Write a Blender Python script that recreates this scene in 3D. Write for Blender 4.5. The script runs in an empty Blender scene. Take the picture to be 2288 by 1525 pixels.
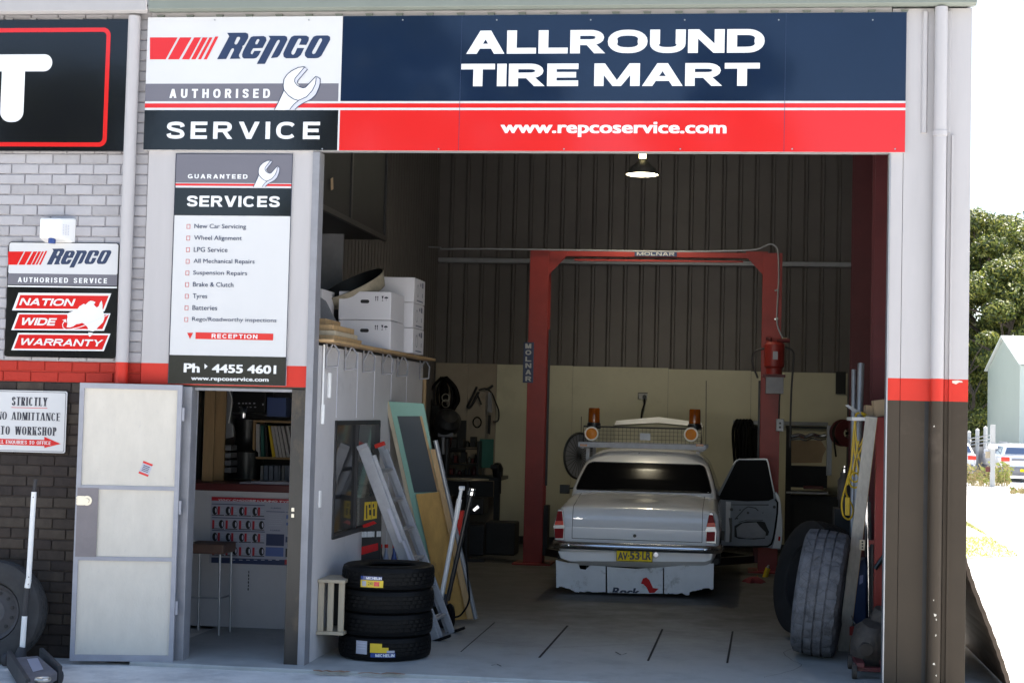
import bpy, bmesh, math, random
from mathutils import Vector as V, Matrix
from mathutils.geometry import tessellate_polygon
R = math.radians
scene = bpy.context.scene
# ---------------------------------------------------------------- camera
F_PX, PPX, PPY, IW, IH = 3400.0, 1259.3, 769.6, 2288.0, 1525.0
YAW, PITCH, ROLL = R(6.667), R(2.607), R(1.345)
CAM = V((0, -11.2, 1.92))
fwd = V((-math.sin(YAW)*math.cos(PITCH), math.cos(YAW)*math.cos(PITCH), math.sin(PITCH)))
r0 = V((math.cos(YAW), math.sin(YAW), 0)); u0 = r0.cross(fwd)
rt = r0*math.cos(ROLL) + u0*math.sin(ROLL); up = u0*math.cos(ROLL) - r0*math.sin(ROLL)
cd = bpy.data.cameras.new('camera'); cam = bpy.data.objects.new('camera', cd)
scene.collection.objects.link(cam); scene.camera = cam
m3 = Matrix((rt, up, -fwd)).transposed()
cam.matrix_world = Matrix.Translation(CAM) @ m3.to_4x4()
cd.sensor_width = 36; cd.lens = 36*F_PX/IW
cd.shift_x = -(PPX - IW/2)/IW; cd.shift_y = (PPY - IH/2)/IW
cd.clip_end = 2000; cd.clip_start = 0.05
# ---------------------------------------------------------------- light
SUN_EL, SUN_AZ = R(56), R(40)
w = bpy.data.worlds.new('World'); scene.world = w; w.use_nodes = True
nt = w.node_tree; bg = nt.nodes['Background']
sky = nt.nodes.new('ShaderNodeTexSky'); sky.sky_type = 'NISHITA'; sky.sun_disc = False
sky.sun_elevation = SUN_EL; sky.sun_rotation = SUN_AZ; sky.air_density = 1.0; sky.dust_density = 1.2; sky.ozone_density = 1.0
nt.links.new(sky.outputs[0], bg.inputs[0]); bg.inputs[1].default_value = 0.095
sd = bpy.data.lights.new('sun', 'SUN'); sun = bpy.data.objects.new('sun', sd); scene.collection.objects.link(sun)
sd.energy = 5.0; sd.angle = R(0.5); sd.color = (1, .95, .87)
sun.rotation_euler = V((math.sin(SUN_AZ)*math.cos(SUN_EL), math.cos(SUN_AZ)*math.cos(SUN_EL), math.sin(SUN_EL))).to_track_quat('Z', 'Y').to_euler()
scene.view_settings.view_transform = 'Standard'; scene.view_settings.look = 'None'
scene.view_settings.exposure = 1.76; scene.view_settings.gamma = 1
# ---------------------------------------------------------------- helpers
rnd = random.Random(7)
def at(px, py, Y=0.0):
    d = fwd*F_PX + rt*(px-PPX) - up*(py-PPY)
    return CAM + d*((Y-CAM.y)/d.y)
def gd(px, py, z=0.0):
    d = fwd*F_PX + rt*(px-PPX) - up*(py-PPY)
    return CAM + d*((z-CAM.z)/d.z)
def onx(px, py, X):
    d = fwd*F_PX + rt*(px-PPX) - up*(py-PPY)
    return CAM + d*((X-CAM.x)/d.x)
def lin(r, g, b):
    f = lambda c: (c/255/12.92 if c/255 <= .04045 else ((c/255+.055)/1.055)**2.4)
    return (f(r), f(g), f(b))
MATS = {}
def mk(name, col, rough=.5, metal=0, ns=0, na=.12, bump=0, bs=0, coat=0, dirt=None, ds=3, dlo=.5, dhi=.75, spec=.5, stretch=(1,1,1), trans=0, alpha=1, rvar=0):
    m = bpy.data.materials.new(name); m.use_nodes = True; MATS[name] = m
    n = m.node_tree.nodes; L = m.node_tree.links; b = n['Principled BSDF']
    b.inputs['Base Color'].default_value = (*col, 1); b.inputs['Roughness'].default_value = rough
    b.inputs['Metallic'].default_value = metal; b.inputs['Specular IOR Level'].default_value = spec
    b.inputs['Coat Weight'].default_value = coat; b.inputs['Coat Roughness'].default_value = .05
    b.inputs['Transmission Weight'].default_value = trans; b.inputs['Alpha'].default_value = alpha
    if ns or dirt or bump:
        tc = n.new('ShaderNodeTexCoord'); mp = n.new('ShaderNodeMapping'); L.new(tc.outputs['Object'], mp.inputs[0]); mp.inputs['Scale'].default_value = stretch
    out = None
    if ns:
        t = n.new('ShaderNodeTexNoise'); t.inputs['Scale'].default_value = ns; t.inputs['Detail'].default_value = 6; t.inputs['Roughness'].default_value = .65
        L.new(mp.outputs[0], t.inputs['Vector'])
        mr = n.new('ShaderNodeMapRange'); mr.inputs[1].default_value = .25; mr.inputs[2].default_value = .75; mr.inputs[3].default_value = 1-na; mr.inputs[4].default_value = 1+na
        L.new(t.outputs['Fac'], mr.inputs[0])
        x = n.new('ShaderNodeMix'); x.data_type = 'RGBA'; x.blend_type = 'MULTIPLY'; x.inputs[0].default_value = 1
        x.inputs[6].default_value = (*col, 1); L.new(mr.outputs[0], x.inputs[7]); out = x.outputs[2]
        if rvar:
            mr2 = n.new('ShaderNodeMapRange'); mr2.inputs[1].default_value = .3; mr2.inputs[2].default_value = .7; mr2.inputs[3].default_value = rough-rvar; mr2.inputs[4].default_value = rough+rvar
            L.new(t.outputs['Fac'], mr2.inputs[0]); L.new(mr2.outputs[0], b.inputs['Roughness'])
    if dirt:
        t = n.new('ShaderNodeTexNoise'); t.inputs['Scale'].default_value = ds; t.inputs['Detail'].default_value = 8; t.inputs['Roughness'].default_value = .7
        L.new(mp.outputs[0], t.inputs['Vector'])
        mr = n.new('ShaderNodeMapRange'); mr.inputs[1].default_value = dlo; mr.inputs[2].default_value = dhi; L.new(t.outputs['Fac'], mr.inputs[0])
        x = n.new('ShaderNodeMix'); x.data_type = 'RGBA'
        if out: L.new(out, x.inputs[6])
        else: x.inputs[6].default_value = (*col, 1)
        x.inputs[7].default_value = (*dirt, 1); L.new(mr.outputs[0], x.inputs[0]); out = x.outputs[2]
    if out: L.new(out, b.inputs['Base Color'])
    if bump:
        t = n.new('ShaderNodeTexNoise'); t.inputs['Scale'].default_value = bs or 40; t.inputs['Detail'].default_value = 5
        L.new(mp.outputs[0], t.inputs['Vector'])
        bp = n.new('ShaderNodeBump'); bp.inputs['Strength'].default_value = bump; bp.inputs['Distance'].default_value = .01
        L.new(t.outputs['Fac'], bp.inputs['Height']); L.new(bp.outputs[0], b.inputs['Normal'])
    return m
def emit(name, col, s):
    m = mk(name, col, .4); b = m.node_tree.nodes['Principled BSDF']
    b.inputs['Emission Color'].default_value = (*col, 1); b.inputs['Emission Strength'].default_value = s; return m

COL = scene.collection
ORG = {}
class MB:
    def __init__(s): s.v = []; s.f = []; s.mi = []; s.sm = []
    def add(s, vs, fs, mi=0, sm=False):
        o = len(s.v); s.v += [V(p) for p in vs]
        for f in fs: s.f.append([i+o for i in f]); s.mi.append(mi); s.sm.append(sm)
        return s
    def bx(s, x0, x1, y0, y1, z0, z1, mi=0):
        vs = [(x, y, z) for x in (x0, x1) for y in (y0, y1) for z in (z0, z1)]
        return s.add(vs, [(0,1,3,2),(4,6,7,5),(0,4,5,1),(2,3,7,6),(0,2,6,4),(1,5,7,3)], mi)
    def ob(s, c, X, Y, Z, mi=0):      # oriented box: centre and three half axes
        c, X, Y, Z = V(c), V(X), V(Y), V(Z)
        vs = [c+X*a+Y*b+Z*d for a in (-1,1) for b in (-1,1) for d in (-1,1)]
        return s.add(vs, [(0,1,3,2),(4,6,7,5),(0,4,5,1),(2,3,7,6),(0,2,6,4),(1,5,7,3)], mi)
    def beam(s, a, b, w, h, mi=0, upv=(0,0,1)):
        a, b = V(a), V(b); d = (b-a); n = d.normalized(); x = n.cross(V(upv))
        if x.length < 1e-4: x = n.cross(V((0,1,0)))
        x.normalize(); y = x.cross(n).normalized()
        return s.ob((a+b)/2, x*w/2, d/2, y*h/2, mi)
    def tube(s, pts, r, n=8, mi=0, caps=True, closed=False):
        pts = [V(p) for p in pts]; N = len(pts); rs = r if isinstance(r, (list, tuple)) else [r]*N
        t0 = (pts[1]-pts[0]).normalized(); x = t0.orthogonal().normalized(); rings = []; vs = []
        for i, p in enumerate(pts):
            if closed: t = (pts[(i+1) % N]-pts[i-1]).normalized()
            else: t = (pts[min(i+1, N-1)]-pts[max(i-1, 0)]).normalized()
            x = (x-t*x.dot(t)).normalized(); y = t.cross(x)
            vs += [p+(x*math.cos(2*math.pi*k/n)+y*math.sin(2*math.pi*k/n))*rs[i] for k in range(n)]
        fs = []
        for i in range(N if closed else N-1):
            a, b = i*n, ((i+1) % N)*n
            fs += [(a+k, a+(k+1) % n, b+(k+1) % n, b+k) for k in range(n)]
        s.add(vs, fs, mi, True)
        if caps and not closed: s.add(vs[:n], [tuple(range(n))[::-1]], mi); s.add(vs[-n:], [tuple(range(n))], mi)
        return s
    def cyl(s, a, b, r, r2=None, n=20, mi=0, caps=True):
        return s.tube([a, b], [r, r if r2 is None else r2], n, mi, caps)
    def lathe(s, prof, o=(0,0,0), ax=(0,0,1), n=32, mi=0, closed=False, rf=None, xd=None):
        o, ax = V(o), V(ax).normalized(); x = V(xd) if xd else ax.orthogonal().normalized(); y = ax.cross(x); vs = []; P = len(prof)
        for k in range(n):
            a = 2*math.pi*k/n
            for j, (r_, h) in enumerate(prof):
                rr = r_ if rf is None else rf(j, k, r_)
                vs.append(o+ax*h+(x*math.cos(a)+y*math.sin(a))*rr)
        fs = []
        for k in range(n):
            k2 = (k+1) % n
            for j in range(P if closed else P-1):
                j2 = (j+1) % P; fs.append((k*P+j, k2*P+j, k2*P+j2, k*P+j2))
        return s.add(vs, fs, mi, True)
    def prism(s, poly, N, mi=0):      # planar 3-D outline swept along N
        poly = [V(p) for p in poly]; n = len(poly); N = V(N)
        tri = tessellate_polygon([poly])
        s.add(poly, tri, mi); s.add([p+N for p in poly], tri, mi)
        return s.add(poly+[p+N for p in poly], [(i, (i+1) % n, n+(i+1) % n, n+i) for i in range(n)], mi)
    def poly(s, loops, mi=0):         # flat polygon with holes
        loops = [[V(p) for p in l] for l in loops]
        return s.add([p for l in loops for p in l], tessellate_polygon(loops), mi)
    def ribbon(s, pts, wd, N, mi=0):
        pts = [V(p) for p in pts]; vs = []
        for i, p in enumerate(pts):
            t = (pts[min(i+1, len(pts)-1)]-pts[max(i-1, 0)]).normalized(); q = t.cross(V(N)).normalized()*wd/2
            vs += [p-q, p+q]
        return s.add(vs, [(2*i, 2*i+1, 2*i+3, 2*i+2) for i in range(len(pts)-1)], mi)
    def build(s, name, mats, parent=None, bevel=0, ang=35, seg=2, flatn=False):
        org = ORG.get(parent, V((0,0,0)))
        me = bpy.data.meshes.new(name); me.from_pydata([p-org for p in s.v], [], s.f)
        if not isinstance(mats, (list, tuple)): mats = [mats]
        for m in mats: me.materials.append(MATS[m] if isinstance(m, str) else m)
        me.polygons.foreach_set('material_index', s.mi); me.polygons.foreach_set('use_smooth', s.sm)
        bm = bmesh.new(); bm.from_mesh(me)
        if not flatn: bmesh.ops.remove_doubles(bm, verts=bm.verts, dist=1e-5)
        bmesh.ops.recalc_face_normals(bm, faces=bm.faces); bm.to_mesh(me); bm.free()
        if any(s.sm): me.set_sharp_from_angle(angle=R(ang))
        o = bpy.data.objects.new(name, me); COL.objects.link(o)
        if parent: o.parent = parent
        ORG[o] = org
        if bevel:
            b = o.modifiers.new('bevel', 'BEVEL'); b.width = bevel; b.segments = seg; b.limit_method = 'ANGLE'; b.angle_limit = R(40); b.harden_normals = False
        return o
def tag(o, label=None, cat=None, group=None, kind=None):
    if label: o['label'] = label
    if cat: o['category'] = cat
    if group: o['group'] = group
    if kind: o['kind'] = kind
    return o
def thing(name, label, cat, loc=(0,0,0), group=None):
    o = bpy.data.objects.new(name, None); COL.objects.link(o); o.location = loc; o.empty_display_size = .1
    ORG[o] = V(loc); return tag(o, label, cat, group)
def copy_tree(o, parent=None):
    c = o.copy(); COL.objects.link(c); c.parent = parent; ORG[c] = ORG[o]
    for ch in o.children: copy_tree(ch, c)
    return c
def text_mesh(s, bold=0, space=1, shear=0):
    cu = bpy.data.curves.new('t', 'FONT'); cu.body = s; cu.size = 1; cu.offset = bold; cu.space_character = space; cu.shear = shear; cu.resolution_u = 3
    o = bpy.data.objects.new('t', cu); COL.objects.link(o)
    dg = bpy.context.evaluated_depsgraph_get(); me = bpy.data.meshes.new_from_object(o.evaluated_get(dg))
    vs = [v.co.copy() for v in me.vertices]; fs = [tuple(p.vertices) for p in me.polygons]
    bpy.data.objects.remove(o); bpy.data.curves.remove(cu); bpy.data.meshes.remove(me)
    return vs, fs
def put_text(mb, s, O, U, W, wd, ht, bold=0, space=1, shear=0, mi=0):
    """text fitted into the box from O (lower left) spanning wd along U and ht along W"""
    vs, fs = text_mesh(s, 0, space, shear); O, U, W = V(O), V(U), V(W); N = U.cross(W).normalized()
    x0 = min(v.x for v in vs); x1 = max(v.x for v in vs); y0 = min(v.y for v in vs); y1 = max(v.y for v in vs)
    k = bold*.8; x0 -= k; x1 += k; y0 -= k*.6; y1 += k*.6     # heavier lettering: the same outlines laid side by side
    for i, (dx_, dy_) in enumerate(((0,0),(-1,-.6),(1,.6),(-1,.6),(1,-.6),(-1,0),(1,0)) if bold else ((0,0),)):
        mb.add([O+U*((v.x+dx_*k-x0)/(x1-x0)*wd)+W*((v.y+dy_*k-y0)/(y1-y0)*ht)+N*(.00012*i) for v in vs], fs, mi)
UX, UZ = V((1,0,0)), V((0,0,1))
def ftext(name, s, a, b, Y, mat, parent, **k):
    """lettering on a plane facing the yard; a, b = upper left and lower right corners"""
    A, B = at(*a, Y), at(*b, Y); m = MB(); put_text(m, s, (A.x, Y, B.z), UX, UZ, B.x-A.x, A.z-B.z, **k)
    return m.build(name, mat, parent, flatn=True)
def frect(m, a, b, Y, th=.001, mi=0):
    A, B = at(*a, Y), at(*b, Y); return m.bx(A.x, B.x, Y, Y+th, B.z, A.z, mi)
def sheet(name, a, b, Y, mat, parent, th=.001):
    return frect(MB(), a, b, Y, th).build(name, mat, parent)
def fpoly(m, loops, Y, mi=0):
    return m.poly([[at(x, y, Y) for x, y in l] for l in loops], mi)
def arc(c, r, a0, a1, n, f): return [f(c, r, a0+(a1-a0)*i/n) for i in range(n+1)]
def spline(pts, n=6):
    pts = [V(p) for p in pts]; out = []
    for i in range(len(pts)-1):
        p0, p1, p2, p3 = pts[max(i-1, 0)], pts[i], pts[i+1], pts[min(i+2, len(pts)-1)]
        for k in range(n):
            t = k/n; out.append(.5*((2*p1)+(p2-p0)*t+(2*p0-5*p1+4*p2-p3)*t*t+(3*p1-p0-3*p2+p3)*t**3))
    return out+[pts[-1]]
# ---------------------------------------------------------------- materials
mk('white_paint', (.425,.405,.408), .5, ns=3, na=.05, dirt=(.44,.41,.40), ds=2.2, dlo=.60, dhi=.95, stretch=(3,3,.35), bump=.05, bs=1.2)
mk('red_paint', (.54,.030,.017), .5, ns=3, na=.06, spec=.25)
mk('brown_paint', (.046,.034,.023), .6, spec=.25, ns=3, na=.1, dirt=(.13,.10,.08), ds=2, dlo=.6, dhi=.95)
mk('brick_white', (.385,.37,.385), .65, ns=9, na=.08, bump=.25, bs=60, dirt=(.42,.40,.40), ds=5, dlo=.62, dhi=.9)
mk('brick_red', (.40,.028,.016), .65, spec=.25, ns=9, na=.1, bump=.25, bs=60)
for n_, c_ in (('brick_brown_dark', (.036,.028,.025)), ('brick_brown_light', (.062,.049,.039))): mk(n_, c_, .8, spec=.25, ns=10, na=.3, bump=.35, bs=60, dirt=(.05,.036,.03), ds=4, dlo=.5, dhi=.75)
mk('brick_brown', (.046,.036,.030), .8, spec=.25, ns=10, na=.35, bump=.35, bs=60, dirt=(.06,.042,.035), ds=4, dlo=.5, dhi=.75)
mk('brick_white_worn', (.34,.325,.335), .65, ns=9, na=.1, bump=.3, bs=50, dirt=(.26,.25,.25), ds=6, dlo=.5, dhi=.85)
mk('mortar_white', (.32,.31,.325), .9, ns=20, na=.2, dirt=(.1,.09,.09), ds=9, dlo=.5, dhi=.7)
mk('mortar_red', (.4,.04,.025), .9)
mk('mortar_brown', (.035,.026,.022), .9)
mk('gutter_green', (.185,.205,.18), .4, ns=4, na=.06)
mk('gutter_cream', (.37,.355,.355), .4, ns=4, na=.06)
mk('zinc', (.32,.33,.35), .45, .6, ns=6, na=.15)
mk('steel_grey', (.27,.27,.29), .5, .4, ns=8, na=.15)
mk('trim_grey', (.25,.25,.27), .5, .2, ns=6, na=.15)
mk('corrugated', (.135,.122,.115), .5, .25, ns=2, na=.12)
mk('roof_sheet', (.35,.36,.35), .5, .3)
mk('red_steel', (.27,.026,.021), .42, ns=4, na=.2, dirt=(.10,.02,.018), ds=3, dlo=.6, dhi=.85)
mk('red_oxide', (.11,.016,.02), .5, ns=4, na=.2)
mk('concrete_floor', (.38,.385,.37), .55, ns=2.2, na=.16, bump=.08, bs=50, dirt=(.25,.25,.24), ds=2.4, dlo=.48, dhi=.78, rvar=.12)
def floor_darkening(name):     # slab colour darkens with depth into the bay, edge broken by noise
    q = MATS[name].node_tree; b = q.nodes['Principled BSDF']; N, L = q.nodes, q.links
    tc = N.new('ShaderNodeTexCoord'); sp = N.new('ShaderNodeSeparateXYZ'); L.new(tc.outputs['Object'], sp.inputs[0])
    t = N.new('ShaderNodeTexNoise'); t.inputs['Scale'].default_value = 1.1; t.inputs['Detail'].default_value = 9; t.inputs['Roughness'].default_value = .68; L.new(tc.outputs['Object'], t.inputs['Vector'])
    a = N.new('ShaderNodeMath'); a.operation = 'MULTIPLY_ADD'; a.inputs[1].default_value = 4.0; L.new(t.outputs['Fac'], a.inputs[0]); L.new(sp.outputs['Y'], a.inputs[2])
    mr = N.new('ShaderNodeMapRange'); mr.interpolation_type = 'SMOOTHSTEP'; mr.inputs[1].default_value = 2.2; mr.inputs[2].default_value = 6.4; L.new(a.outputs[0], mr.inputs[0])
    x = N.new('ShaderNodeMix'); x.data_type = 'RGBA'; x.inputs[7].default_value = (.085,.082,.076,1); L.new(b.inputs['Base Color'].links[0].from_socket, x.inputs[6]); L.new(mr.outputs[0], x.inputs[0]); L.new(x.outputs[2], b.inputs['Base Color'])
floor_darkening('concrete_floor')
mk('concrete_yard', (.66,.64,.60), .8, ns=5, na=.15, bump=.15, bs=50, dirt=(.36,.35,.34), ds=2.2, dlo=.48, dhi=.75)
mk('sign_white', (.59,.585,.59), .22, ns=2, na=.02)
mk('sign_black', (.006,.006,.008), .09, bump=.10, bs=1.4)
mk('sign_navy', (.008,.018,.044), .06, spec=.4, ns=1.5, na=.08, bump=.10, bs=1.2)
mk('sign_red', (.60,.020,.020), .08, spec=.4, bump=.10, bs=1.2)
mk('sign_grey', (.145,.138,.163), .25)
mk('letter_white', (.72,.72,.725), .3)
mk('letter_navy', (.018,.032,.08), .3)
mk('letter_dark', (.012,.013,.03), .3)
mk('line_grey', (.55,.55,.62), .3)
mk('door_panel', (.61,.56,.485), .6, ns=9, na=.07, bump=.1, bs=80, dirt=(.50,.46,.43), ds=55, dlo=.58, dhi=.85, stretch=(1,1,.45))
mk('door_frame', (.31,.31,.345), .5, .1, ns=7, na=.12)
mk('lock_plate', (.20,.175,.18), .55, ns=6, na=.15)
mk('chrome', (.75,.75,.76), .12, 1)
mk('brass', (.62,.58,.50), .35, .9)
mk('black_wood', (.018,.016,.015), .35, ns=5, na=.4, dirt=(.12,.08,.045), ds=2.2, dlo=.52, dhi=.72, stretch=(1,1,.6))
mk('office_white', (.52,.50,.505), .6, ns=2.5, na=.07, dirt=(.3,.29,.3), ds=2, dlo=.58, dhi=.9)
mk('back_panel', (.60,.575,.44), .6, ns=2, na=.06, dirt=(.45,.43,.33), ds=1.2, dlo=.55, dhi=.85)
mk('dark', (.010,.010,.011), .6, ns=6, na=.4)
mk('dark_steel', (.03,.03,.033), .45, .3, ns=7, na=.3)
mk('plastic_white', (.80,.79,.77), .35)
mk('plastic_black', (.012,.012,.013), .35)
mk('blue_lens', (.03,.06,.22), .15)
mk('rubber', (.005,.005,.0055), .5, ns=12, na=.25, spec=.12)
mk('rubber_worn', (.105,.108,.122), .8, ns=14, na=.3, bump=.4, bs=45, dirt=(.035,.036,.04), ds=8, dlo=.5, dhi=.7)
mk('timber', (.42,.27,.13), .6, ns=5, na=.2, stretch=(6,6,.6))
mk('timber_pale', (.42,.35,.25), .6, ns=5, na=.15, stretch=(6,6,.6))
mk('timber_grey', (.40,.38,.34), .7, ns=5, na=.2, stretch=(6,6,.6))
mk('plywood', (.47,.27,.075), .55, ns=2.5, na=.3, stretch=(3,3,.9), dirt=(.27,.13,.04), ds=3, dlo=.55, dhi=.72)
mk('carton', (.62,.60,.63), .7, ns=3, na=.05)
mk('carton_brown', (.40,.29,.18), .8, ns=6, na=.1)
mk('aluminium', (.33,.335,.36), .5, .5, ns=10, na=.15, dirt=(.3,.3,.33), ds=6, dlo=.5, dhi=.75)
mk('yellow', (.70,.48,.02), .4, ns=5, na=.08)
mk('plate_yellow', (1.0,.72,.010), .4, spec=.2)
mk('dark_red', (.09,.012,.011), .45)
mk('glass_dark', (.012,.012,.014), .09, spec=.4)

def cracks(name, sc, dark, wd=.06, bump=.6):
    q = MATS[name].node_tree; b = q.nodes['Principled BSDF']; tc = q.nodes.new('ShaderNodeTexCoord'); v = q.nodes.new('ShaderNodeTexVoronoi'); v.feature = 'DISTANCE_TO_EDGE'; v.inputs['Scale'].default_value = sc
    q.links.new(tc.outputs['Object'], v.inputs['Vector']); mr = q.nodes.new('ShaderNodeMapRange'); mr.inputs[2].default_value = wd; q.links.new(v.outputs['Distance'], mr.inputs[0])
    x = q.nodes.new('ShaderNodeMix'); x.data_type = 'RGBA'; x.inputs[6].default_value = (*dark, 1); src = b.inputs['Base Color'].links[0].from_socket
    q.links.new(src, x.inputs[7]); q.links.new(mr.outputs[0], x.inputs[0]); q.links.new(x.outputs[2], b.inputs['Base Color'])
    bp = q.nodes.new('ShaderNodeBump'); bp.inputs['Strength'].default_value = bump; bp.inputs['Distance'].default_value = .02; q.links.new(mr.outputs[0], bp.inputs['Height']); q.links.new(bp.outputs[0], b.inputs['Normal'])
MATS['rubber_worn'].node_tree.nodes['Principled BSDF'].inputs['Base Color']
cracks('rubber_worn', 15, (.05,.05,.055), .028, .35)
# ---------------------------------------------------------------- drawn capitals (wide grotesque, optional serifs)
def pen(pts, sv, sh, closed=False):
    """outline quads of a stroke drawn with a pen sv wide and sh high"""
    N = len(pts); L = []
    for i, (x, z) in enumerate(pts):
        a = pts[i-1] if (i or closed) else pts[0]; b = pts[(i+1) % N] if (i < N-1 or closed) else pts[-1]
        tx, tz = b[0]-a[0], b[1]-a[1]; l = math.hypot(tx, tz) or 1; nx, nz = -tz/l, tx/l
        h = .5/math.sqrt((nx/sv)**2+(nz/sh)**2); L.append(((x+nx*h, z+nz*h), (x-nx*h, z-nz*h)))
    n = N if closed else N-1
    return [[L[i][0], L[i][1], L[(i+1) % N][1], L[(i+1) % N][0]] for i in range(n)]
def sup(cx, cz, rx, rz, a0, a1, n=16, e=2.5):
    o = []
    for i in range(n+1):
        a = R(a0+(a1-a0)*i/n); c, s = math.cos(a), math.sin(a)
        o.append((cx+rx*math.copysign(abs(c)**(2/e), c), cz+rz*math.copysign(abs(s)**(2/e), s)))
    return o
GW = dict(I=0, M=1.22, W=1.45, L=.82, E=.84, T=.92, F=.82, S=.92, P=.9, R=.98, O=1.1, Q=1.1, G=1.08, C=1.04, N=1.0, U=.98, D=1.02, A=1.08, V=1.05, H=.98, Y=1.02, K=1.0, B=.95, X=1.0)
def glyph(c, W, sv, sh, serif=False):
    b = lambda x0, z0, x1, z1: [(x0,z0),(x1,z0),(x1,z1),(x0,z1)]
    hx, hz = sv/2, sh/2; lo = lambda x0, w0, x1, w1: [(x0,0),(x0+w0,0),(x1+w1,1),(x1,1)]
    P = []; st = []          # strokes, and (x, top?) feet for serifs
    th = sv*(.45 if serif else 1.0)
    if c == 'I': P = [b(0,0,sv,1)]; st = [(hx,0),(hx,1)]
    elif c == 'L': P = [b(0,0,sv,1), b(sv,0,W,sh)]; st = [(hx,0),(hx,1)]
    elif c == 'T': P = [b(W/2-hx,0,W/2+hx,1-sh), b(0,1-sh,W,1)]; st = [(W/2,0)]
    elif c in 'EF':
        P = [b(0,0,sv,1), b(sv,1-sh,W,1), b(sv,.5-hz,W*.93,.5+hz)]+([b(sv,0,W,sh)] if c == 'E' else []); st = [(hx,0),(hx,1)]
    elif c == 'H': P = [b(0,0,sv,1), b(W-sv,0,W,1), b(sv,.5-hz,W-sv,.5+hz)]; st = [(hx,0),(hx,1),(W-hx,0),(W-hx,1)]
    elif c == 'N': P = [b(0,0,th,1), b(W-th,0,W,1), [(W-sv*1.1,0),(W,0),(sv*1.1,1),(0,1)]]; st = [(th/2,0),(W-th/2,1)]
    elif c == 'M': P = [b(0,0,th,1), b(W-sv,0,W,1), [(W/2-sv*.45,0),(W/2+sv*.45,0),(sv*1.1,1),(0,1)], [(W/2-sv*.45,0),(W/2+sv*.45,0),(W,1),(W-sv*1.1,1)]]; st = [(th/2,0),(W-hx,0),(W-hx,1)]
    elif c == 'A':
        P = [lo(0, th*1.08, W/2-sv*.55, th*1.1), lo(W-sv*1.08, sv*1.08, W/2-sv*.55, sv*1.1)]; f = .22; x0 = (W/2-sv*.55)*f+th; P.append(b(x0,.22,W-x0+.0,.22+sh*.85)); st = [(th/2,0),(W-hx,0)]
    elif c == 'V': P = [[(W/2-sv*.55,0),(W/2+sv*.55,0),(sv*1.08,1),(0,1)], [(W/2-sv*.55,0),(W/2+sv*.55,0),(W,1),(W-th*1.08,1)]]; st = [(hx,1),(W-th/2,1)]
    elif c == 'W':
        q = W/4; P = [[(q-hx,0),(q+hx,0),(sv,1),(0,1)], [(q-hx,0),(q+hx,0),(2*q+th*.5,1),(2*q-th*.5,1)], [(3*q-hx,0),(3*q+hx,0),(2*q+hx,1),(2*q-hx,1)], [(3*q-hx,0),(3*q+hx,0),(W,1),(W-th,1)]]; st = [(hx,1),(W-th/2,1)]
    elif c == 'Y': P = [b(W/2-hx,0,W/2+hx,.42), [(W/2-hx,.42),(W/2+hx,.42),(sv*1.1,1),(0,1)], [(W/2-hx,.42),(W/2+hx,.42),(W,1),(W-th*1.1,1)]]; st = [(W/2,0),(hx,1),(W-th/2,1)]
    elif c == 'K': P = [b(0,0,sv,1), [(sv*.9,.36),(sv*1.4,.58),(W,1),(W-th*1.3,1)], [(W-sv*1.3,0),(W,0),(sv*1.9,.68),(sv*1.2,.5)]]; st = [(hx,0),(hx,1),(W-hx,0),(W-th,1)]
    elif c in 'OQ': P = pen(sup(W/2,.5,W/2-hx,.5-hz,0,360,28)[:-1], sv, sh, True)+([[(W*.5,.25),(W*.62,.32),(W*.98,-.1),(W*.82,-.1)]] if c == 'Q' else [])
    elif c == 'C': P = pen(sup(W/2,.5,W/2-hx,.5-hz,38,322,24), sv, sh)
    elif c == 'G': P = pen(sup(W/2,.5,W/2-hx,.5-hz,38,322,24), sv, sh)+[b(W-sv,.06,W,.5), b(W*.55,.5-sh*.9,W-sv,.5)]
    elif c == 'U': P = [b(0,.4,sv,1), b(W-th,.4,W,1)]+pen([(hx,.5)]+sup(W/2,.4,W/2-hx,.4-hz,180,360,16)+[(W-hx,.5)], sv, sh); st = [(hx,1),(W-th/2,1)]
    elif c == 'D': P = [b(0,0,sv,1), b(sv,1-sh,W*.5,1), b(sv,0,W*.5,sh)]+pen(sup(W*.5,.5,W*.5-hx,.5-hz,90,-90,18), sv, sh); st = [(hx,0),(hx,1)]
    elif c in 'PRB':
        rz = .205-.12*(sh-.2); zc = 1-hz-rz; x = W*.55
        P = [b(0,0,sv,1), b(sv,1-sh,x,1), b(sv,zc-rz-hz,x,zc-rz+hz)]+pen(sup(x,zc,W*.96-x-hx,rz,90,-90,12), sv, sh); st = [(hx,0),(hx,1)]
        if c == 'R': P.append([(W-sv*1.12,0),(W,0),(x+hx*.9,zc-rz),(x-hx*1.1,zc-rz)]); st.append((W-hx,0))
        if c == 'B': z2 = (zc-rz)/2; P += [b(sv,0,x,sh)]+pen(sup(x,z2+hz*.5,W-x-hx,z2-hz*.5,90,-90,12), sv, sh)
    elif c == 'S':
        q = [(.96,.70),(.87,.86),(.5,.91),(.13,.86),(.05,.71),(.17,.59),(.5,.515),(.84,.43),(.95,.28),(.87,.14),(.5,.09),(.12,.14),(.03,.30)]
        q = [(hx+(p.x-.03)/.93*(W-sv), hz+(p.z-.09)/.82*(1-sh)) for p in spline([(a, 0, b_) for a, b_ in q], 4)]
        P = pen(q, sv, sh)
    elif c == 'X': P = [lo(0,sv*1.1,W-sv*1.1,sv*1.1), lo(W-sv*1.1,sv*1.1,0,sv*1.1)]
    if serif:
        for x, t in st: P.append(b(x-sv*.95, (1-.045) if t else 0, x+sv*.95, 1 if t else .045))
        if c in 'ETLF': P.append(b(W-.035,1-.24 if c != 'L' else 0,W,1 if c != 'L' else .24))
    return P
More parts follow.
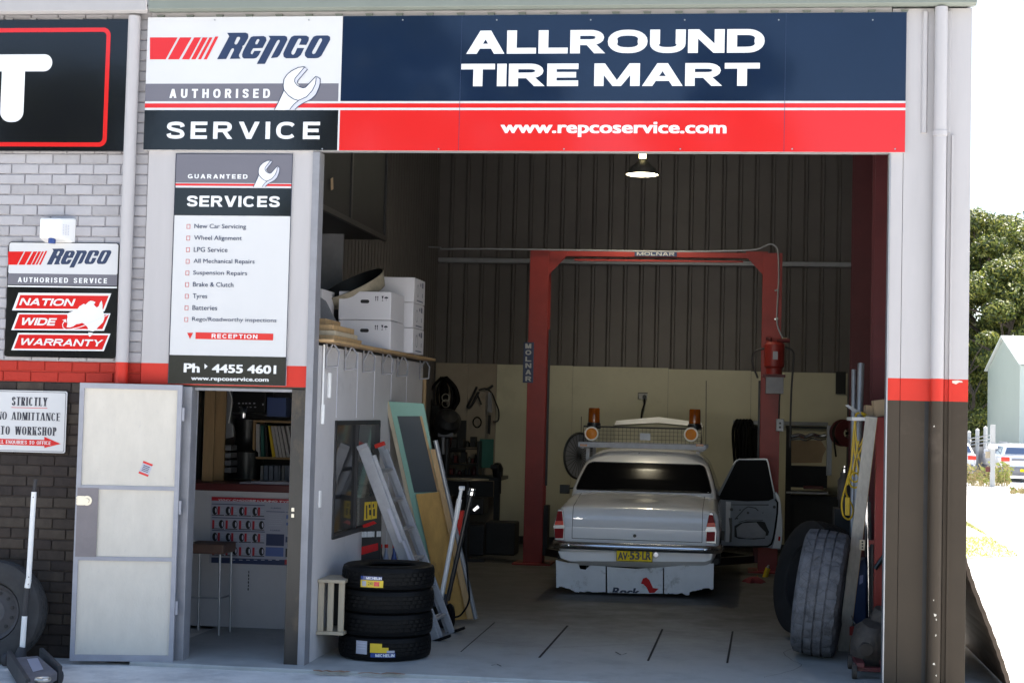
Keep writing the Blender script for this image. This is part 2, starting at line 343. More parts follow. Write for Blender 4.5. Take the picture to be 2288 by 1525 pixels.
def caps(mb, s, O, U, W, wd, ht, N, sv=.26, sh=.20, gap=.10, sp=.45, serif=False, shear=0, mi=0, step=.00015):
    """capitals fitted into wd x ht; sv, sh and gap are fractions of the height"""
    O, U, W, N = V(O), V(U), V(W), V(N); asp = wd/ht-shear
    fix = sum(sv if c == 'I' else (sp if c == ' ' else 0) for c in s)+gap*(len(s)-1); k = (asp-fix)/sum(GW.get(c, 0) for c in s)
    x = 0
    for c in s:
        if c == ' ': x += sp+gap; continue
        w_ = sv if c == 'I' else GW[c]*k
        for i, p in enumerate(glyph(c, w_, sv, sh, serif)):
            vs = [O+U*((x+q[0]+q[1]*shear)*ht)+W*(q[1]*ht)+N*(step*(i % 7)) for q in p]
            mb.add(vs, [tuple(range(len(vs)))], mi)
        x += w_+gap
def fcaps(name, s, a, b, Y, mat, parent, **k):
    A, B = at(*a, Y), at(*b, Y); m = MB(); caps(m, s, (A.x, Y, B.z), UX, UZ, B.x-A.x, A.z-B.z, (0,-1,0), **k)
    return m.build(name, mat, parent, flatn=True)
# ================================================================ SETTING
g = MB(); g.bx(-300, 300, -60, 400, -.35, -.03); tag(g.build('ground', 'concrete_yard'), kind='structure')
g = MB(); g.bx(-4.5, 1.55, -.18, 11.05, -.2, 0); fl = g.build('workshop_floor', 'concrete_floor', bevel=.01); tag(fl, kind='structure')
mk('joint', (.012,.012,.013), .9)
g = MB()
for a, b in (((1268,1397),(1205,1468)), ((1480,1405),(1448,1475)), ((1637,1410),(1625,1480)), ((1105,1390),(1030,1455))):
    A, B = gd(*a), gd(*b); wd = .016 if a[0] > 1200 else .006
    g.beam((A.x,A.y,.001), (B.x,B.y,.001), wd, .006)
for pts in ([(1375,1455),(1388,1462),(1400,1458)], [(1098,1485),(1110,1482),(1120,1487)]):
    g.ribbon([gd(*p, .004) for p in pts], .012, (0,0,1))
for sd_, pts in ((1,((-2.9,1.2),(-2.2,1.5),(-1.5,1.35),(-.6,1.9))),(2,((.2,.3),(.5,.9),(.4,1.6),(.75,2.3)))):
    rs = random.Random(sd_); q = spline([(x, y, .003) for x, y in pts], 7); g.ribbon([p+V((rs.uniform(-.015,.015),rs.uniform(-.015,.015),0)) for p in q], .0035, (0,0,1))
tag(g.build('floor_joints', 'joint'), kind='structure')
mk('rust', (.30,.16,.09), .8, ns=6, na=.4)
g = MB()
for a, b, wd in (((700,1497),(780,1500),.05), ((800,1503),(905,1503),.035)):
    g.ribbon([gd(a[0]+(b[0]-a[0])*t/8, a[1]+(b[1]-a[1])*t/8+rnd.uniform(-2,2), .003) for t in range(9)], wd, (0,0,1))
tag(g.build('rust_stains', 'rust'), kind='structure')
# ---------------------------------------------------------------- bricks
BX0, BX1, CH, BL, Z0 = -9.4, -4.56, .0805, .222, 2.075
def banded(z): return 0 if z > 2.235 else (1 if z > 2.074 else 2)
bb = thing('brick_building', 'painted brick building at the left with white, red and brown bands and a cream gutter', 'building', (-5.6,0,0))
m = MB(); mo = MB()
k0 = int(-Z0/CH)-1
for k in range(k0, 36):
    z = Z0+k*CH
    off = (k % 2)*.5*BL
    x = BX1
    first = True
    while x > BX0:
        wdt = BL if not (first and k % 2) else BL*.5
        x2 = x-wdt; first = False
        j = .0012*rnd.uniform(-1, 1); mi = banded(z+.01); mi = rnd.choice((2,2,3,4)) if mi == 2 else (rnd.choice((0,0,5)) if mi == 0 else mi)
        vs = []
        a, b_, y0 = x2+.0045, x-.0045, .0+rnd.uniform(0, .004)
        zz0, zz1 = z+.0045+j, z+CH-.0045+j
        e = .004
        o = [(a,zz0),(b_,zz0),(b_,zz1),(a,zz1)]; i_ = [(a+e,zz0+e),(b_-e,zz0+e),(b_-e,zz1-e),(a+e,zz1-e)]
        vs = [(p[0],.03,p[1]) for p in o]+[(p[0],y0+e,p[1]) for p in o]+[(p[0],y0,p[1]) for p in i_]
        fs = [(8,9,10,11)]+[(q,(q+1)%4,4+(q+1)%4,4+q) for q in range(4)]+[(4+q,4+(q+1)%4,8+(q+1)%4,8+q) for q in range(4)]
        m.add(vs, fs, mi)
        x = x2
for z0, z1, mi in ((2.235,5.0,0),(2.075,2.235,1),(-.1,2.075,2)):
    mo.bx(BX0, BX1-.003, .013, .25, z0, z1, mi)
m.build('brickwork', ['brick_white','brick_red','brick_brown','brick_brown_dark','brick_brown_light','brick_white_worn'], bb, flatn=True)
mo.build('mortar', ['mortar_white','mortar_red','mortar_brown'], bb)
m = MB(); m.bx(-9.4, -9.15, .26, 9, -.1, 5.0); m.bx(-9.4,-4.62,9,9.2,-.1,5); m.bx(-9.72,-9.4,.002,9.2,-.1,5.0); m.build('wall', 'brick_brown', bb)
m = MB(); m.bx(-9.8, -4.62, .05, 9.3, 5.02, 5.08); m.build('roof', 'roof_sheet', bb)
# gutter profile swept along X
def gutter(x0, x1, zb, zt, name, mat, parent):
    prof = [(.02,zb+.02),(-.10,zb),(-.125,zb+.018),(-.125,zt-.028),(-.138,zt-.022),(-.138,zt),(-.11,zt),(-.11,zb+.03),(.02,zb+.04)]
    m = MB(); m.prism([(x0,y,z) for y,z in prof], (x1-x0,0,0)); return m.build(name, mat, parent, bevel=.004)
gutter(-9.8, at(341,20).x, at(341,36).z-.005, at(341,-2).z+.03, 'gutter', 'gutter_cream', bb)
for px in (24,76,128,180,234): A = at(px, 40); m = MB(); m.prism([(A.x-.03,-.02,4.905),(A.x-.018,-.02,4.875),(A.x+.018,-.02,4.875),(A.x+.03,-.02,4.905)], (0,.08,0)); m.build('roof_rib', 'gutter_cream', bb)
m = MB()
xp = -4.69
for z0, z1, mi in ((-.02,2.075,2),(2.075,2.235,1),(2.235,4.9,0)): m.cyl((xp,-.06,z0),(xp,-.06,z1),.047,n=20,mi=mi,caps=False)
m.build('downpipe', ['white_paint','red_paint','brown_paint'], bb)

# ---------------------------------------------------------------- workshop
ws = thing('workshop', 'steel workshop shed with a wide open vehicle bay, white, red and brown cladding', 'building', (-1.5,0,0))
def bandbox(m, x0, x1, y0, y1, z0, z1):
    for a, b, mi in ((z0,2.075,2),(2.075,2.235,1),(2.235,z1,0)):
        if b > a: m.bx(x0, x1, y0, y1, max(a, z0), b, mi)
BM = ['white_paint','red_paint','brown_paint']
OPX1, BRX = 1.055, 1.622
m = MB()
for a, b in ((OPX1,1.142),(1.145,1.452),(1.455,BRX)): bandbox(m, a, b, -.015, .06, -.03, 4.93)
m.bx(1.1, 1.62, 0, .058, -.03, 4.9, 3)
m.build('cladding', BM+['dark'], ws, bevel=.002)
m = MB()   # folded ribs high up and beside the downpipe
m.prism([(1.262,-.014,0),(1.274,-.04,0),(1.300,-.04,0),(1.312,-.014,0)], (0,0,1)); o = [v.z for v in m.v]
for v in m.v: v.z = 4.015 if v.z < .5 else 4.905
m.prism([(1.44,-.014,4.015),(1.446,-.03,4.015),(1.468,-.03,4.015),(1.474,-.014,4.015)], (0,0,.89))
m.build('cladding_rib', 'white_paint', ws)
m = MB()
for z0, z1, mi in ((-.03,2.075,2),(2.075,2.235,1),(2.235,4.92,0)): m.cyl((1.395,-.075,z0),(1.395,-.075,z1),.046,n=24,mi=mi,caps=False)
m.lathe([(.047,-.02),(.052,-.018),(.052,.018),(.047,.02)], (1.395,-.075,4.0), n=24, mi=0)
m.build('downpipe', BM, ws)
mk('paint_chip', (.62,.58,.5), .7)
for i, (px, py, k) in enumerate(((2087,952,.5),(2089,1373,1.1),(2092,1383,.5),(2091,1418,.6),(2087,1482,.9),(2092,1508,.5),(2086,1340,.4))):
    q = at(px, py, -.122); m = MB(); m.poly([[q+V(((.008*k)*(1+.5*math.sin(a*3+i))*math.cos(a), 0, .012*k*(1+.4*math.sin(a*2+i*2))*math.sin(a))) for a in [j*.63 for j in range(10)]]]); m.build('paint_chip', 'paint_chip', ws, flatn=True)
m = MB(); fpoly(m, [[(2121,848),(2127,850),(2140,849),(2150,851),(2151,854),(2143,854),(2136,858),(2128,855),(2124,859),(2121,855)]], -.0165); m.build('peeled_paint', 'paint_chip', ws, flatn=True)
m = MB(); m.bx(1.318, 1.346, -.0172, -.0152, -.03, 2.07); m.build('painted_shadow_strip', 'dark', ws)  # black strip standing in for the shadow beside the downpipe
m = MB(); bandbox(m, 1.485, 1.507, -.03, -.016, -.03, 4.0); m.build('cover_strip', BM, ws)
m = MB(); m.bx(1.045, 1.0545, -.02, .10, 0, 3.87); m.build('corner_trim', 'zinc', ws)
gutter(at(345,20).x, 1.64, 4.925, 5.035, 'gutter', 'gutter_green', ws)
for i in range(26):
    m = MB(); x = -4.5+i*.235; m.prism([(x-.03,-.02,4.922),(x-.018,-.02,4.896),(x+.018,-.02,4.896),(x+.03,-.02,4.922)], (0,.08,0)); m.build('roof_rib', 'gutter_green', ws)
# header and pillar
m = MB(); m.bx(-4.575, 1.05, 0, .06, 3.87, 5.03); m.build('header', 'white_paint', ws)
PL, PR = -4.555, -3.255
m = MB()
bandbox(m, PL, PR, -.018, .06, 2.062, 3.869); m.bx(PL, -4.21, -.018, .06, -.03, 2.061, 2)
m.build('pillar_panel', BM, ws, bevel=.002)
m = MB(); m.bx(-3.254, -3.20, -.03, .10, -.02, 3.862); m.bx(-3.2545, -3.1995, -.032, -.0302, 3.0, 3.003); m.build('corner_channel', 'trim_grey', ws, bevel=.003)
def corr(m, p0, p1, z0, z1, nrm, pitch=.19, depth=.022, a=.028, b=.045, slope=False):
    p0, p1, nrm = V(p0), V(p1), V(nrm); L = (p1-p0).length; d = (p1-p0)/L; pts = []; s = 0
    while s < L-pitch*.5:
        pts += [(s,0),(s+pitch-b-a,0),(s+pitch-b,depth),(s+pitch-.012,depth)]; s += pitch
    pts.append((s,0)); vs = []
    for s_, h in pts:
        q = p0+d*s_+nrm*h; vs += [V((q.x,q.y,z0)), V((q.x,q.y,min(z1, 5.03+(q.y+.02)*.1466)))] if slope else [V((q.x,q.y,z0)), V((q.x,q.y,z1))]
    m.add(vs, [(2*i,2*i+1,2*i+3,2*i+2) for i in range(len(pts)-1)])
m = MB(); corr(m, (-4.54,3.96,0), (-4.54,11.1,0), -.02, 6.75, (1,0,0), pitch=.16, slope=True); m.build('side_wall', 'corrugated', ws)
m = MB(); corr(m, (-4.54,11.1,0), (1.62,11.1,0), -.02, 6.64, (0,-1,0), pitch=.238, b=.04); m.build('rear_wall', 'corrugated', ws)
m = MB(); corr(m, (1.58,.1,0), (1.58,11.1,0), -.02, 6.75, (-1,0,0), pitch=.19, slope=True)
m.build('side_wall', 'corrugated', ws)
m = MB()
bandbox(m, 1.6, 1.622, .061, 11.2, -.03, 5.0); m.prism([(1.6,.061,5.0),(1.6,.061,5.03),(1.6,11.2,6.68),(1.6,11.2,5.0)], (.022,0,0)); m.build('outer_side_cladding', BM, ws)
m = MB(); m.prism([(-4.6,-.02,5.04),(-4.6,-.02,5.09),(-4.6,11.3,6.75),(-4.6,11.3,6.7)], (6.26,0,0)); m.build('roof', 'roof_sheet', ws)
m = MB(); m.bx(-4.6, 1.62, 11.14, 11.2, -.03, 6.7); m.prism([(-4.6,3.96,-.03),(-4.6,3.96,5.58),(-4.6,11.14,6.68),(-4.6,11.14,-.03)], (.04,0,0)); m.prism([(-4.6,.062,4.93),(-4.6,.062,5.035),(-4.6,3.955,5.62),(-4.6,3.955,4.93)], (.04,0,0)); m.build('outer_wall', 'roof_sheet', ws)
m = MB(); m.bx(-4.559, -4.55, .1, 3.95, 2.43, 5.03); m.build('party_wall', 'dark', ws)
# girts (top-hat rails) and columns
m = MB(); zg = at(1400,584,10.9).z
m.bx(-4.5, at(1915,590,10.95).x, 10.98, 11.07, zg-.035, zg+.035); m.build('wall_girt', 'zinc', ws, bevel=.006)
def hcol(m, x, y, z0, z1, w=.15, d=.25, t=.012):
    m.bx(x-w/2, x+w/2, y-d/2, y-d/2+t, z0, z1); m.bx(x-w/2, x+w/2, y+d/2-t, y+d/2, z0, z1); m.bx(x-t/2, x+t/2, y-d/2+t, y+d/2-t, z0, z1)
m = MB(); hcol(m, 1.30, 3.0, 0, 5.45, .22, .3); m.build('portal_column', 'red_oxide', ws)
m = MB(); hcol(m, 1.42, 7.4, 0, 6.1, .22, .3); m.build('portal_column', 'red_oxide', ws)
m = MB(); hcol(m, 1.22, .75, 0, 5.03, .18, .25); m.build('portal_column', 'red_oxide', ws)
# lining sheets on the rear wall
xs = [-4.50,-4.01,-3.58,-2.45,-1.05,.15,1.53]
mk('peg_board', (.33,.28,.22), .7, ns=3, na=.12, dirt=(.2,.17,.14), ds=3, dlo=.55, dhi=.8)
tops = [2.635,2.635,2.63,2.625,2.61,2.60]
for i in range(6):
    m = MB(); m.bx(xs[i]+.002, xs[i+1]-.002, 11.02, 11.036, .12, tops[i]); m.build('lining_sheet', 'peg_board' if i < 2 else 'back_panel', ws)
m = MB(); m.bx(1.36, 1.5, 10.99, 11.018, 2.3, 2.62); m.build('lining_sheet', 'dark', ws)
# ---------------------------------------------------------------- door frame and open door (part of the workshop)
m = MB()
m.bx(-4.209, -4.135, -.045, .09, -.02, 2.06); m.bx(-4.135, -3.255, .0, .09, 2.035, 2.06)
m.build('door_frame', 'trim_grey', ws, bevel=.004)
m = MB(); m.bx(-3.365, -3.256, -.012, .14, -.02, 2.058); m.build('door_post', 'black_wood', ws, bevel=.004)
m = MB()
xa = at(657,1110,0).x
for dz in (-.035, .01): m.bx(xa-.012, xa+.01, -.02, -.005, 1.13+dz, 1.16+dz)
m.build('strike_plate', 'brass', ws, bevel=.002)
dX = at(169,1150,-.24).x; dTL, dTR, dBR, dBL = (dX,-.24,2.072), (-4.19,-.095,2.062), (-4.19,-.095,-.0), (dX,-.24,-.0)
dx = V((dTR[0]-dTL[0], dTR[1]-dTL[1], 0)); dl = dx.length; dx.normalize(); dn = V((dx.y,-dx.x,0))   # dn faces the yard
dO = V((dBL[0],dBL[1],0.0))
def db(m, u0, u1, z0, z1, n0, n1, mi=0):
    c = dO+dx*(u0+u1)/2+UZ*(z0+z1)/2+dn*(n0+n1)/2
    return m.ob(c, dx*(u1-u0)/2, dn*(n1-n0)/2, UZ*(z1-z0)/2, mi)
dw = dl; t = .034
door = MB(); 
db(door, 0, t, .0, 2.07, -.02, .02); db(door, dw-t, dw, 0, 2.07, -.02, .02); db(door, t, dw-t, 0, .045, -.02, .02); db(door, t, dw-t, 2.03, 2.07, -.02, .02)
db(door, t, dw-t, 1.275, 1.305, -.018, .018); db(door, t, dw-t, .745, .775, -.018, .018)
dob = door.build('door', 'door_frame', ws, bevel=.003)
for z0, z1 in ((.045,.745),(.775,1.275),(1.305,2.03)):
    m = MB(); db(m, t, dw-t, z0, z1, -.006, .006); m.build('door_panel', 'door_panel', dob)
m = MB(); db(m, .012, .165, .772, 1.285, .0185, .022); m.build('lock_plate', 'lock_plate', dob)
m = MB(); db(m, .012, .065, 1.155, 1.225, .0225, .027); c = dO+dx*.085+UZ*1.19+dn*.0225
m.cyl(c, c+dn*.006, .037, n=24); m.cyl(c+dn*.0062, c+dn*.02, .018, n=20)
for dz in (-.02, .0, .02): db(m, .006, .014, 1.182+dz, 1.198+dz, .027, .03)
m.build('lock', 'brass', dob, bevel=.001)
mk('sticker_white', (.45,.45,.52), .4)
m = MB()
uc, zc = .505, 1.435
def rq(m, w_, h_, n_, mi, du=0, dz=0, an=R(20)):
    ca, sa = math.cos(an), math.sin(an); X = dx*ca-UZ*sa; Z = UZ*ca+dx*sa
    m.ob(dO+dx*uc+UZ*zc+dn*n_+X*du+Z*dz, X*w_/2, dn*.0004, Z*h_/2, mi)
rq(m, .075, .10, .0072, 0); rq(m, .075, .016, .0082, 1, 0, .042); rq(m, .075, .016, .0082, 1, 0, -.042)
for q in range(4): rq(m, .05, .006, .0082, 2, .0, .02-.013*q)
m.build('sticker', ['sticker_white','sign_red','letter_navy'], dob)
for z in (.35, 1.1, 1.8): m = MB(); m.cyl(dO+dx*(dw+.012)+dn*.012+UZ*z, dO+dx*(dw+.012)+dn*.012+UZ*(z+.1), .011, n=10); m.build('hinge', 'door_frame', dob)
m = MB(); m.bx(-4.21, -3.25, -.12, .14, -.028, -.001); m.build('door_step', 'concrete_floor', ws, bevel=.006)

# ================================================================ SIGNS
SY = -.045
# logo outlines (traced in sign coordinates)
LZ = lambda l: [(470+x/7.627, 50+y/7.627) for x, y in l]
LOGO = [[LZ([(285,182),(600,178),(640,195),(650,240),(640,280),(575,390),(545,405),(550,430),(487,560),(490,585),(515,622),(330,625),(403,475),(400,450),(375,445),(350,470),(270,627),(115,630),(322,240)]), LZ([(455,255),(490,248),(508,265),(505,285),(455,372),(432,382),(412,370),(412,348)])],
 [LZ([(690,255),(730,240),(910,236),(948,258),(958,310),(890,440),(730,445),(690,510),(690,540),(715,548),(750,490),(865,487),(820,570),(785,608),(740,620),(575,620),(545,598),(540,550),(560,490),(655,310)]), LZ([(795,295),(825,287),(838,305),(800,375),(770,378),(765,352)])],
 [LZ([(992,232),(1270,232),(1305,250),(1314,300),(1180,560),(1140,600),(1030,612),(1185,325),(1180,303),(1155,302),(1130,330),(930,710),(790,712),(1020,280)])],
 [LZ([(1380,250),(1430,228),(1640,230),(1680,260),(1675,310),(1635,388),(1510,385),(1550,300),(1540,280),(1510,280),(1490,300),(1380,510),(1382,540),(1410,558),(1440,530),(1480,440),(1600,440),(1540,560),(1490,605),(1430,615),(1290,615),(1250,590),(1240,540),(1260,490),(1345,310)])],
 [LZ([(1760,245),(1810,228),(2000,226),(2040,250),(2042,300),(1890,575),(1840,608),(1780,615),(1650,612),(1612,575),(1610,520),(1715,310)]), LZ([(1855,288),(1880,274),(1903,286),(1903,315),(1788,528),(1760,545),(1735,530),(1735,505)])]]
BARS = [[(335,84),(397,84),(370,133),(335,133)], [(402,84),(428,84),(400,133),(375,133)], [(434,84),(449,84),(423,133),(406,133)], [(453,84),(464,84),(437,133),(427,133)], [(468,84),(475,84),(449,133),(442,133)], [(481,82),(488,82),(462,133),(455,133)]]
WFILL = LZ([(1600,760),(1655,800),(1490,995),(1480,1040),(1520,1090),(1580,1120),(1620,1110),(1800,920),(1872,965),(1870,1040),(1850,1120),(1800,1230),(1720,1310),(1560,1390),(1500,1430),(1440,1490),(1090,1490),(1140,1400),(1230,1210),(1252,1150),(1240,1080),(1255,970),(1300,900),(1380,830),(1500,770)])
WG1 = LZ([(1600,770),(1650,800),(1490,995),(1480,1045),(1440,1000),(1440,960)])
WG2 = LZ([(1800,930),(1870,965),(1870,1040),(1850,1120),(1800,1230),(1720,1310),(1560,1390),(1440,1490),(1350,1490),(1500,1335),(1640,1270),(1740,1160),(1790,1050),(1805,950)])
WLINES = [LZ([(1090,1490),(1140,1400),(1230,1210),(1252,1150),(1240,1080),(1255,970),(1300,900),(1380,830),(1500,770),(1600,760),(1655,800),(1490,995),(1480,1040)]), LZ([(1605,765),(1440,960),(1435,1010),(1470,1065),(1520,1100),(1580,1120),(1620,1110),(1800,920),(1872,965),(1870,1040),(1850,1120),(1800,1230),(1720,1310),(1560,1390),(1500,1430),(1440,1490)]), LZ([(1252,1155),(1330,1250),(1420,1310),(1500,1332),(1640,1270),(1740,1160),(1790,1050),(1805,940)]), LZ([(1500,1335),(1420,1400),(1350,1490)])]
def remap(l, A, B):      # A, B = (x0,y0,x1,y1) boxes
    return [(B[0]+(x-A[0])/(A[2]-A[0])*(B[2]-B[0]), B[1]+(y-A[1])/(A[3]-A[1])*(B[3]-B[1])) for x, y in l]
WB = (613,149,716,245.4)
def wrench(parent, Y, B=WB, lw=.006):
    m = MB(); f = lambda l: remap(l, WB, B)
    fpoly(m, [f(WFILL)], Y, 0); fpoly(m, [f(WG1)], Y-.001, 1); fpoly(m, [f(WG2)], Y-.001, 1)
    for l in WLINES: m.ribbon([at(x, y, Y-.002) for x, y in f(l)], lw, (0,1,0), 2)
    m.build('wrench_emblem', ['letter_white','line_grey','letter_navy'], parent, flatn=True)
def logo(parent, Y, A, B, barcol='sign_red', mat='letter_navy'):
    m = MB()
    for l in LOGO: fpoly(m, [remap(q, A, B) for q in l], Y)
    m.build('logo_lettering', mat, parent, flatn=True)
    m = MB()
    for b in BARS: fpoly(m, [remap(b, A, B)], Y)
    m.build('logo_bars', barcol, parent, flatn=True)
fs = thing('fascia_sign', 'long white, navy and red fascia sign across the top of the workshop front', 'sign', (-1.7,SY,4.38))
m = MB(); m.bx(-4.59, 1.153, SY, SY+.03, 3.868, 4.897); m.build('backing_panel', 'sign_white', fs, bevel=.002)
z = lambda py, px=1400: at(px, py, SY).z
xd = -3.055
def zb(name, x0, x1, z0, z1, mat, k=1, parent=None, Y=SY): m = MB(); m.bx(x0, x1, Y-.0012*k, Y-.0012*(k-1)-.0002, z0, z1); return m.build(name, mat, parent or fs)
z1, z2, z3, z4 = z(226), z(231), z(241), z(246.5)      # stripes
zb('navy_field', xd+.006, 1.152, z1, 4.895, 'sign_navy')
zb('red_field', xd+.006, 1.152, 3.869, z4, 'sign_red')
zb('red_stripe', -4.589, 1.152, z3, z2, 'sign_red')
zb('grey_band', -4.589, xd-.012, z1, at(550,187,SY).z, 'sign_grey')
zb('black_band', -4.589, xd-.008, 3.869, z4, 'sign_black')
for px in (1030, 1755):
    m = MB(); x = at(px,130,SY).x; m.bx(x-.0015, x+.0015, SY-.0022, SY-.0013, 3.87, 4.894); m.build('panel_seam', 'letter_navy', fs)
L1 = SY-.0026
logo(fs, L1, (0,0,1,1), (0,0,1,1))
wrench(fs, L1)
fcaps('lettering', 'AUTHORISED', (379,199), (603,219), L1, 'letter_white', fs, sv=.25, sh=.2, gap=.5)
fcaps('lettering', 'SERVICE', (373,272), (714,311), L1, 'letter_white', fs, sv=.27, sh=.2, gap=.36)
fcaps('lettering', 'ALLROUND', (1043,69), (1708,118), L1, 'letter_white', fs, sv=.42, sh=.25, gap=.1)
fcaps('lettering', 'TIRE MART', (1031,143), (1697,192), L1, 'letter_white', fs, sv=.42, sh=.25, gap=.1, sp=.5)
ftext('lettering', 'www.repcoservice.com', (1119,272), (1623,307), L1, 'letter_white', fs, bold=.04)
m = MB()
for px, py in [(x, 45) for x in range(480,2000,210)]+[(x, 333) for x in (720,980,1260,1520,1770,2000)]:
    A = at(px, py, SY-.002); m = MB(); m.cyl(A, A+V((0,-.003,0)), .006, n=8); m.build('rivet', 'zinc', fs)
# ---- black sign at far left
bs = thing('dark_sign', 'black sign panel with a rounded red border and a large white letter T', 'sign', (-5.6,SY,4.38))
m = MB(); m.bx(-7.1, at(286,200,SY).x, SY, SY+.03, at(286,338,SY).z, 4.885); m.build('backing_panel', 'sign_black', bs, bevel=.002)
m = MB()
A, B = at(248,62,SY), at(248,328,SY); xo = A.x
def rr(x0, x1, z0, z1, r_, n=6):
    o = []
    for cx, cz, a0 in ((x1-r_,z1-r_,0),(x0+r_,z1-r_,90),(x0+r_,z0+r_,180),(x1-r_,z0+r_,270)):
        for i in range(n+1): a = R(a0+90*i/n); o.append((cx+r_*math.cos(a), cz+r_*math.sin(a)))
    return o
to3 = lambda l, Y: [(x, Y, z_) for x, z_ in l]
m.poly([to3(rr(-7.05, xo, B.z, A.z, .06), SY-.0015), to3(rr(-7.02, xo-.033, B.z+.033, A.z-.033, .035), SY-.0015)])
m.build('border', 'sign_red', bs, flatn=True)
m = MB(); rT = at(117,140,SY); a, b = at(32,122,SY), at(32,160,SY); zb_ = at(32,273,SY).z
m.poly([to3(rr(2*a.x-rT.x, rT.x, b.z, a.z, (a.z-b.z)*.49), SY-.0015)])
m.poly([to3(rr(a.x-.095, a.x+.095, zb_, a.z-.02, .08), SY-.003)]); m.build('lettering', 'letter_white', bs, flatn=True)
# ---- warranty sign
YW = -.022
ns_ = thing('warranty_sign', 'black and white warranty sign with a white map on red bars, on the brick wall', 'sign', (-5.2,YW,2.7))
A, B = at(16,540,YW), at(263,801,YW); xa, xb, zt, zb2 = (A.x+at(13,800,YW).x)/2, at(262,670,YW).x, A.z, B.z
def plate(parent, x0, x1, z0, z1, Y, th, r_, mat, name='backing_panel'):
    m = MB(); m.prism(to3(rr(x0,x1,z0,z1,r_), Y), (0,th,0)); return m.build(name, mat, parent)
plate(ns_, xa, xb, zb2, zt, YW, .01, .022, 'sign_black')
zz = lambda py: at(140,py,YW).z
m = MB(); m.prism(to3(rr(xa+.006,xb-.006,zz(613),zt-.006,.018), YW-.0013), (0,.001,0)); m.build('white_field', 'sign_white', ns_)
zb('grey_band', xa+.006, xb-.006, zz(637), zz(612), 'sign_grey', 2, ns_, YW)
zb('white_stripe', xa+.006, xb-.006, zz(642), zz(639), 'letter_white', 2, ns_, YW)
logo(ns_, YW-.003, (335,73,738,144), (18,555,249,598))
fcaps('lettering', 'AUTHORISED SERVICE', (40,619), (239,633), YW-.003, 'letter_white', ns_, sv=.25, sh=.19, gap=.34, sp=.5)
NZ = lambda l: [(20+x/9.533, 640+y/9.533) for x, y in l]
for o_, i_ in ((((205,130),(2180,145),(2035,525),(65,505)), ((240,180),(2125,195),(2010,480),(140,465))), (((190,560),(2165,570),(2025,940),(48,925)), ((220,590),(2130,600),(1990,905),(105,900))), (((190,985),(2165,1000),(2020,1372),(48,1352)), ((215,1020),(2115,1035),(1985,1340),(105,1320)))):
    m = MB(); fpoly(m, [NZ(o_)], YW-.0015, 0); fpoly(m, [NZ(i_)], YW-.0025, 1); m.build('red_bar', ['letter_white','sign_red'], ns_, flatn=True)
tx = lambda s, a, b: fcaps('lettering', s, NZ([a])[0], NZ([b])[0], YW-.0045, 'letter_white', ns_, sv=.3, sh=.22, gap=.09, shear=.35)
tx('NATION', (220,245), (1415,415)); tx('WIDE', (235,660), (1020,830)); tx('WARRANTY', (220,1098), (2010,1275))
m = MB()
fpoly(m, [NZ([(1240,600),(1265,560),(1340,530),(1400,510),(1460,480),(1500,420),(1540,400),(1590,365),(1630,385),(1660,360),(1690,325),(1740,300),(1790,310),(1840,330),(1830,360),(1800,375),(1830,410),(1870,445),(1910,420),(1940,340),(1975,295),(1985,350),(1995,400),(1990,470),(2010,510),(2015,560),(2030,600),(2030,680),(2000,760),(1940,820),(1890,870),(1850,930),(1790,955),(1700,935),(1670,860),(1610,800),(1560,770),(1500,790),(1430,800),(1380,840),(1300,870),(1230,865),(1245,790),(1235,700),(1250,650)])], YW-.004)
fpoly(m, [NZ([(1690,975),(1780,980),(1780,1020),(1720,1070),(1695,1040)])], YW-.004)
m.ribbon([at(*p, YW-.005) for p in NZ([(1180,740),(1140,800),(1150,870),(1210,912),(1330,905),(1500,865),(1650,810),(1850,725),(2110,600)])], .006, (0,1,0))
fpoly(m, [NZ([(1135,705),(1215,695),(1225,770)])], YW-.005)
m.ribbon([at(*p, YW-.0055) for p in NZ([(1650,790),(1850,715),(2060,620)])], .0016, (0,1,0), 1)
m.build('map_emblem', ['letter_white','line_grey'], ns_, flatn=True)
# ---- services board
YS = -.032
sv = thing('services_board', 'tall white services board with nine listed services on the metal panel above the door', 'sign', (-3.87,YS,2.95))
xa, xb = -4.333, -3.408; zt, zb2 = 3.845, 2.082
m = MB(); m.bx(xa, xb, YS, YS+.012, zb2, zt); m.build('backing_panel', 'sign_white', sv, bevel=.002)
zz = lambda py: at(520,py,YS).z
e = .006
zb('grey_band', xa+e, xb-e, zz(409), zt-e, 'sign_grey', 1, sv, YS)
zb('red_stripe', xa+e, xb-e, zz(415.5), zz(410.5), 'sign_red', 1, sv, YS)
zb('black_band', xa+.001, xb-.001, zz(482), zz(420), 'sign_black', 1, sv, YS)
zb('black_band', xa+.001, xb-.001, zb2+.001, zz(795), 'sign_black', 1, sv, YS)
m = MB()
for x0, x1, a, b in ((xa,xa+e,zb2,zt),(xb-e,xb,zb2,zt),(xa+e,xb-e,zt-e,zt)): m.bx(x0, x1, YS-.0022, YS-.0013, a, b)
m.build('edge_line', 'letter_dark', sv)
wrench(sv, YS-.003, (566,358,625,417.5), .0045)
YT = YS-.003
fcaps('lettering', 'GUARANTEED', (420,389), (553,399.5), YT, 'letter_white', sv, sv=.3, sh=.22, gap=.4)
fcaps('lettering', 'SERVICES', (418,437), (625,463), YT, 'letter_white', sv, sv=.29, sh=.21, gap=.16)
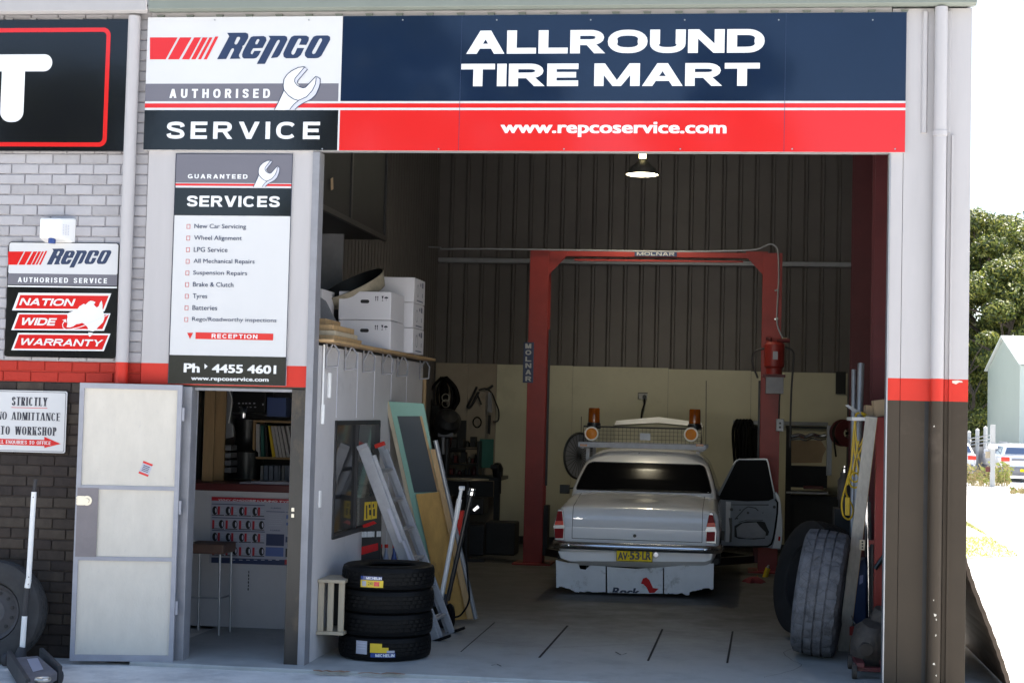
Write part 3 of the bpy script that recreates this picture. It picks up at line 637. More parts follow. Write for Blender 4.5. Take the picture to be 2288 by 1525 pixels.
for i, s in enumerate(['New Car Servicing','Wheel Alignment','LPG Service','All Mechanical Repairs','Suspension Repairs','Brake & Clutch','Tyres','Batteries','Rego/Roadworthy inspections']):
    y = 506+25.95*i; x = 434.5-.62*i; ws_ = [115,106,75,136,120,90,32,55,188][i]
    desc = any(c in s for c in 'gpy/'); zc = y+.006*(ws_)
    ftext('lettering', s, (x,y-6), (x+ws_,y+((9 if '/' in s else 8) if desc else 5.5)), YT, 'letter_navy', sv, bold=.004)
    m = MB(); A = at(421-.62*i, y, YT); h = .017; wq = .014; tk = .003
    for x0, x1, a, b in ((-wq,wq,h-tk,h),(-wq,wq,-h,-h+tk),(-wq,-wq+tk,-h,h),(wq-tk,wq,-h,h)): m.bx(A.x+x0, A.x+x1, YT, YT+.001, A.z+a, A.z+b)
    m.build('tick_box', 'sign_red', sv)
m = MB(); fpoly(m, [[(418,743),(431.5,743),(424.5,757)]], YT); m.build('arrow_mark', 'sign_red', sv, flatn=True)
sheet('red_bar', (437,742), (610,760), YT, 'sign_red', sv)
fcaps('lettering', 'RECEPTION', (473,745.5), (575,756.5), YT-.001, 'letter_white', sv, sv=.27, sh=.2, gap=.34)
ftext('lettering', 'Ph', (411,811), (446,832), YT, 'letter_white', sv, bold=.045)
m = MB(); fpoly(m, [[(457,812),(464,818),(457,824)]], YT); m.build('arrow_mark', 'letter_white', sv, flatn=True)
ftext('lettering', '4455 4601', (474,813), (617,835), YT, 'letter_white', sv, bold=.045)
ftext('lettering', 'www.repcoservice.com', (427,840), (600,855), YT, 'letter_white', sv, bold=.035)
# ---- no admittance sign
YA = -.03
na_ = thing('admittance_sign', 'white metal notice forbidding entry to the workshop with a red arrow, on brown bricks', 'sign', (-5.4,YA,1.8))
A, B = at(152,874,YA), at(152,1012,YA)
plate(na_, at(-22,940,YA).x, A.x-.005, B.z, A.z, YA, .006, .016, 'sign_white')
x0, x1 = at(-18,940,YA).x, A.x-.018
m = MB(); m.poly([to3(rr(x0-.004,x1+.004,B.z+.008,A.z-.008,.014), YA-.001), to3(rr(x0,x1,B.z+.012,A.z-.012,.012), YA-.001)]); m.build('border', 'letter_dark', na_, flatn=True)
SER = dict(sv=.2, sh=.075, gap=.13, sp=.4, serif=True)
fcaps('lettering', 'STRICTLY', (27,886), (105,907), YA-.002, 'letter_dark', na_, **SER)
fcaps('lettering', 'NO ADMITTANCE', (-6,919), (134,940), YA-.002, 'letter_dark', na_, **SER)
fcaps('lettering', 'TO WORKSHOP', (2,951), (126,973), YA-.002, 'letter_dark', na_, **SER)
m = MB(); A_, B_ = at(26,908.5,YA), at(106,908.5,YA); m.bx(A_.x, B_.x, YA-.002, YA-.001, A_.z-.006, A_.z-.002); m.build('underline', 'sign_red', na_)
m = MB(); fpoly(m, [[(-18,979),(99,982),(99,975),(136,991),(99,1000),(99,996),(-18,992)]], YA-.002); m.build('arrow_mark', 'sign_red', na_, flatn=True)
fcaps('lettering', 'ALL ENQUIRIES TO OFFICE', (-8,982), (113,993), YA-.003, 'letter_white', na_, sv=.2, sh=.1, gap=.16, sp=.4, serif=True)
# ---- alarm box
al = thing('alarm_box', 'white plastic alarm siren box with a blue lens above the warranty sign', 'alarm box', (-5.25,-.07,3.2))
A, B = at(89,487,-.12), at(139,532,-.12)
m = MB(); X0, X1, Z1_, Z0_ = A.x, B.x, A.z, B.z
m.add([(X0,-.12,Z0_),(X1-.02,-.12,Z0_),(X1-.02,-.12,Z1_),(X0,-.12,Z1_),(X0-.005,0,Z0_-.03),(X1+.055,0,Z0_-.03),(X1+.055,0,Z1_+.015),(X0-.005,0,Z1_+.015)], [(0,1,2,3),(0,4,5,1),(1,5,6,2),(2,6,7,3),(3,7,4,0),(4,7,6,5)])
m.build('case', 'plastic_white', al, bevel=.012, seg=3)
m = MB()
for i in range(7):
    for j in range(3): c = V((X1+.002+.011*j, -.07+.02*j-.02, Z0_+.03+.012*i)); m.ob(c+V((.004,-.028+.0,0)), (.003,.0035,0), (.001,-.001,0), (0,0,.003))
m.build('vent_slots', 'line_grey', al)
m = MB(); m.cyl(((X0+X1)/2,-.095,Z0_-.04),((X0+X1)/2,-.095,Z0_+.002),.028,n=20); m.build('strobe_lens', 'blue_lens', al, bevel=.004)
# ================================================================ OFFICE BOX INSIDE THE SHED
WX = -3.2
of = thing('office_cubicle', 'white office cubicle inside the shed with a dark sliding window and plank shelf on top', 'office', (WX,2,0))
m = MB()
wy0, wy1, wz0, wz1 = .63, 2.14, .885, 1.825
for a, b, c, d in ((.11,wy0,0,2.40),(wy0,wy1,0,wz0),(wy0,wy1,wz1,2.40),(wy1,3.95,0,2.40)): m.bx(WX-.055, WX, a, b, c, d)
m.build('wall', 'office_white', of)
m = MB(); m.bx(-5.0, WX-.056, 3.9, 3.95, 0, 2.40); m.bx(-5.05, -5.0, .26, 3.95, 0, 2.4); m.build('wall', 'office_white', of)
m = MB(); m.bx(-5.05, WX-.0, .26, 3.95, 2.401, 2.425); m.build('ceiling', 'dark', of)
for y in (.66, 1.30, 1.9, 2.55, 3.2): m = MB(); m.bx(WX, WX+.004, y-.0015, y+.0015, 1.85 if wy0-.1 < y < wy1 else .0, 2.40); m.build('wall_seam', 'line_grey', of)
wf = MB()
for a, b, c, d in ((wy0,wy0+.035,wz0,wz1),(wy1-.035,wy1,wz0,wz1),(wy0+.035,wy1-.035,wz0,wz0+.035),(wy0+.035,wy1-.035,wz1-.035,wz1)): wf.bx(WX-.05, WX+.012, a, b, c, d)
wf.bx(WX-.03, WX+.006, 1.37, 1.40, wz0+.035, wz1-.035)
wn = wf.build('window', 'dark_steel', of, bevel=.003)
m = MB(); m.bx(WX-.022, WX-.018, wy0+.035, 1.37, wz0+.035, wz1-.035); m.build('pane', 'glass_dark', wn)
mk('glass_clear', (.6,.62,.6), .05, trans=.9)
m = MB(); m.bx(WX-.030, WX-.026, 1.40, wy1-.035, wz0+.035, wz1-.035); m.build('pane', 'glass_clear', wn)
sh = MB(); sh.bx(WX-.4, -3.085, .115, 4.02, 2.426, 2.45); sf = sh.build('shelf_board', 'timber', of, bevel=.003)
for y in (.28,.85,1.45,2.15,2.75,3.75):
    m = MB(); b = .0085
    m.tube([(WX+.012,y,2.42),(WX+.012,y,2.23)], b, 6); m.tube([(WX+.012,y,2.235),(WX+.10,y+.02,2.245)], b, 6)
    m.tube([(WX+.10,y+.02,2.245),(WX+.105,y+.02,2.36),(WX+.07,y+.01,2.415)], b, 6); m.tube([(WX+.012,y,2.33),(WX+.06,y,2.42)], b, 6)
    m.build('shelf_bracket', 'steel_grey', of)
m = MB(); m.tube([(WX+.015,.2,2.41),(WX+.015,.2,1.95)], .008, 8); m.cyl((WX+.018,.2,1.80),(WX+.018,.2,1.95), .016, n=12); m.build('conduit', 'plastic_white', of)
m = MB(); m.bx(WX, WX+.03, .36, .40, 2.0, 2.2); m.build('lamp_tube', 'plastic_white', of, bevel=.01)
m = MB(); m.bx(WX, WX+.012, .22, .27, 1.16, 1.29); m.build('light_switch', 'plastic_white', of, bevel=.004)
# ---- counter, poster, stool
CY = 1.75
ct = thing('reception_counter', 'white painted reception counter with a dark red top edge inside the office', 'counter', (-4,CY,0))
m = MB(); m.bx(-4.99, -3.26, CY, CY+.05, .0, 1.178); m.build('front_panel', 'office_white', ct)
m = MB(); m.bx(-4.99, -3.26, CY-.02, CY+.55, 1.179, 1.245); m.build('counter_top', 'dark_red', ct, bevel=.008)
m = MB()
A, B = at(556,1272,CY-.004), at(556,1318,CY-.004)
for i in range(6): m.bx(A.x-.006+.002*(i%2), A.x+.004, CY-.003, CY-.001, B.z+(A.z-B.z)*i/6, B.z+(A.z-B.z)*(i+.7)/6)
m.build('stain', 'black_wood', ct)
PY = CY-.022
po = thing('tyre_poster', 'dark blue and white tyre poster with a red headline on the counter front', 'poster', (-4.1,PY,.9))
pc = lambda x, z: (460+x/7.624, 1080+z/7.624)
def pr(m, a, b, k, mi):    # poster rectangle in poster-picture coordinates
    A, B = at(*pc(*a), PY), at(*pc(*b), PY); m.bx(A.x, B.x, PY-.0008*k-.0004, PY-.0008*k+.0003, min(A.z,B.z), max(A.z,B.z), mi)
mk('poster_white', (.38,.38,.44), .35); mk('poster_blue', (.03,.045,.11), .35); mk('poster_red', (.45,.02,.03), .35); mk('poster_sky', (.10,.15,.36), .35)
m = MB(); A, B = at(*pc(95,225),PY), at(*pc(1590,1400),PY); m.bx(A.x, B.x, PY, PY+.002, B.z, A.z); m.build('paper', 'poster_white', po)
m = MB(); pr(m, (100,222), (1590,330), 1, 0); m.build('headline_bar', 'poster_red', po)
m = MB(); A, B = at(*pc(210,255),PY), at(*pc(1560,330),PY)
caps(m, 'WHY CHOOSE KUMHO TYRES', (A.x,PY-.0022,B.z), UX, UZ, B.x-A.x, A.z-B.z, (0,-1,0), sv=.3, sh=.23, gap=.16, sp=.5, shear=.25); m.build('lettering', 'letter_white', po, flatn=True)
m = MB(); PM = ['poster_blue','poster_red','plastic_black','poster_sky','line_grey']
for r_ in range(4):
    y0 = 375+232*r_-(15 if r_ > 1 else 0)
    if r_ < 3: pr(m, (105,y0-28), (1005,y0-12), 1, 0)
    for c_ in range(4):
        x = 105+228*c_; z0 = y0+6*c_; fl = r_ % 2
        pr(m, (x,z0+148), (x+205,z0+168), 1, 2)
        xr = x+(100 if not fl else 5); pr(m, (xr,z0+8), (xr+32,z0+148), 1, 1)
        cx = x+(48 if not fl else 160)
        fpoly(m, [[pc(cx+45*math.cos(R(t)), z0+78+72*math.sin(R(t))) for t in range(0,360,24)]], PY-.0018, 2)
        fpoly(m, [[pc(cx+18+14*math.cos(R(t)), z0+78+44*math.sin(R(t))) for t in range(0,360,36)]], PY-.0026, 4)
        for q in range(2): xx = x+(150 if not fl else 55); pr(m, (xx,z0+50+30*q), (xx+42,z0+58+30*q), 1, 4)
pr(m, (1030,465), (1345,485), 1, 0); pr(m, (1030,850), (1330,1060), 1, 0); pr(m, (1020,1075), (1320,1240), 1, 3); pr(m, (1360,480), (1500,492), 1, 0)
pr(m, (1370,530), (1500,600), 1, 3); pr(m, (1370,660), (1500,710), 1, 3); pr(m, (1360,900), (1500,1000), 1, 0); pr(m, (1360,1100), (1420,1250), 1, 2)
for q in range(6): pr(m, (1070,520+36*q), (1310-15*(q%3),530+36*q), 1, 4)
pr(m, (95,1250), (1590,1395), 1, 0); pr(m, (1345,1290), (1430,1375), 2, 1)
for q in range(7): pr(m, (440+125*q,1290), (500+125*q,1302), 2, 4)
m.build('picture_blocks', PM, po, flatn=True)
m = MB()
for a, b, s in (((1110,400),(1280,428),'KUMHO'),((1100,780),(1265,806),'KUMHO')):
    A, B = at(*pc(*a),PY), at(*pc(*b),PY); caps(m, s, (A.x,PY-.0012,B.z), UX, UZ, B.x-A.x, A.z-B.z, (0,-1,0))
m.build('lettering', 'poster_blue', po, flatn=True)
sl = thing('stool', 'bare metal stool with a worn brown seat in front of the counter', 'stool', (-4.25,1.3,0))
A, B = at(504,1215,1.2), at(504,1237,1.2); zs = A.z
m = MB(); m.bx(A.x-.34, A.x, 1.15, 1.48, B.z, A.z); mk('stool_brown', (.13,.07,.05), .6, ns=8, na=.3); m.build('seat', 'stool_brown', sl, bevel=.015)
for x, y in ((A.x-.045,1.2),(A.x-.03,1.44),(A.x-.31,1.2),(A.x-.31,1.44)):
    m = MB(); m.tube([(x,y,B.z),(x+.012,y,.005)], .011, 8); m.build('leg', 'zinc', sl)
m = MB(); zz = at(470,1335,1.2).z; m.tube([(A.x-.31,1.2,zz),(A.x-.04,1.2,zz)], .008, 6); m.tube([(A.x-.035,1.2,zz),(A.x-.03,1.44,zz)], .008, 6); m.build('footrest', 'zinc', sl)
# ---- studs, shelf unit and clutter behind the counter
OY = 2.75
def fbox(m, a, b, Y, dep, mi=0):
    A, B = at(*a, Y), at(*b, Y); m.bx(min(A.x,B.x), max(A.x,B.x), Y, Y+dep, min(A.z,B.z), max(A.z,B.z), mi); return m
for a, b, Y in (((458,858),(474,1080),2.0),((483,858),(499,1064),2.2)):
    m = MB(); A, B = at(*a,Y), at(*b,Y); m.bx(A.x, B.x, Y, Y+.03, 1.246, 2.40); m.build('wall_stud', 'timber', of, bevel=.003)
m = MB(); A = at(457,900,2.4); m.bx(-4.99, A.x, 2.35, 2.39, 1.24, 2.4); m.build('wall_lining', 'black_wood', of)
bs_ = thing('bookcase', 'narrow timber bookcase holding binders at the back of the office', 'bookcase', at(620,1090,OY))
A, B = at(566,938,OY), at(566,1085,OY); XR = -3.27
m = MB(); m.bx(A.x, A.x+.02, OY, OY+.28, B.z-.1, A.z); m.build('side_panel', 'timber', bs_)
for py in (941,1022.5,1092):
    z_ = at(610,py,OY).z; m = MB(); m.bx(A.x+.021, XR, OY, OY+.28, z_-.012, z_+.008); m.build('shelf', 'timber', bs_)
m = MB(); m.bx(A.x+.021, XR, OY+.281, OY+.29, B.z-.1, A.z); m.build('back_panel', 'dark', bs_)
OZ = lambda l: [(440+x/6.63, 860+y/6.63) for x, y in l]
mk('binder_white', (.5,.47,.47), .5, ns=20, na=.1); mk('binder_green', (.02,.12,.10), .5); mk('binder_blue', (.28,.30,.38), .5, ns=20, na=.1); mk('binder_black', (.012,.012,.013), .5)
def binder(q, mat, lab, grp):
    m = MB(); pts = [at(x, y, OY+.02) for x, y in OZ(q)]; m.prism(pts, (0,.22,0)); o = m.build('binder', mat, None, bevel=.002); tag(o, lab, 'binder', grp)
OR = ['first','second','third','fourth','fifth','sixth','seventh','eighth','ninth']
binder([(875,575),(930,575),(930,1055),(872,1055)], 'binder_white', 'upright white binder at the left end of the upper bookcase shelf', 'binders on the upper shelf')
binder([(942,595),(990,595),(995,1062),(945,1062)], 'binder_green', 'upright green binder beside the white one on the upper shelf', 'binders on the upper shelf')
binder([(1000,605),(1028,605),(1060,1062),(1018,1062)], 'binder_black', 'black binder between the green binder and the yellow folder', 'binders on the upper shelf')
binder([(1050,600),(1078,600),(1165,1060),(1115,1065)], 'yellow', 'slim yellow folder leaning on the upper bookcase shelf', 'binders on the upper shelf')
for i, (a, b) in enumerate(zip((1092,1140,1190,1245,1312,1388),(1168,1222,1272,1332,1398,1455))):
    binder([(a,605),(a+42,605),(b+46,1068),(b,1072)], 'binder_white', f'white binder leaning on the upper shelf, {OR[i]} to the right of the yellow folder', 'binders on the upper shelf')
for i, (a, b) in enumerate(((935,972),(985,1045),(1060,1125),(1140,1195),(1203,1228),(1250,1290),(1300,1385),(1400,1455))):
    binder([(a+8,1192),(b+6,1192),(b,1480),(a,1480)], ['binder_white','binder_blue','binder_blue','binder_blue','binder_blue','binder_white','binder_blue','binder_blue'][i], f'pale grey binder on the lower bookcase shelf, {OR[i]} from the left', 'binders on the lower shelf')
bx_ = fbox(MB(), (597,887), (638,931), OY, .2).build('box', 'poster_sky', None, bevel=.004); tag(bx_, 'dark blue box standing on top of the bookcase', 'box')
t = thing('sound_system', 'black stereo unit with small lit dials on a high office shelf', 'stereo', at(555,925,OY))
fbox(MB(), (520,872), (592,922), OY, .25).build('case', 'plastic_black', t, bevel=.006)
m = MB()
for x in (532,541,548,556,566): fbox(m, (x,899), (x+4,902), OY-.003, .002); fbox(m, (x+2,908), (x+6,910), OY-.003, .002)
fbox(m, (586,901), (589,905), OY-.003, .002); m.build('buttons', 'line_grey', t)
m = MB(); fbox(m, (510,922.5), (594,926), OY-.05, .35); tag(m.build('wall_shelf', 'dark_steel'), 'thin dark shelf carrying the black stereo', 'shelf')
t = thing('coffee_machine', 'black coffee machine with a chrome cap on the office bench', 'coffee machine', at(540,1080,OY-.1))
A = at(538,1060,OY-.05); rb = .16
m = MB(); m.lathe([(.001,0),(rb,0),(rb,.25),(.12,.3),(.10,.42),(.12,.48),(.12,.56),(.001,.57)], (A.x,OY+.1,1.24), n=24); m.build('body', 'plastic_black', t)
m = MB(); m.lathe([(.001,0),(.035,0),(.04,.03),(.04,.09),(.03,.11),(.001,.11)], (A.x+.0,OY-.03,1.24+.57), n=20); m.build('cap', 'chrome', t)
t = thing('paper_bag', 'grey plastic bag hanging from the office wall stud', 'bag', at(512,960,2.4))
m = MB(); m.prism([at(x,y,2.4) for x,y in ((502,868),(516,868),(518,900),(512,940),(521,950),(522,975),(500,981),(498,950))], (0,.05,0)); m.build('bag_body', 'steel_grey', t, bevel=.01)
m = MB(); m.tube(spline([at(x,y,2.38) for x,y in ((510,868),(518,890),(516,915),(511,945))],4), .006, 6); m.build('handle', 'plastic_white', t)
for i, py in enumerate((1000,1017,1034,1050)):
    m = MB(); fbox(m, (498,py-6), (516-(i%2),py+6), 2.5, .18); m.build('tray', 'steel_grey', None, bevel=.003); tag(bpy.context.scene.collection.objects[-1], f'grey document tray, {OR[i]} from the top of the pile behind the stud', 'tray', 'document trays')
m = MB(); A = at(520,1085,1.85); m.bx(-4.35, -3.72, 1.78, 2.2, 1.2455, 1.257); m.bx(-4.25,-3.8,1.8,2.1,1.2575,1.266); tag(m.build('paper_pile', 'poster_white', None), 'loose papers lying on the reception counter top', 'papers')

# ================================================================ ON TOP OF THE OFFICE
def carton(x0, x1, y0, y1, z0, z1, lab, grp, hole=True, side=False):
    t = thing('carton', lab, 'carton', ((x0+x1)/2,(y0+y1)/2,z0), grp)
    m = MB(); m.bx(x0, x1, y0, y1, z0+.001, z1-.002); m.build('box_body', 'carton', t, bevel=.006)
    w_ = x1-x0; h = z1-z0; cx = (x0+x1)/2
    if hole:
        m = MB(); m.prism(to3(rr(cx-.04, cx+.04, z1-h*.42, z1-h*.42+.032, .0155), y0-.001), (0,.0006,0)); m.build('hand_hole', 'dark', t)
        m = MB(); q = x0+w_*.70; s_ = .03; zt_ = z1-h*.33
        for k in range(2): m.bx(q+k*.018, q+k*.018+.006, y0-.0008, y0-.0004, zt_, zt_+.035); m.add([(q+k*.018-.005,y0-.0008,zt_+.03),(q+k*.018+.011,y0-.0008,zt_+.03),(q+k*.018+.003,y0-.0008,zt_+.045)], [(0,1,2)])
        q2 = q+.055; m.add([(q2,y0-.0008,zt_+.044),(q2+.02,y0-.0008,zt_+.044),(q2+.013,y0-.0008,zt_+.02),(q2+.007,y0-.0008,zt_+.02)], [(0,1,2,3)]); m.bx(q2+.0085,q2+.0115,y0-.0008,y0-.0004,zt_+.002,zt_+.02); m.bx(q2+.003,q2+.017,y0-.0008,y0-.0004,zt_-.002,zt_+.002)
        q3 = q+.098; m.poly([[(q3+.018*math.cos(R(a)),y0-.0008,zt_+.022+.016*math.sin(R(a))) for a in range(0,181,20)]]); m.bx(q3-.0015,q3+.0015,y0-.0008,y0-.0004,zt_,zt_+.022)
        m.build('handling_marks', 'letter_dark', t, flatn=True)
    if side:
        m = MB(); yc = (y0+y1)/2; zc = (z0+z1)/2
        m.ribbon([(x1+.001,yc-.08+.045*math.cos(R(a)),zc+.055*math.sin(R(a))) for a in range(0,361,20)], .008, (1,0,0))
        m.bx(x1+.0006,x1+.001,yc+.1,yc+.16,zc+.04,zc+.09); m.bx(x1+.0006,x1+.001,yc+.02,yc+.06,zc+.05,zc+.08); m.bx(x1+.0006,x1+.001,yc-.12,yc+.15,z0+.02,z0+.032); m.bx(x1+.0006,x1+.001,yc+.12,yc+.14,zc-.05,zc-.01)
        m.build('printed_marks', 'poster_blue', t, flatn=True)
carton(-3.565, -3.088, 2.0, 2.53, 2.452, 2.712, 'white carton with a hand hole, lower of the two stacked on the office shelf', 'cartons on the office shelf')
carton(-3.568, -3.092, 2.0, 2.53, 2.713, 2.968, 'white carton with a hand hole, upper of the two under the black dish', 'cartons on the office shelf')
for i in range(3): carton(-3.47, -3.03-.004*(i%2), 2.66, 3.14, 2.452+.236*i, 2.687+.236*i, ['bottom','middle','top'][i]+' white carton of the printed stack of three at the end of the office shelf', 'cartons on the office shelf', False, True)
m = MB(); A = at(728,690,1.7); m.bx(A.x-.12, at(733,690,1.9).x, 1.7, 2.1, 2.452, 2.96); tag(m.build('carton', 'carton', None, bevel=.005), 'white carton half hidden behind the steel door channel', 'carton', 'cartons on the office shelf')
t = thing('dish', 'large black dish with a beige rim tilted on the white cartons', 'dish', (-3.42,2.2,2.97))
mk('dish_rim', (.30,.26,.19), .6, ns=6, na=.25, dirt=(.12,.10,.08), ds=5, dlo=.5, dhi=.8)
ax = V((-.36,-.36,.86)).normalized(); c = at(800,662,2.3); rd = .31
m = MB(); m.lathe([(.001,0),(rd*.86,0),(rd,.13),(rd-.008,.131)], c, ax, 40); m.build('outer_shell', 'dish_rim', t)
m = MB(); m.lathe([(rd-.009,.131),(rd*.86-.008,.01),(.001,.01)], c, ax, 40); m.build('inner_shell', 'dark', t)
for i, (x0, x1, y0, y1, zc) in enumerate(((-3.34,-3.12,.25,1.1,2.452),(-3.36,-3.13,.3,1.0,2.488),(-3.36,-3.16,.35,1.0,2.526),(-3.35,-3.25,.45,.9,2.576))):
    m = MB(); h = (.034,.036,.048,.05)[i]; m.bx(x0, x1, y0, y1, zc, zc+h); tag(m.build('timber_offcut', 'timber' if i != 1 else 'timber_pale', None, bevel=.003), OR[i]+' board up in the small pile of brown timber offcuts on the shelf', 'timber', 'timber offcuts')
m = MB(); m.prism([at(x,y,1.3) for x,y in ((716,664),(728,672),(752,720),(781,759),(716,759))], (0,.012,0)); tag(m.build('metal_plate', 'steel_grey', None), 'grey triangular plate standing behind the timber offcuts', 'plate')
m = MB(); A, B = at(716,522,3.2), at(764,640,3.2); m.bx(A.x, B.x, 3.2, 3.23, 2.45, A.z); tag(m.build('grey_board', 'steel_grey', None), 'tall grey board standing under the dark loft bin', 'board')
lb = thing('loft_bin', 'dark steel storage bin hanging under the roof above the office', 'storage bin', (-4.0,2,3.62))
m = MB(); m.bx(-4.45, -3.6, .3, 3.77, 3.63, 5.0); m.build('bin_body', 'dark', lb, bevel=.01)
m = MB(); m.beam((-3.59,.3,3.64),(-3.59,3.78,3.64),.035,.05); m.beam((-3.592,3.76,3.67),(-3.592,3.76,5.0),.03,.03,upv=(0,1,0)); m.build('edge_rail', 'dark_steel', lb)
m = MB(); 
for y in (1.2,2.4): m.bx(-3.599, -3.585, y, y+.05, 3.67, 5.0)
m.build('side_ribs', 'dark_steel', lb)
m = MB(); A = onx(742,411,-3.58); m.ob(A, (.001,0,0), (0,.035,.01), (0,-.01,.05)); m.build('paper_tag', 'carton_brown', lb)

# ================================================================ TYRES
def tyre_mesh(Ro, Wd, Ri, n=120, grooves=4, lug=2, gd_=.008, chunky=False):
    prof = []; q = Wd/2; tr = []
    prof += [(Ri,-q*.72),(Ri+.012,-q*.86),(Ri+(Ro-Ri)*.45,-q*1.0),(Ri+(Ro-Ri)*.8,-q*.95),(Ro-.012,-q*.84)]
    s0 = len(prof); tw = q*.80; bw = 2*tw/(grooves+1)
    for i in range(grooves+1):
        a = -tw+bw*i+(gd_*.45 if i else 0); b = -tw+bw*(i+1)-(gd_*.45 if i < grooves else 0); crown = lambda h: Ro-.010*(h/tw)**4
        prof += [(crown(a),a),(crown(b),b)]
        if i < grooves: prof += [(Ro-gd_,b+.0005),(Ro-gd_,b+gd_*.9)]
    s1 = len(prof)
    prof += [(Ro-.012,q*.84),(Ri+(Ro-Ri)*.8,q*.95),(Ri+(Ro-Ri)*.45,q),(Ri+.012,q*.86),(Ri,q*.72),(Ri+.03,q*.6),(Ro-.035,q*.55),(Ro-.03,0),(Ro-.035,-q*.55),(Ri+.03,-q*.6)]
    def rf(j, k, r_):
        if s0 <= j < s1 and r_ > Ro-gd_*.9:
            row = (j-s0)//4
            if (k+row*lug) % (3 if not chunky else 5) == 0: return r_-gd_*.6
        if chunky and j in (s0-1, s1) and (k//3) % 2: return r_-.012
        return r_
    return prof, rf, n
def wrap(m, cx, cy, r_, a0, pts_fn):     # bend a flat (u, z) patch round a vertical cylinder
    for v in m.v: a = a0+v.x/r_; rr_ = r_-v.y; v.x, v.y = cx+rr_*math.cos(a), cy+rr_*math.sin(a)
prof, rf, n = tyre_mesh(.362, .186, .205)
offs = [(-2.735,.60,.003),(-2.728,.605,.004),(-2.722,.6,.006),(-2.722,.6,0)]
labs = ['black new tyre at the bottom of the stack, with white ticket and torn label','black new tyre, second from the bottom of the stack of four','black new tyre, third from the bottom of the stack of four','black new tyre on top of the stack, with a yellow and blue label']
for i in range(4):
    zc = .094+.178*i; c0 = V((offs[i][0], offs[i][1], zc))
    t = thing('tyre', labs[i], 'tyre', c0, 'new tyres stacked by the office')
    m = MB(); m.lathe(prof, c0, (0,0,1), n, closed=True, rf=lambda j,k,r_,i=i: rf(j,k+i,r_)); m.build('tyre_body', 'rubber', t, ang=25)
    def patch(nm, px0, px1, z0, z1, mat, k=1, txt=None):
        a = lambda px: math.asin(max(-1, min(1, (at(px,1300,.3).x-c0.x)/.365)))-math.pi/2
        u0, u1 = a(px0)*.366, a(px1)*.366; m = MB(); N = 8
        if txt:
            if txt.isalpha(): caps(m, txt, (u0,0,z0), UX, UZ, u1-u0, z1-z0, (0,1,0))
            else: put_text(m, txt, (u0,0,z0), UX, UZ, u1-u0, z1-z0)
        else:
            for q in range(N): m.add([(u0+(u1-u0)*q/N,0,z0),(u0+(u1-u0)*(q+1)/N,0,z0),(u0+(u1-u0)*(q+1)/N,0,z1),(u0+(u1-u0)*q/N,0,z1)], [(0,1,2,3)])
        wrap(m, c0.x, c0.y, .364+.001*k, 0, None)
        return m.build(nm, mat, t, flatn=True)
    if i == 3:
        patch('label', 809, 861, zc-.062, zc-.008, 'yellow', 1); patch('label', 809, 858, zc-.006, zc+.022, 'blue_lens', 1); patch('lettering', 822, 857, zc-.001, zc+.017, 'letter_white', 2, 'MICHELIN')
        patch('label_mark', 812, 822, zc-.055, zc-.015, 'poster_white', 2); patch('label_mark', 840, 852, zc-.052, zc-.018, 'sign_red', 2)
        patch('lettering', 826, 838, zc-.045, zc-.02, 'letter_dark', 2, '241')
    if i == 0:
        patch('ticket', 803, 829, zc-.035, zc+.065, 'poster_white', 1)
        patch('label', 836, 862, zc-.02, zc+.05, 'yellow', 1); patch('label', 862, 876, zc-.02, zc+.02, 'yellow', 1); patch('label', 837, 890, zc-.055, zc-.022, 'blue_lens', 1)
        patch('label', 872, 888, zc-.02, zc-.002, 'poster_white', 2); patch('lettering', 848, 888, zc-.05, zc-.028, 'letter_white', 2, 'MICHELIN')
        for q in range(3): patch('label_mark', 806, 825, zc+.045-.02*q, zc+.049-.02*q, 'line_grey', 2)

# ================================================================ LEANING THINGS BY THE OFFICE WALL
cr = thing('slat_crate', 'small slatted timber rack fixed low on the white office wall', 'rack', (-3.1,.4,.2))
for nm, z0, z1 in (('top_board',.585,.61),('bottom_board',.19,.215)): m = MB(); m.bx(WX+.002, WX+.215, .26, .62, z0, z1); m.build(nm, 'timber_pale', cr, bevel=.003)
for x in (.005,.08,.165): m = MB(); m.bx(WX+x, WX+x+.045, .28, .30, .216, .584); m.build('slat', 'timber_pale', cr, bevel=.002)
m = MB(); m.bx(WX+.002, WX+.21, .60, .615, .216, .584); m.build('back_board', 'dark', cr)
ld = thing('ladder', 'folded aluminium extension ladder leaning on the office wall behind the tyres', 'ladder', (-2.48,1.7,0))
n0, n1 = gd(970,1430), onx(811,1000,-3.14); f0, f1 = gd(1003,1412), onx(850,996,-3.14)
dN = (n1-n0).normalized(); wv = V((0,1,0)); pv = dN.cross(wv).normalized()
for nm, a, b, o_ in (('rail',n0,n1,0),('rail',f0,f1,1),('rail',n0+V((.05,.03,0)),n0+V((.05,.03,0))+(n1-n0)*.96,1),('rail',f0+V((.03,-.02,0)),f0+V((.03,-.02,0))+(f1-f0)*.98,1)):
    m = MB(); d = (b-a).normalized(); pvv = d.cross(wv).normalized()
    m.ob((a+b)/2, pvv*(.045 if abs(o_) < .5 else .026), (b-a)/2, V((0,.004,0))); 
    for s_ in (-1,1): m.ob((a+b)/2+pvv*(.043 if abs(o_) < .5 else .024)*s_+V((0,.012,0)), pvv*.004, (b-a)/2, V((0,.014,0)))
    m.build('rail', 'aluminium', ld, bevel=.002)
for k in range(6):
    f_ = .1+.155*k; m = MB(); a, b = n0.lerp(n1,f_), f0.lerp(f1,f_); m.tube([a,b], .016, 8); m.tube([a+V((.05,0.03,0)),b+V((.03,0,0))], .014, 8); m.build('rung', 'aluminium', ld)
for q in (n1, f1): m = MB(); m.ob(q+dN*.012, pv*.046, wv*.02, dN*.018); m.build('end_cap', 'red_paint' if q is f1 else 'aluminium', ld, bevel=.004)
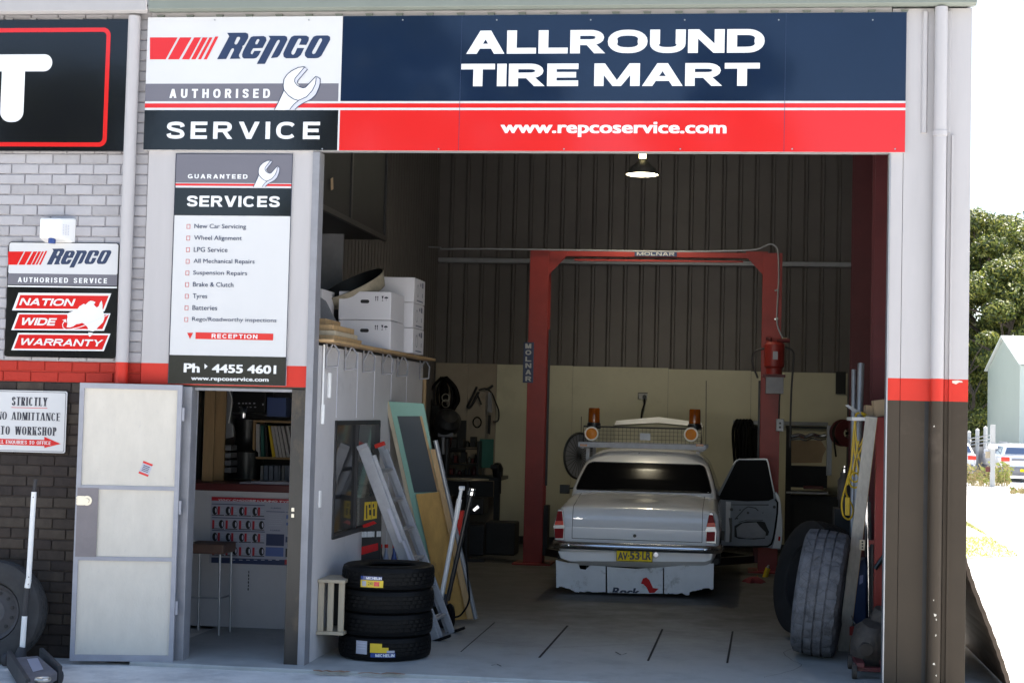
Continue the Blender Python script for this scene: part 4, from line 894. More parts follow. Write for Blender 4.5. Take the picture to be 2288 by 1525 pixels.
for q in (n0, f0): m = MB(); m.ob(q+dN*.012+V((.05,0,0)), pv*.10, wv*.022, dN*.012); m.build('foot', 'rubber', ld, bevel=.003)
m = MB(); a = n0.lerp(n1,.60); m.ob(a+V((.035,-.0355,0)), pv*.014, dN*.15, wv*.0006); a = n0.lerp(n1,.42); m.ob(a+V((.06,-.0355,0)), pv*.012, dN*.17, wv*.0006); m.build('rail_sticker', 'poster_white', ld)
# green framed sash
gy = lambda y, o=0: 2.45+(y-896)/484*.30-o
Gp = lambda l, o=0: [at(x, y, gy(y, o)) for x, y in l]
gdn = thing('green_door', 'pale green glazed door leaf leaning to the left against the office wall', 'door', gd(1010,1380))
outer = [(862,896),(946,901),(965,1005),(1041,1378),(968,1372)]; inner = [(887,929),(942,929),(981,1098),(925,1100)]
mk('sash_glass', (.045,.055,.065), .35); mk('door_green', (.22,.39,.32), .45, ns=5, na=.1)
m = MB(); pts = Gp(outer+[(968,1372)][:0]); L_ = [Gp(outer), Gp(inner)]
m.poly(L_); b_ = [p+V((0,.035,0)) for p in L_[0]]; nO = len(b_); m.add(L_[0]+b_, [(i,(i+1)%nO,nO+(i+1)%nO,nO+i) for i in range(nO)])
b2 = [p+V((0,.035,0)) for p in L_[1]]; m.add(L_[1]+b2, [(i,(i+1)%4,4+(i+1)%4,4+i) for i in range(4)], 0); m.build('frame', 'door_green', gdn)
m = MB(); m.poly([[p+V((0,.015,0)) for p in Gp([(880,922),(948,922),(990,1110),(920,1110)])]]); m.build('pane', 'sash_glass', gdn)
m = MB(); e0, e1 = [(860,896),(964,1371)], 7; m.prism(Gp([(861,897),(869,897),(974,1371),(966,1371)]), (0,-.012,0)); m.build('edge_strip', 'timber_pale', gdn)
m = MB(); m.poly([[p+V((0,-.002,0)) for p in Gp([(938,929),(943,929),(982,1098),(977,1098)])]]); m.build('glazing_bead', 'timber', gdn)
m = MB(); m.prism(Gp(((929,1103),(982,1098),(1045,1382),(990,1386)), .03), (0,.016,0)); tag(m.build('plywood_sheet', 'plywood', None, bevel=.002), 'yellowish plywood sheet leaning in front of the green door', 'plywood')
m = MB(); m.prism(Gp(((961,1003),(972,1003),(1060,1381),(1044,1383)), .06), (0,.028,0)); tag(m.build('timber_plank', 'timber', None, bevel=.003), 'long reddish timber plank leaning beside the plywood sheet', 'plank')
m = MB(); m.tube(Gp(((973,983),(1063,1381)), .05), .021, 10); tag(m.build('metal_pipe', 'zinc', None), 'grey metal pipe leaning to the right of the reddish plank', 'pipe')
tj = thing('trolley_jack', 'workshop jack with a long white handle leaning beside the plywood', 'jack', gd(985,1345))
m = MB(); a, b = at(1031,1090,2.25), at(986,1335,2.25); m.tube([b,a.lerp(b,.2),a], [.022,.02,.015], 10); m.tube([a.lerp(b,.28),a.lerp(b,.1)], .024, 10); m.tube([a+V((-.02,0,0)),a+V((.03,0,0))], .02, 8); m.build('handle', 'plastic_white', tj)
m = MB(); m.beam(b+V((-.02,.0,-.02)), V((b.x-.12,b.y+.35,.08)), .16, .12); m.cyl((b.x-.1,b.y-.05,.06),(b.x+.06,b.y-.05,.06),.06,n=16); m.build('chassis', 'dark_steel', tj, bevel=.006)
pj = thing('pump_pole', 'black pole with a chrome collar and small wheel leaning beside the white handle', 'pole', gd(1005,1380))
a, b = at(1054,1098,2.2), at(1000,1340,2.2); m = MB(); m.tube([b,a], .021, 10); m.build('pole', 'plastic_black', pj)
m = MB(); m.lathe([(.02,-.03),(.032,-.03),(.032,.0),(.02,.01),(.03,.015),(.03,.03),(.001,.03)], a, (a-b).normalized(), 16); m.build('collar', 'chrome', pj)
m = MB(); c = V((b.x+.03,b.y-.02,.11)); m.lathe([(.02,-.02),(.10,-.02),(.115,0),(.10,.02),(.02,.02)], c, (1,.5,0), 24); m.build('wheel', 'rubber', pj)
m = MB(); m.tube(spline([at(x,y,2.15) for x,y in ((1052,1130),(1040,1190),(1045,1290),(1048,1340),(1030,1372),(1012,1378))],6), .009, 6); m.build('hose', 'rubber', pj)
m = MB(); m.beam(at(1058,1140,2.18), at(1070,1130,2.18), .03, .03); m.build('tap', 'chrome', pj, bevel=.004)
m = MB(); m.prism([at(x,y,2.6) for x,y in ((1024,1140),(1036,1140),(1030,1195),(1020,1200))], (0,.06,0)); tag(m.build('fuel_can', 'red_paint', None, bevel=.006), 'small red can behind the white jack handle', 'can')
bd = thing('battery_sign', 'black battery advert board with a yellow panel standing against the office wall', 'sign board', at(825,1260,1.62))
bq = lambda l, d: [at(x, y, 1.62)+V((0,-d,0)) for x, y in l]
m = MB(); m.prism(bq([(803,1112),(852,1106),(850,1262),(800,1264)], 0), (0,.02,0)); m.build('board', 'plastic_black', bd)
m = MB(); m.poly([bq([(815,1121),(843,1119),(842,1157),(813,1162)], .002)]); m.build('yellow_panel', 'yellow', bd, flatn=True)
m = MB()
for x0, y0, x1, y1 in ((818,1128,821,1158),(824,1126,828,1134),(825,1138,829,1150),(833,1125,836,1133),(834,1136,838,1152),(829,1120,830,1158)): m.poly([bq([(x0,y0),(x1,y0),(x1,y1),(x0,y1)], .004)])
m.build('panel_marks', 'plastic_black', bd, flatn=True)
m = MB(); m.poly([bq([(810,1172),(835,1163),(842,1168),(822,1176),(812,1178)], .002)]); m.poly([bq([(803,1222),(845,1212),(845,1228),(804,1240)], .002)]); m.build('red_swoosh', 'sign_red', bd, flatn=True)
m = MB(); A, B = at(806,1187,1.615), at(850,1201,1.615); caps(m, 'MAINTENANCE FREE', A+V((0,0,-(A.z-B.z))), V((1,0,.06)), UZ, B.x-A.x, A.z-B.z, (0,-1,0), sv=.2, sh=.17, gap=.1, sp=.3); m.build('lettering', 'letter_white', bd, flatn=True)
for i, (px, c_) in enumerate(((849,'plastic_black'),(862,'binder_blue'),(880,'blue_lens'))):
    A = at(px,1262,1.75); t = thing('oil_bottle', ['black bottle','pale bottle','blue bottle'][i]+' standing on the floor behind the top tyre of the stack', 'bottle', (A.x,A.y,0), 'bottles behind the tyres')
    zt_ = at(px,1215,1.75).z; m = MB(); m.lathe([(.001,0),(.036,0),(.036,zt_*.78),(.014,zt_*.9),(.014,zt_*.96),(.001,zt_*.96)], (A.x,A.y,0), n=16); m.build('bottle_body', c_, t)
    m = MB(); m.cyl((A.x,A.y,zt_*.961),(A.x,A.y,zt_), .016, n=12); m.build('cap', 'red_paint', t)
wp = thing('wall_picture', 'small blue notice with yellow figures on the end of the office wall', 'notice', at(916,895,3.9))
m = MB(); fbox(m, (899,855), (932,897), 3.87, .02); m.build('sheet', 'poster_sky', wp)
m = MB(); fpoly(m, [[(908,892),(912,876),(916,884),(920,878),(926,892)]], 3.866); m.build('figure', 'yellow', wp, flatn=True)
m = MB(); A, B = at(924,844,4.0), at(951,900,4.0); m.bx(A.x, A.x+.02, 3.97, 4.02, B.z-1.7, A.z); m.bx(B.x-.02, B.x, 3.97, 4.02, B.z-1.7, A.z); m.bx(A.x+.02, B.x-.02, 3.97, 4.0, A.z-.03, A.z); m.bx(A.x+.02,B.x-.02,4.001,4.015,B.z-1.7,A.z-.03); tag(m.build('door_lining', 'timber', None, bevel=.003), 'orange timber frame standing at the far end of the office wall', 'frame')
# ================================================================ LEFT FOREGROUND
sp = thing('spare_wheel', 'dirty spare wheel with a dark steel rim leaning on the brown bricks', 'wheel', at(0,1480,-.25))
c = at(-12,1370,-.28); c.z = .34; prof2, rf2, n2 = tyre_mesh(.385, .2, .22, 96, 3, 2)
axw = V((.05,-1,.10)).normalized()
mk('dusty_rim', (.075,.07,.072), .8, ns=8, na=.3); mk('rubber_dusty', (.04,.038,.038), .85, ns=10, na=.3)
m = MB(); m.lathe(prof2, c, axw, n2, closed=True, rf=rf2); m.build('tyre', 'rubber_dusty', sp, ang=25)
m = MB(); m.lathe([(.219,-.08),(.21,.06),(.185,.03),(.17,.0),(.11,.02),(.09,.035),(.06,.03),(.001,.03)], c, axw, 40); rim = m.build('rim', 'dusty_rim', sp)
xq = axw.orthogonal().normalized(); yq = axw.cross(xq)
for k in range(12):
    a = 2*math.pi*k/12; q = c+(xq*math.cos(a)+yq*math.sin(a))*.142+axw*.012; m = MB(); m.cyl(q-axw*.006, q+axw*.004, .013, n=10); m.build('vent_hole', 'dark', rim)
jk = thing('floor_jack', 'dusty trolley jack with an upright white handle in front of the spare wheel', 'jack', gd(80,1510,-.03))
JY = -.42
a, b, c2, d2, e2 = [at(x, y, JY) for x, y in ((76,1098),(64,1293),(61,1312),(55,1375),(50,1445))]; top = at(80,1070,JY)
mk('dusty_black', (.035,.033,.035), .7, ns=10, na=.3); mk('dusty_grey', (.12,.115,.125), .75, ns=9, na=.3)
m = MB(); m.tube([top, a], .013, 12); m.tube([c2, d2], .020, 12); m.build('grip', 'dusty_black', jk)
m = MB(); m.tube([a, b], .019, 14); m.tube([b, c2], .021, 14); m.tube([d2, e2], .020, 14); m.build('handle', 'plastic_white', jk)
m = MB()
for x, y in ((64,1288),(63,1304),(74,1110)): q = at(x, y, JY-.0215); m.cyl(q, q+V((0,.002,0)), .004, n=8)
m.build('handle_holes', 'plastic_black', jk)
m = MB(); m.tube([e2, e2+V((-.01,-.02,-.09))], [.03,.05], 14); m.build('handle_socket', 'dusty_black', jk)
bq = [gd(x, y, .10) for x, y in ((28,1468),(85,1463),(128,1500),(68,1530))]
m = MB(); m.prism(bq, (0,0,-.06)); jb = m.build('chassis', 'dusty_grey', jk, bevel=.01)
m = MB(); 
for s_ in (0, 1):
    p, q = [gd(*k, .06) for k in (((20,1470),(62,1536)) if not s_ else ((92,1464),(134,1506)))]; m.beam(p, q, .03, .12)
m.build('side_plate', 'dusty_black', jk, bevel=.006)
m = MB(); m.prism([gd(x, y, .1025) for x, y in ((60,1471),(84,1469),(97,1494),(74,1500))], (0,0,.001)); m.build('sticker', 'poster_white', jk)
c = gd(96,1508,.14); m = MB(); m.lathe([(.001,0),(.05,0),(.055,.012),(.05,.02),(.04,.012),(.001,.012)], (c.x,c.y,.105), n=20, rf=lambda j,k,r_: r_-(.004 if k % 2 else 0)); m.build('saddle', 'brass', jk)
for x, y in ((14,1472),(130,1512)):
    q = gd(x, y, .03); m = MB(); m.cyl(q+V((-.02,0,0)), q+V((.02,0,0)), .05, n=18); m.build('wheel', 'dusty_black', jk, bevel=.006)
# ================================================================ CAR
mk('door_inner_shaded', (.28,.31,.36), .5, ns=5, na=.1); mk('car_white', (.88,.88,.90), .22, ns=2, na=.03, coat=.6); mk('car_white_dull', (.82,.82,.84), .5, ns=4, na=.08, dirt=(.22,.19,.16), ds=5, dlo=.55, dhi=.75)
mk('seam', (.02,.02,.02), .8); mk('lens_red', (.24,.006,.012), .25, spec=.08); mk('lens_bright', (.75,.05,.03), .2, spec=.3); mk('lens_amber', (.30,.07,.006), .15, coat=.4); mk('lens_orange', (.85,.30,.05), .2)
mk('bonnet_painted_shade', (.30,.29,.22), .5, ns=3, na=.1); mk('glass_tint', (.006,.006,.007), .12, spec=.02); mk('glass_black', (.006,.006,.007), .5, spec=.1); mk('lamp_chrome', (.42,.42,.44), .3, .8); mk('bright_ring', (.95,.90,.80), .35)
CX, CYR = -1.065, 5.0      # car centre line and rear face
car = thing('car', 'white old sedan seen from behind with roof rack, amber beacons and its front door open', 'car', (CX,CYR+2,0))
cw = lambda x, y, z_: V((CX+x, CYR+y, z_))
def ring(hw, ya, yb, r_, n=5):
    o = []
    for cx, cy, a0 in ((hw-r_,yb-r_,0),(-hw+r_,yb-r_,90),(-hw+r_,ya+r_,180),(hw-r_,ya+r_,270)):
        for i in range(n+1): a = R(a0+90*i/n); o.append((cx+r_*math.cos(a), cy+r_*math.sin(a)))
    out = []                 # subdivide the long sides so the deck line can rise
    for i, p in enumerate(o):
        q = o[(i+1) % len(o)]; out.append(p)
        if i % (n+1) == n:
            for k in range(1, 10): out.append((p[0]+(q[0]-p[0])*k/10, p[1]+(q[1]-p[1])*k/10))
    return out
def stack_(m, rows, rise=None, cap=True, mi=0):
    N = None; vs = []
    for z_, hw, ya, yb, r_ in rows:
        rg = ring(hw, ya, yb, r_); N = len(rg)
        for x, y in rg: vs.append(cw(x, y, z_+(rise(x, y, z_) if rise else 0)))
    fs = []
    for i in range(len(rows)-1):
        for k in range(N): fs.append((i*N+k, i*N+(k+1)%N, (i+1)*N+(k+1)%N, (i+1)*N+k))
    m.add(vs, fs, mi, True)
    if cap: m.add(vs[-N:], tessellate_polygon([vs[-N:]]), mi, True)
    return m
def rise(x, y, z_):
    if z_ < .88: return 0
    t = min(1, max(0, (y-.05)/.95)); t = t*t*(3-2*t); return (.095*t+.02*(1-(x/.8)**2)*min(1, y/.3))*min(1, (z_-.88)/.06)
body = stack_(MB(), [(.30,.72,.20,4.40,.10),(.36,.79,.12,4.46,.10),(.44,.83,.06,4.5,.10),(.55,.868,.02,4.55,.09),(.66,.876,.0,4.56,.07),(.725,.872,.0,4.56,.065),(.735,.866,.012,4.55,.065),(.83,.862,.025,4.54,.06),(.89,.848,.045,4.5,.06),(.92,.825,.065,4.46,.07),(.935,.79,.10,4.4,.09),(.945,.72,.19,4.3,.12),(.95,.5,.5,3.9,.15)], rise).build('body', 'car_white', car, ang=50)
G = [(1.00,.82,.92,3.42,.12),(1.08,.81,.98,3.34,.12),(1.20,.775,1.14,3.18,.12),(1.31,.735,1.30,3.03,.13),(1.385,.705,1.42,2.92,.15),(1.45,.67,1.52,2.85,.18),(1.505,.60,1.64,2.75,.22),(1.545,.46,1.83,2.6,.25),(1.56,.2,2.1,2.4,.1)]
stack_(MB(), G, lambda x, y, z_: -.02*(x/.6)**2 if z_ > 1.4 else 0).build('roof', 'car_white', car, ang=60)
def gat(z_):
    for a, b in zip(G, G[1:]):
        if a[0] <= z_ <= b[0]: t = (z_-a[0])/(b[0]-a[0]); return [a[i]+(b[i]-a[i])*t for i in range(5)]
m = MB(); rows = []; zs = [1.075+.0125*i for i in range(25)]; z0_, z1_ = zs[0], zs[-1]
for z_ in zs:
    _, hw, ya, yb, r_ = gat(z_); t = min(z1_-z_, .05); h = (hw-.045)-(.05-math.sqrt(max(0,.05**2-(.05-t)**2)))-(.012*(1-(z_-z0_)/.02) if z_ < z0_+.02 else 0); rows.append((h, ya, z_, r_, hw))
vs = []; NX = 24
for h, ya, z_, r_, hw in rows:
    for i in range(NX+1):
        x = -h+2*h*i/NX; e = max(0, abs(x)-(hw-r_)); dy = r_-math.sqrt(max(0, r_*r_-e*e)); vs.append(cw(x, ya+dy-.006, z_))
m.add(vs, [(j*(NX+1)+i, j*(NX+1)+i+1, (j+1)*(NX+1)+i+1, (j+1)*(NX+1)+i) for j in range(len(rows)-1) for i in range(NX)], 0, True); rw = m.build('rear_window', 'glass_tint', car, ang=60)
m = MB(); N = len(rows); edge = [vs[j*(NX+1)] for j in range(N)]+[vs[(N-1)*(NX+1)+i] for i in range(1,NX+1)]+[vs[j*(NX+1)+NX] for j in range(N-2,-1,-1)]+[vs[NX-i] for i in range(1,NX)]
m.tube([p+V((0,-.003,0)) for p in edge], .006, 6, closed=True); m.build('window_seal', 'plastic_black', car)
for s_ in (-1, 1):           # side glass
    m = MB(); q = []
    for z_ in (1.07,1.2,1.31,1.385): _, hw, ya, yb, r_ = gat(z_); q.append([cw(s_*(hw+.004), ya+.32, z_), cw(s_*(hw+.004), yb-.25, z_)])
    m.add([p for k in q for p in k], [(2*i,2*i+1,2*i+3,2*i+2) for i in range(3)]); m.build('side_window', 'glass_dark', car)
m = MB(); q = []
for z_ in (1.06,1.2,1.31,1.385): _, hw, ya, yb, r_ = gat(z_); q.append([cw(-hw+.1, yb+.004, z_), cw(hw-.1, yb+.004, z_)])
m.add([p for k in q for p in k], [(2*i,2*i+1,2*i+3,2*i+2) for i in range(3)]); m.build('windscreen', 'glass_dark', car)
# boot seams, badge, lock
prof_ = [(.60,.008),(.66,.0),(.725,.0),(.735,.012),(.83,.025),(.89,.045),(.92,.065)]
m = MB()
for x in (-.69, .69):
    for (za, ya), (zb_, yb) in zip(prof_, prof_[1:]): m.beam(cw(x, ya-.001, za), cw(x, yb-.001, zb_), .005, .004)
    pts = [cw(x, y, .944+rise(x, y, .945)) for y in (.12,.3,.5,.7,.88)]
    for a, b in zip([cw(x,.065,.922)]+pts, pts): m.beam(a, b, .005, .004)
m.beam(cw(-.69,.006,.602), cw(.69,.006,.602), .005, .005)
bt = m.build('boot_seam', 'seam', car)
m = MB(); A = at(1291,1158,5.0); m.poly([[(A.x+dx_, CYR+.022, A.z+dz) for dx_, dz in ((-.058,.004),(-.03,-.006),(-.02,-.018),(.02,-.018),(.03,-.006),(.058,.004),(.02,.002),(.01,.012),(-.01,.012),(-.02,.002))]]); m.build('badge', 'chrome', car, flatn=True)
m = MB(); A = at(1418,1196,5.0); m.cyl((A.x,CYR+.004,A.z),(A.x,CYR-.010,A.z),.018,n=20); m.build('boot_lock', 'plastic_black', car, bevel=.002)
# tail lamps
ZP = lambda l: [(1200+x/3.05, 860+y/3.05) for x, y in l]
for mir, lab in ((0,'left'),(1,'right')):
    if mir: S, T, L_, D_ = [(1175,865),(1200,870),(1226,1000),(1222,1080),(1150,1075),(1145,1000)], [(1172,882),(1198,884),(1216,965),(1155,965)], [(1155,998),(1214,998),(1210,1064),(1152,1064)], [(1146,975),(1224,978),(1224,994),(1146,992)]
    else: S, T, L_, D_ = [(142,845),(176,848),(190,965),(188,1055),(120,1052),(110,965)], [(140,856),(170,856),(180,952),(120,952)], [(116,975),(182,975),(178,1042),(122,1042)], [(108,957),(190,957),(190,970),(108,970)]
    m = MB(); f_ = lambda l, y: [at(a, b, CYR+y) for a, b in ZP(l)]
    m.prism(f_(S, -.012), (0,.06,0)); tl = m.build('tail_lamp', 'lamp_chrome', car, bevel=.006)
    m = MB(); m.prism(f_(T, -.02), (0,.012,0)); m.build('lens', 'lens_red', tl, bevel=.004)
    m = MB(); T2 = [T[3], T[2], (T[2][0]-3,T[2][1]-28), (T[3][0]+5,T[3][1]-28)]; m.prism(f_(T2, -.0225), (0,.006,0)); m.build('reflector', 'lens_bright', tl, bevel=.002)
    m = MB(); m.prism(f_(L_, -.02), (0,.012,0)); m.build('lens', 'lens_red', tl, bevel=.004)
    m = MB(); m.prism(f_(D_, -.024), (0,.012,0)); m.build('divider', 'lamp_chrome', tl, bevel=.003)
# bumper, valance, plate, mud flap
m = MB(); zb_ = at(1420,1222,CYR-.06).z
path = [cw(-.885,.35,zb_),cw(-.885,.06,zb_),cw(-.86,-.03,zb_),cw(-.75,-.06,zb_),cw(0,-.075,zb_),cw(.75,-.06,zb_),cw(.86,-.03,zb_),cw(.885,.06,zb_),cw(.885,.35,zb_)]
sec = [(-.0,-.042),(.018,-.036),(.026,-.012),(.012,.0),(.026,.012),(.018,.036),(.0,.042),(-.01,.03),(-.01,-.03)]
rings_ = []
for i, p in enumerate(path):
    t = (path[min(i+1,8)]-path[max(i-1,0)]).normalized(); nrm = V((-t.y,t.x,0))*-1 if False else V((t.y,-t.x,0)); rings_.append([p+nrm*a+UZ*b for a, b in sec])
k_ = len(sec); vs = [p for r_ in rings_ for p in r_]
m.add(vs, [(i*k_+j, i*k_+(j+1)%k_, (i+1)*k_+(j+1)%k_, (i+1)*k_+j) for i in range(8) for j in range(k_)], 0, True); m.build('bumper', 'chrome', car, ang=60)
m = MB()
for x in (-.72,.73): m.lathe([(.001,0),(.016,.0),(.012,.012),(.001,.014)], cw(x,-.086,zb_), (0,-1,0), 12)
m.build('bumper_bolts', 'chrome', car)
m = MB(); m.prism([at(x, y, CYR+.03) for x, y in ((1246,1230),(1596,1232),(1590,1250),(1572,1256),(1275,1254),(1252,1246))], (0,.06,0)); m.build('valance', 'car_white', car, bevel=.012, seg=3)
pl = MB(); A, B = at(1377,1228,CYR-.06), at(1458,1256,CYR-.06); pl.bx(A.x, B.x, CYR-.06, CYR-.05, B.z, A.z); plo = pl.build('number_plate', 'plate_yellow', car, bevel=.004)
m = MB(); PYY = CYR-.0615
def pt(s, a, b, **k): A_, B_ = at(*a, PYY), at(*b, PYY); caps_or = put_text(m, s, (A_.x,PYY,B_.z), UX, UZ, B_.x-A_.x, A_.z-B_.z, **k)
pt('AV', (1381,1232), (1402,1250), bold=.05); pt('53', (1407,1231), (1429,1250), bold=.05); pt('LR', (1435,1232), (1454,1250), bold=.05); pt('NEW SOUTH WALES', (1388,1251), (1448,1254), bold=.0)
for px in (1404.5,1431.5): q = at(px,1241,PYY); m.bx(q.x-.007, q.x+.007, PYY, PYY+.0008, q.z-.007, q.z+.007)
m.build('lettering', 'letter_dark', plo, flatn=True)
m = MB(); e_ = .005
for x0, x1, a, b in ((A.x+.003,B.x-.003,A.z-.003-e_,A.z-.003),(A.x+.003,B.x-.003,B.z+.003,B.z+.003+e_),(A.x+.003,A.x+.003+e_,B.z+.003+e_,A.z-.003-e_),(B.x-.003-e_,B.x-.003,B.z+.003+e_,A.z-.003-e_)): m.bx(x0, x1, PYY, PYY+.0008, a, b)
m.build('plate_border', 'letter_dark', plo)
m = MB(); q = at(1466,1238,CYR+.02); m.cyl(q, q+V((0,-.02,0)), .03, n=16); m.build('tow_socket', 'chrome', car, bevel=.004)
FY = CYR+.14
rr2 = random.Random(3)
def flap(xa, xb, top, bot, jag):
    pts = list(top); n = len(bot); out = []
    for i in range(n-1):
        (x0, y0), (x1, y1) = bot[i], bot[i+1]
        for k in range(5): t = k/5; out.append((x0+(x1-x0)*t, y0+(y1-y0)*t+(rr2.uniform(-jag, jag) if k else 0)))
    out.append(bot[-1]); return [at(x, y, FY) for x, y in pts+out]
fl1 = flap(0,0,[(1242,1250),(1268,1256),(1292,1258),(1296,1270),(1308,1272),(1318,1262),(1353,1264)],[(1353,1322),(1330,1322),(1300,1321),(1288,1322),(1270,1314),(1255,1309),(1243,1312)],1.6)
fl2 = flap(0,0,[(1356,1265),(1420,1270),(1481,1266)],[(1481,1325),(1430,1325),(1400,1324),(1357,1323)],.5)
fl3 = flap(0,0,[(1484,1266),(1540,1260),(1560,1257),(1595,1258)],[(1594,1315),(1570,1314),(1555,1319),(1541,1321),(1540,1328),(1520,1324),(1500,1325),(1484,1325)],2)
for q in (fl1, fl2, fl3): m = MB(); m.prism(q, (0,.008,0)); m.build('mud_flap', 'car_white_dull', car)
m = MB()
A_, B_ = at(1367,1311,FY-.002), at(1428,1331,FY-.002); put_text(m, 'Rock', (A_.x,FY-.002,B_.z), UX, UZ, B_.x-A_.x, A_.z-B_.z, bold=.05, shear=.2)
zc = at(1400,1323.5,FY).z
bm_ = bmesh.new(); vv = [bm_.verts.new(p) for p in m.v]
for f in m.f:
    try: bm_.faces.new([vv[i] for i in f])
    except ValueError: pass
bmesh.ops.bisect_plane(bm_, geom=list(bm_.verts)+list(bm_.edges)+list(bm_.faces), plane_co=(0,0,zc), plane_no=(0,0,-1), clear_outer=True)
bm_.verts.index_update(); m = MB(); m.add([v.co.copy() for v in bm_.verts], [[v.index for v in f.verts] for f in bm_.faces]); bm_.free()
m.build('lettering', 'letter_navy', car, flatn=True)
m = MB(); m.poly([[at(x, y, FY-.002) for x, y in ZP([(708,1350),(722,1315),(745,1308),(765,1325),(790,1380),(828,1385),(800,1412),(765,1415),(745,1375),(725,1355)])]]); m.build('flap_emblem', 'sign_red', car, flatn=True)
m = MB(); m.bx(CX-.86, CX+.86, FY+.03, FY+.07, .36, .42); m.build('flap_bar', 'dark', car)
for x in (-.70,.70):
    for y in (1.0,3.75):
        m = MB(); m.lathe([(.17,-.08),(.29,-.085),(.315,-.06),(.315,.06),(.29,.085),(.17,.08)], cw(x,y,.315), (1,0,0), 40, closed=True); wh = m.build('wheel', 'rubber', car)
        m = MB(); m.lathe([(.168,-.07),(.15,.03),(.1,.05),(.001,.06)], cw(x,y,.315), (1 if x > 0 else -1,0,0), 24); m.build('rim', 'steel_grey', wh)
        m = MB(); s_ = 1 if x > 0 else -1; m.prism([cw(s_*.845, y+.37*math.cos(R(a)), max(.31,.33+.36*math.sin(R(a)))) for a in range(0,181,12)], (s_*.035,0,0)); m.build('wheel_arch', 'dark', car)
m = MB(); A = at(1262,1092,CYR+2.95); m.ob(A+V((0,0,0)), (.06,0,0), (0,.04,0), (0,0,.055)); m.tube([A, cw(-.80,3.0,1.03)], .01, 6); m.build('wing_mirror', 'plastic_black', car, bevel=.015, seg=3)
# raised bonnet
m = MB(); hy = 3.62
m.prism([cw(-.58,hy-.1,1.02),cw(-.59,hy+.2,1.60),cw(-.60,hy+.28,1.80),cw(-.56,hy+.30,1.845),cw(0,hy+.33,1.905),cw(.56,hy+.30,1.845),cw(.60,hy+.28,1.80),cw(.59,hy+.2,1.60),cw(.58,hy-.1,1.02)], (0,.03,-.01)); m.build('bonnet', 'bonnet_painted_shade', car, bevel=.01)  # white bonnet coloured dull olive, its shade put into the paint
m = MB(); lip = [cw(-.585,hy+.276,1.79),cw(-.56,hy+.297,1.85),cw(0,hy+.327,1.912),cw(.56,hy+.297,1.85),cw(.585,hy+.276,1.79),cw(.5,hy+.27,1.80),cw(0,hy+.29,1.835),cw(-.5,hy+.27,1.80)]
m.prism([p+V((0,-.012,0)) for p in lip], (0,.008,0)); m.build('bonnet_lit_edge', 'car_white', car)  # white strip paints the lamplight caught along the bonnet edge
# roof rack and lamps
RY = 1.62
zr = at(1430,996,CYR+RY).z; xl, xr = at(1291,996,CYR+RY).x, at(1578,997,CYR+RY).x
rk = MB(); rk.bx(xl, xr, CYR+RY, CYR+RY+.05, zr-.030, zr+.034); rko = rk.build('roof_rack', 'aluminium', car, bevel=.004)
m = MB()
for y in (RY+.3, RY+.6, RY+.95, RY+1.25): m.bx(xl, xr, CYR+y, CYR+y+.06, zr-.02, zr+.02)
for x in (xl+.03, xr-.07): m.bx(x, x+.04, CYR+RY+.051, CYR+RY+1.3, zr-.045, zr-.021)
m.build('rack_slats', 'aluminium', rko)
for x in (xl+.08, xr-.12):
    m = MB(); m.bx(x, x+.04, CYR+RY+.2, CYR+RY+.26, zr-.20, zr-.046); m.bx(x, x+.04, CYR+RY+1.0, CYR+RY+1.06, zr-.20, zr-.046); m.build('rack_foot', 'aluminium', rko)
for a, b in ((1296,1312),(1555,1572)): m = MB(); A, B = at(a,991,CYR+RY-.001), at(b,997,CYR+RY-.001); m.bx(A.x, B.x, CYR+RY-.004, CYR+RY-.0005, B.z, A.z); m.build('rack_reflector', 'lens_amber', rko)
m = MB(); gyy = CYR+RY+.04; zt_ = at(1440,955,gyy).z; x0, x1 = xl+.06, xr-.06
m.tube([(x0,gyy,zr+.03),(x0,gyy,zt_),(x1,gyy,zt_),(x1,gyy,zr+.03)], .010, 8)
n_ = 30
for i in range(1, n_): x = x0+(x1-x0)*i/n_; m.tube([(x,gyy,zr+.035),(x,gyy,zt_)], .0028, 4)
for i in range(1, 4): z_ = zr+.03+(zt_-zr-.03)*i/4; m.tube([(x0,gyy,z_),(x1,gyy,z_)], .0028, 4)
m.build('mesh_guard', 'dark_steel', rko)
m = MB(); A, B = at(1430,967,gyy-.012), at(1453,983,gyy-.012); m.bx(A.x, B.x, gyy-.014, gyy-.010, B.z, A.z); m.build('rack_plate', 'zinc', rko)
for px, py in ((1322,968),(1544,970)):
    c = at(px, py, gyy-.03); lm = MB(); lm.lathe([(.001,.03),(.07,.03),(.085,.0),(.085,-.012),(.066,-.014)], c, (0,1,0), 32); lo_ = lm.build('warning_lamp', 'plastic_black', rko)
    m = MB(); m.lathe([(.064,-.016),(.084,-.016),(.082,-.028),(.066,-.026)], c, (0,1,0), 32, closed=True); m.build('lamp_ring', 'bright_ring', lo_)
    m = MB(); m.lathe([(.065,-.018),(.05,-.028),(.001,-.036)], c, (0,1,0), 32); m.build('lens', 'lens_orange', lo_)
for px, py0, py1 in ((1327,911,953),(1552,914,956)):
    a, b = at(px, py1, gyy+.06), at(px, py0, gyy+.06); h = b.z-a.z; bc = MB(); bc.lathe([(.085,0),(.08,.06),(.065,.075),(.001,.075)], (a.x,a.y,a.z-.02), n=24); bo = bc.build('beacon', 'plastic_black', rko)
    m = MB(); m.lathe([(.066,.056),(.069,.07),(.066,h),(.058,h+.012),(.001,h+.013)], (a.x,a.y,a.z-.01), n=24); m.build('beacon_dome', 'lens_amber', bo)
m = MB(); 
for px, y0, y1 in ((1577,1000,850),(1298,990,930)): a, b = at(px, y0, gyy+.03), at(px+1, y1, gyy+.03); m = MB(); m.tube([a,b], .004, 6); m.build('aerial', 'plastic_black', car)
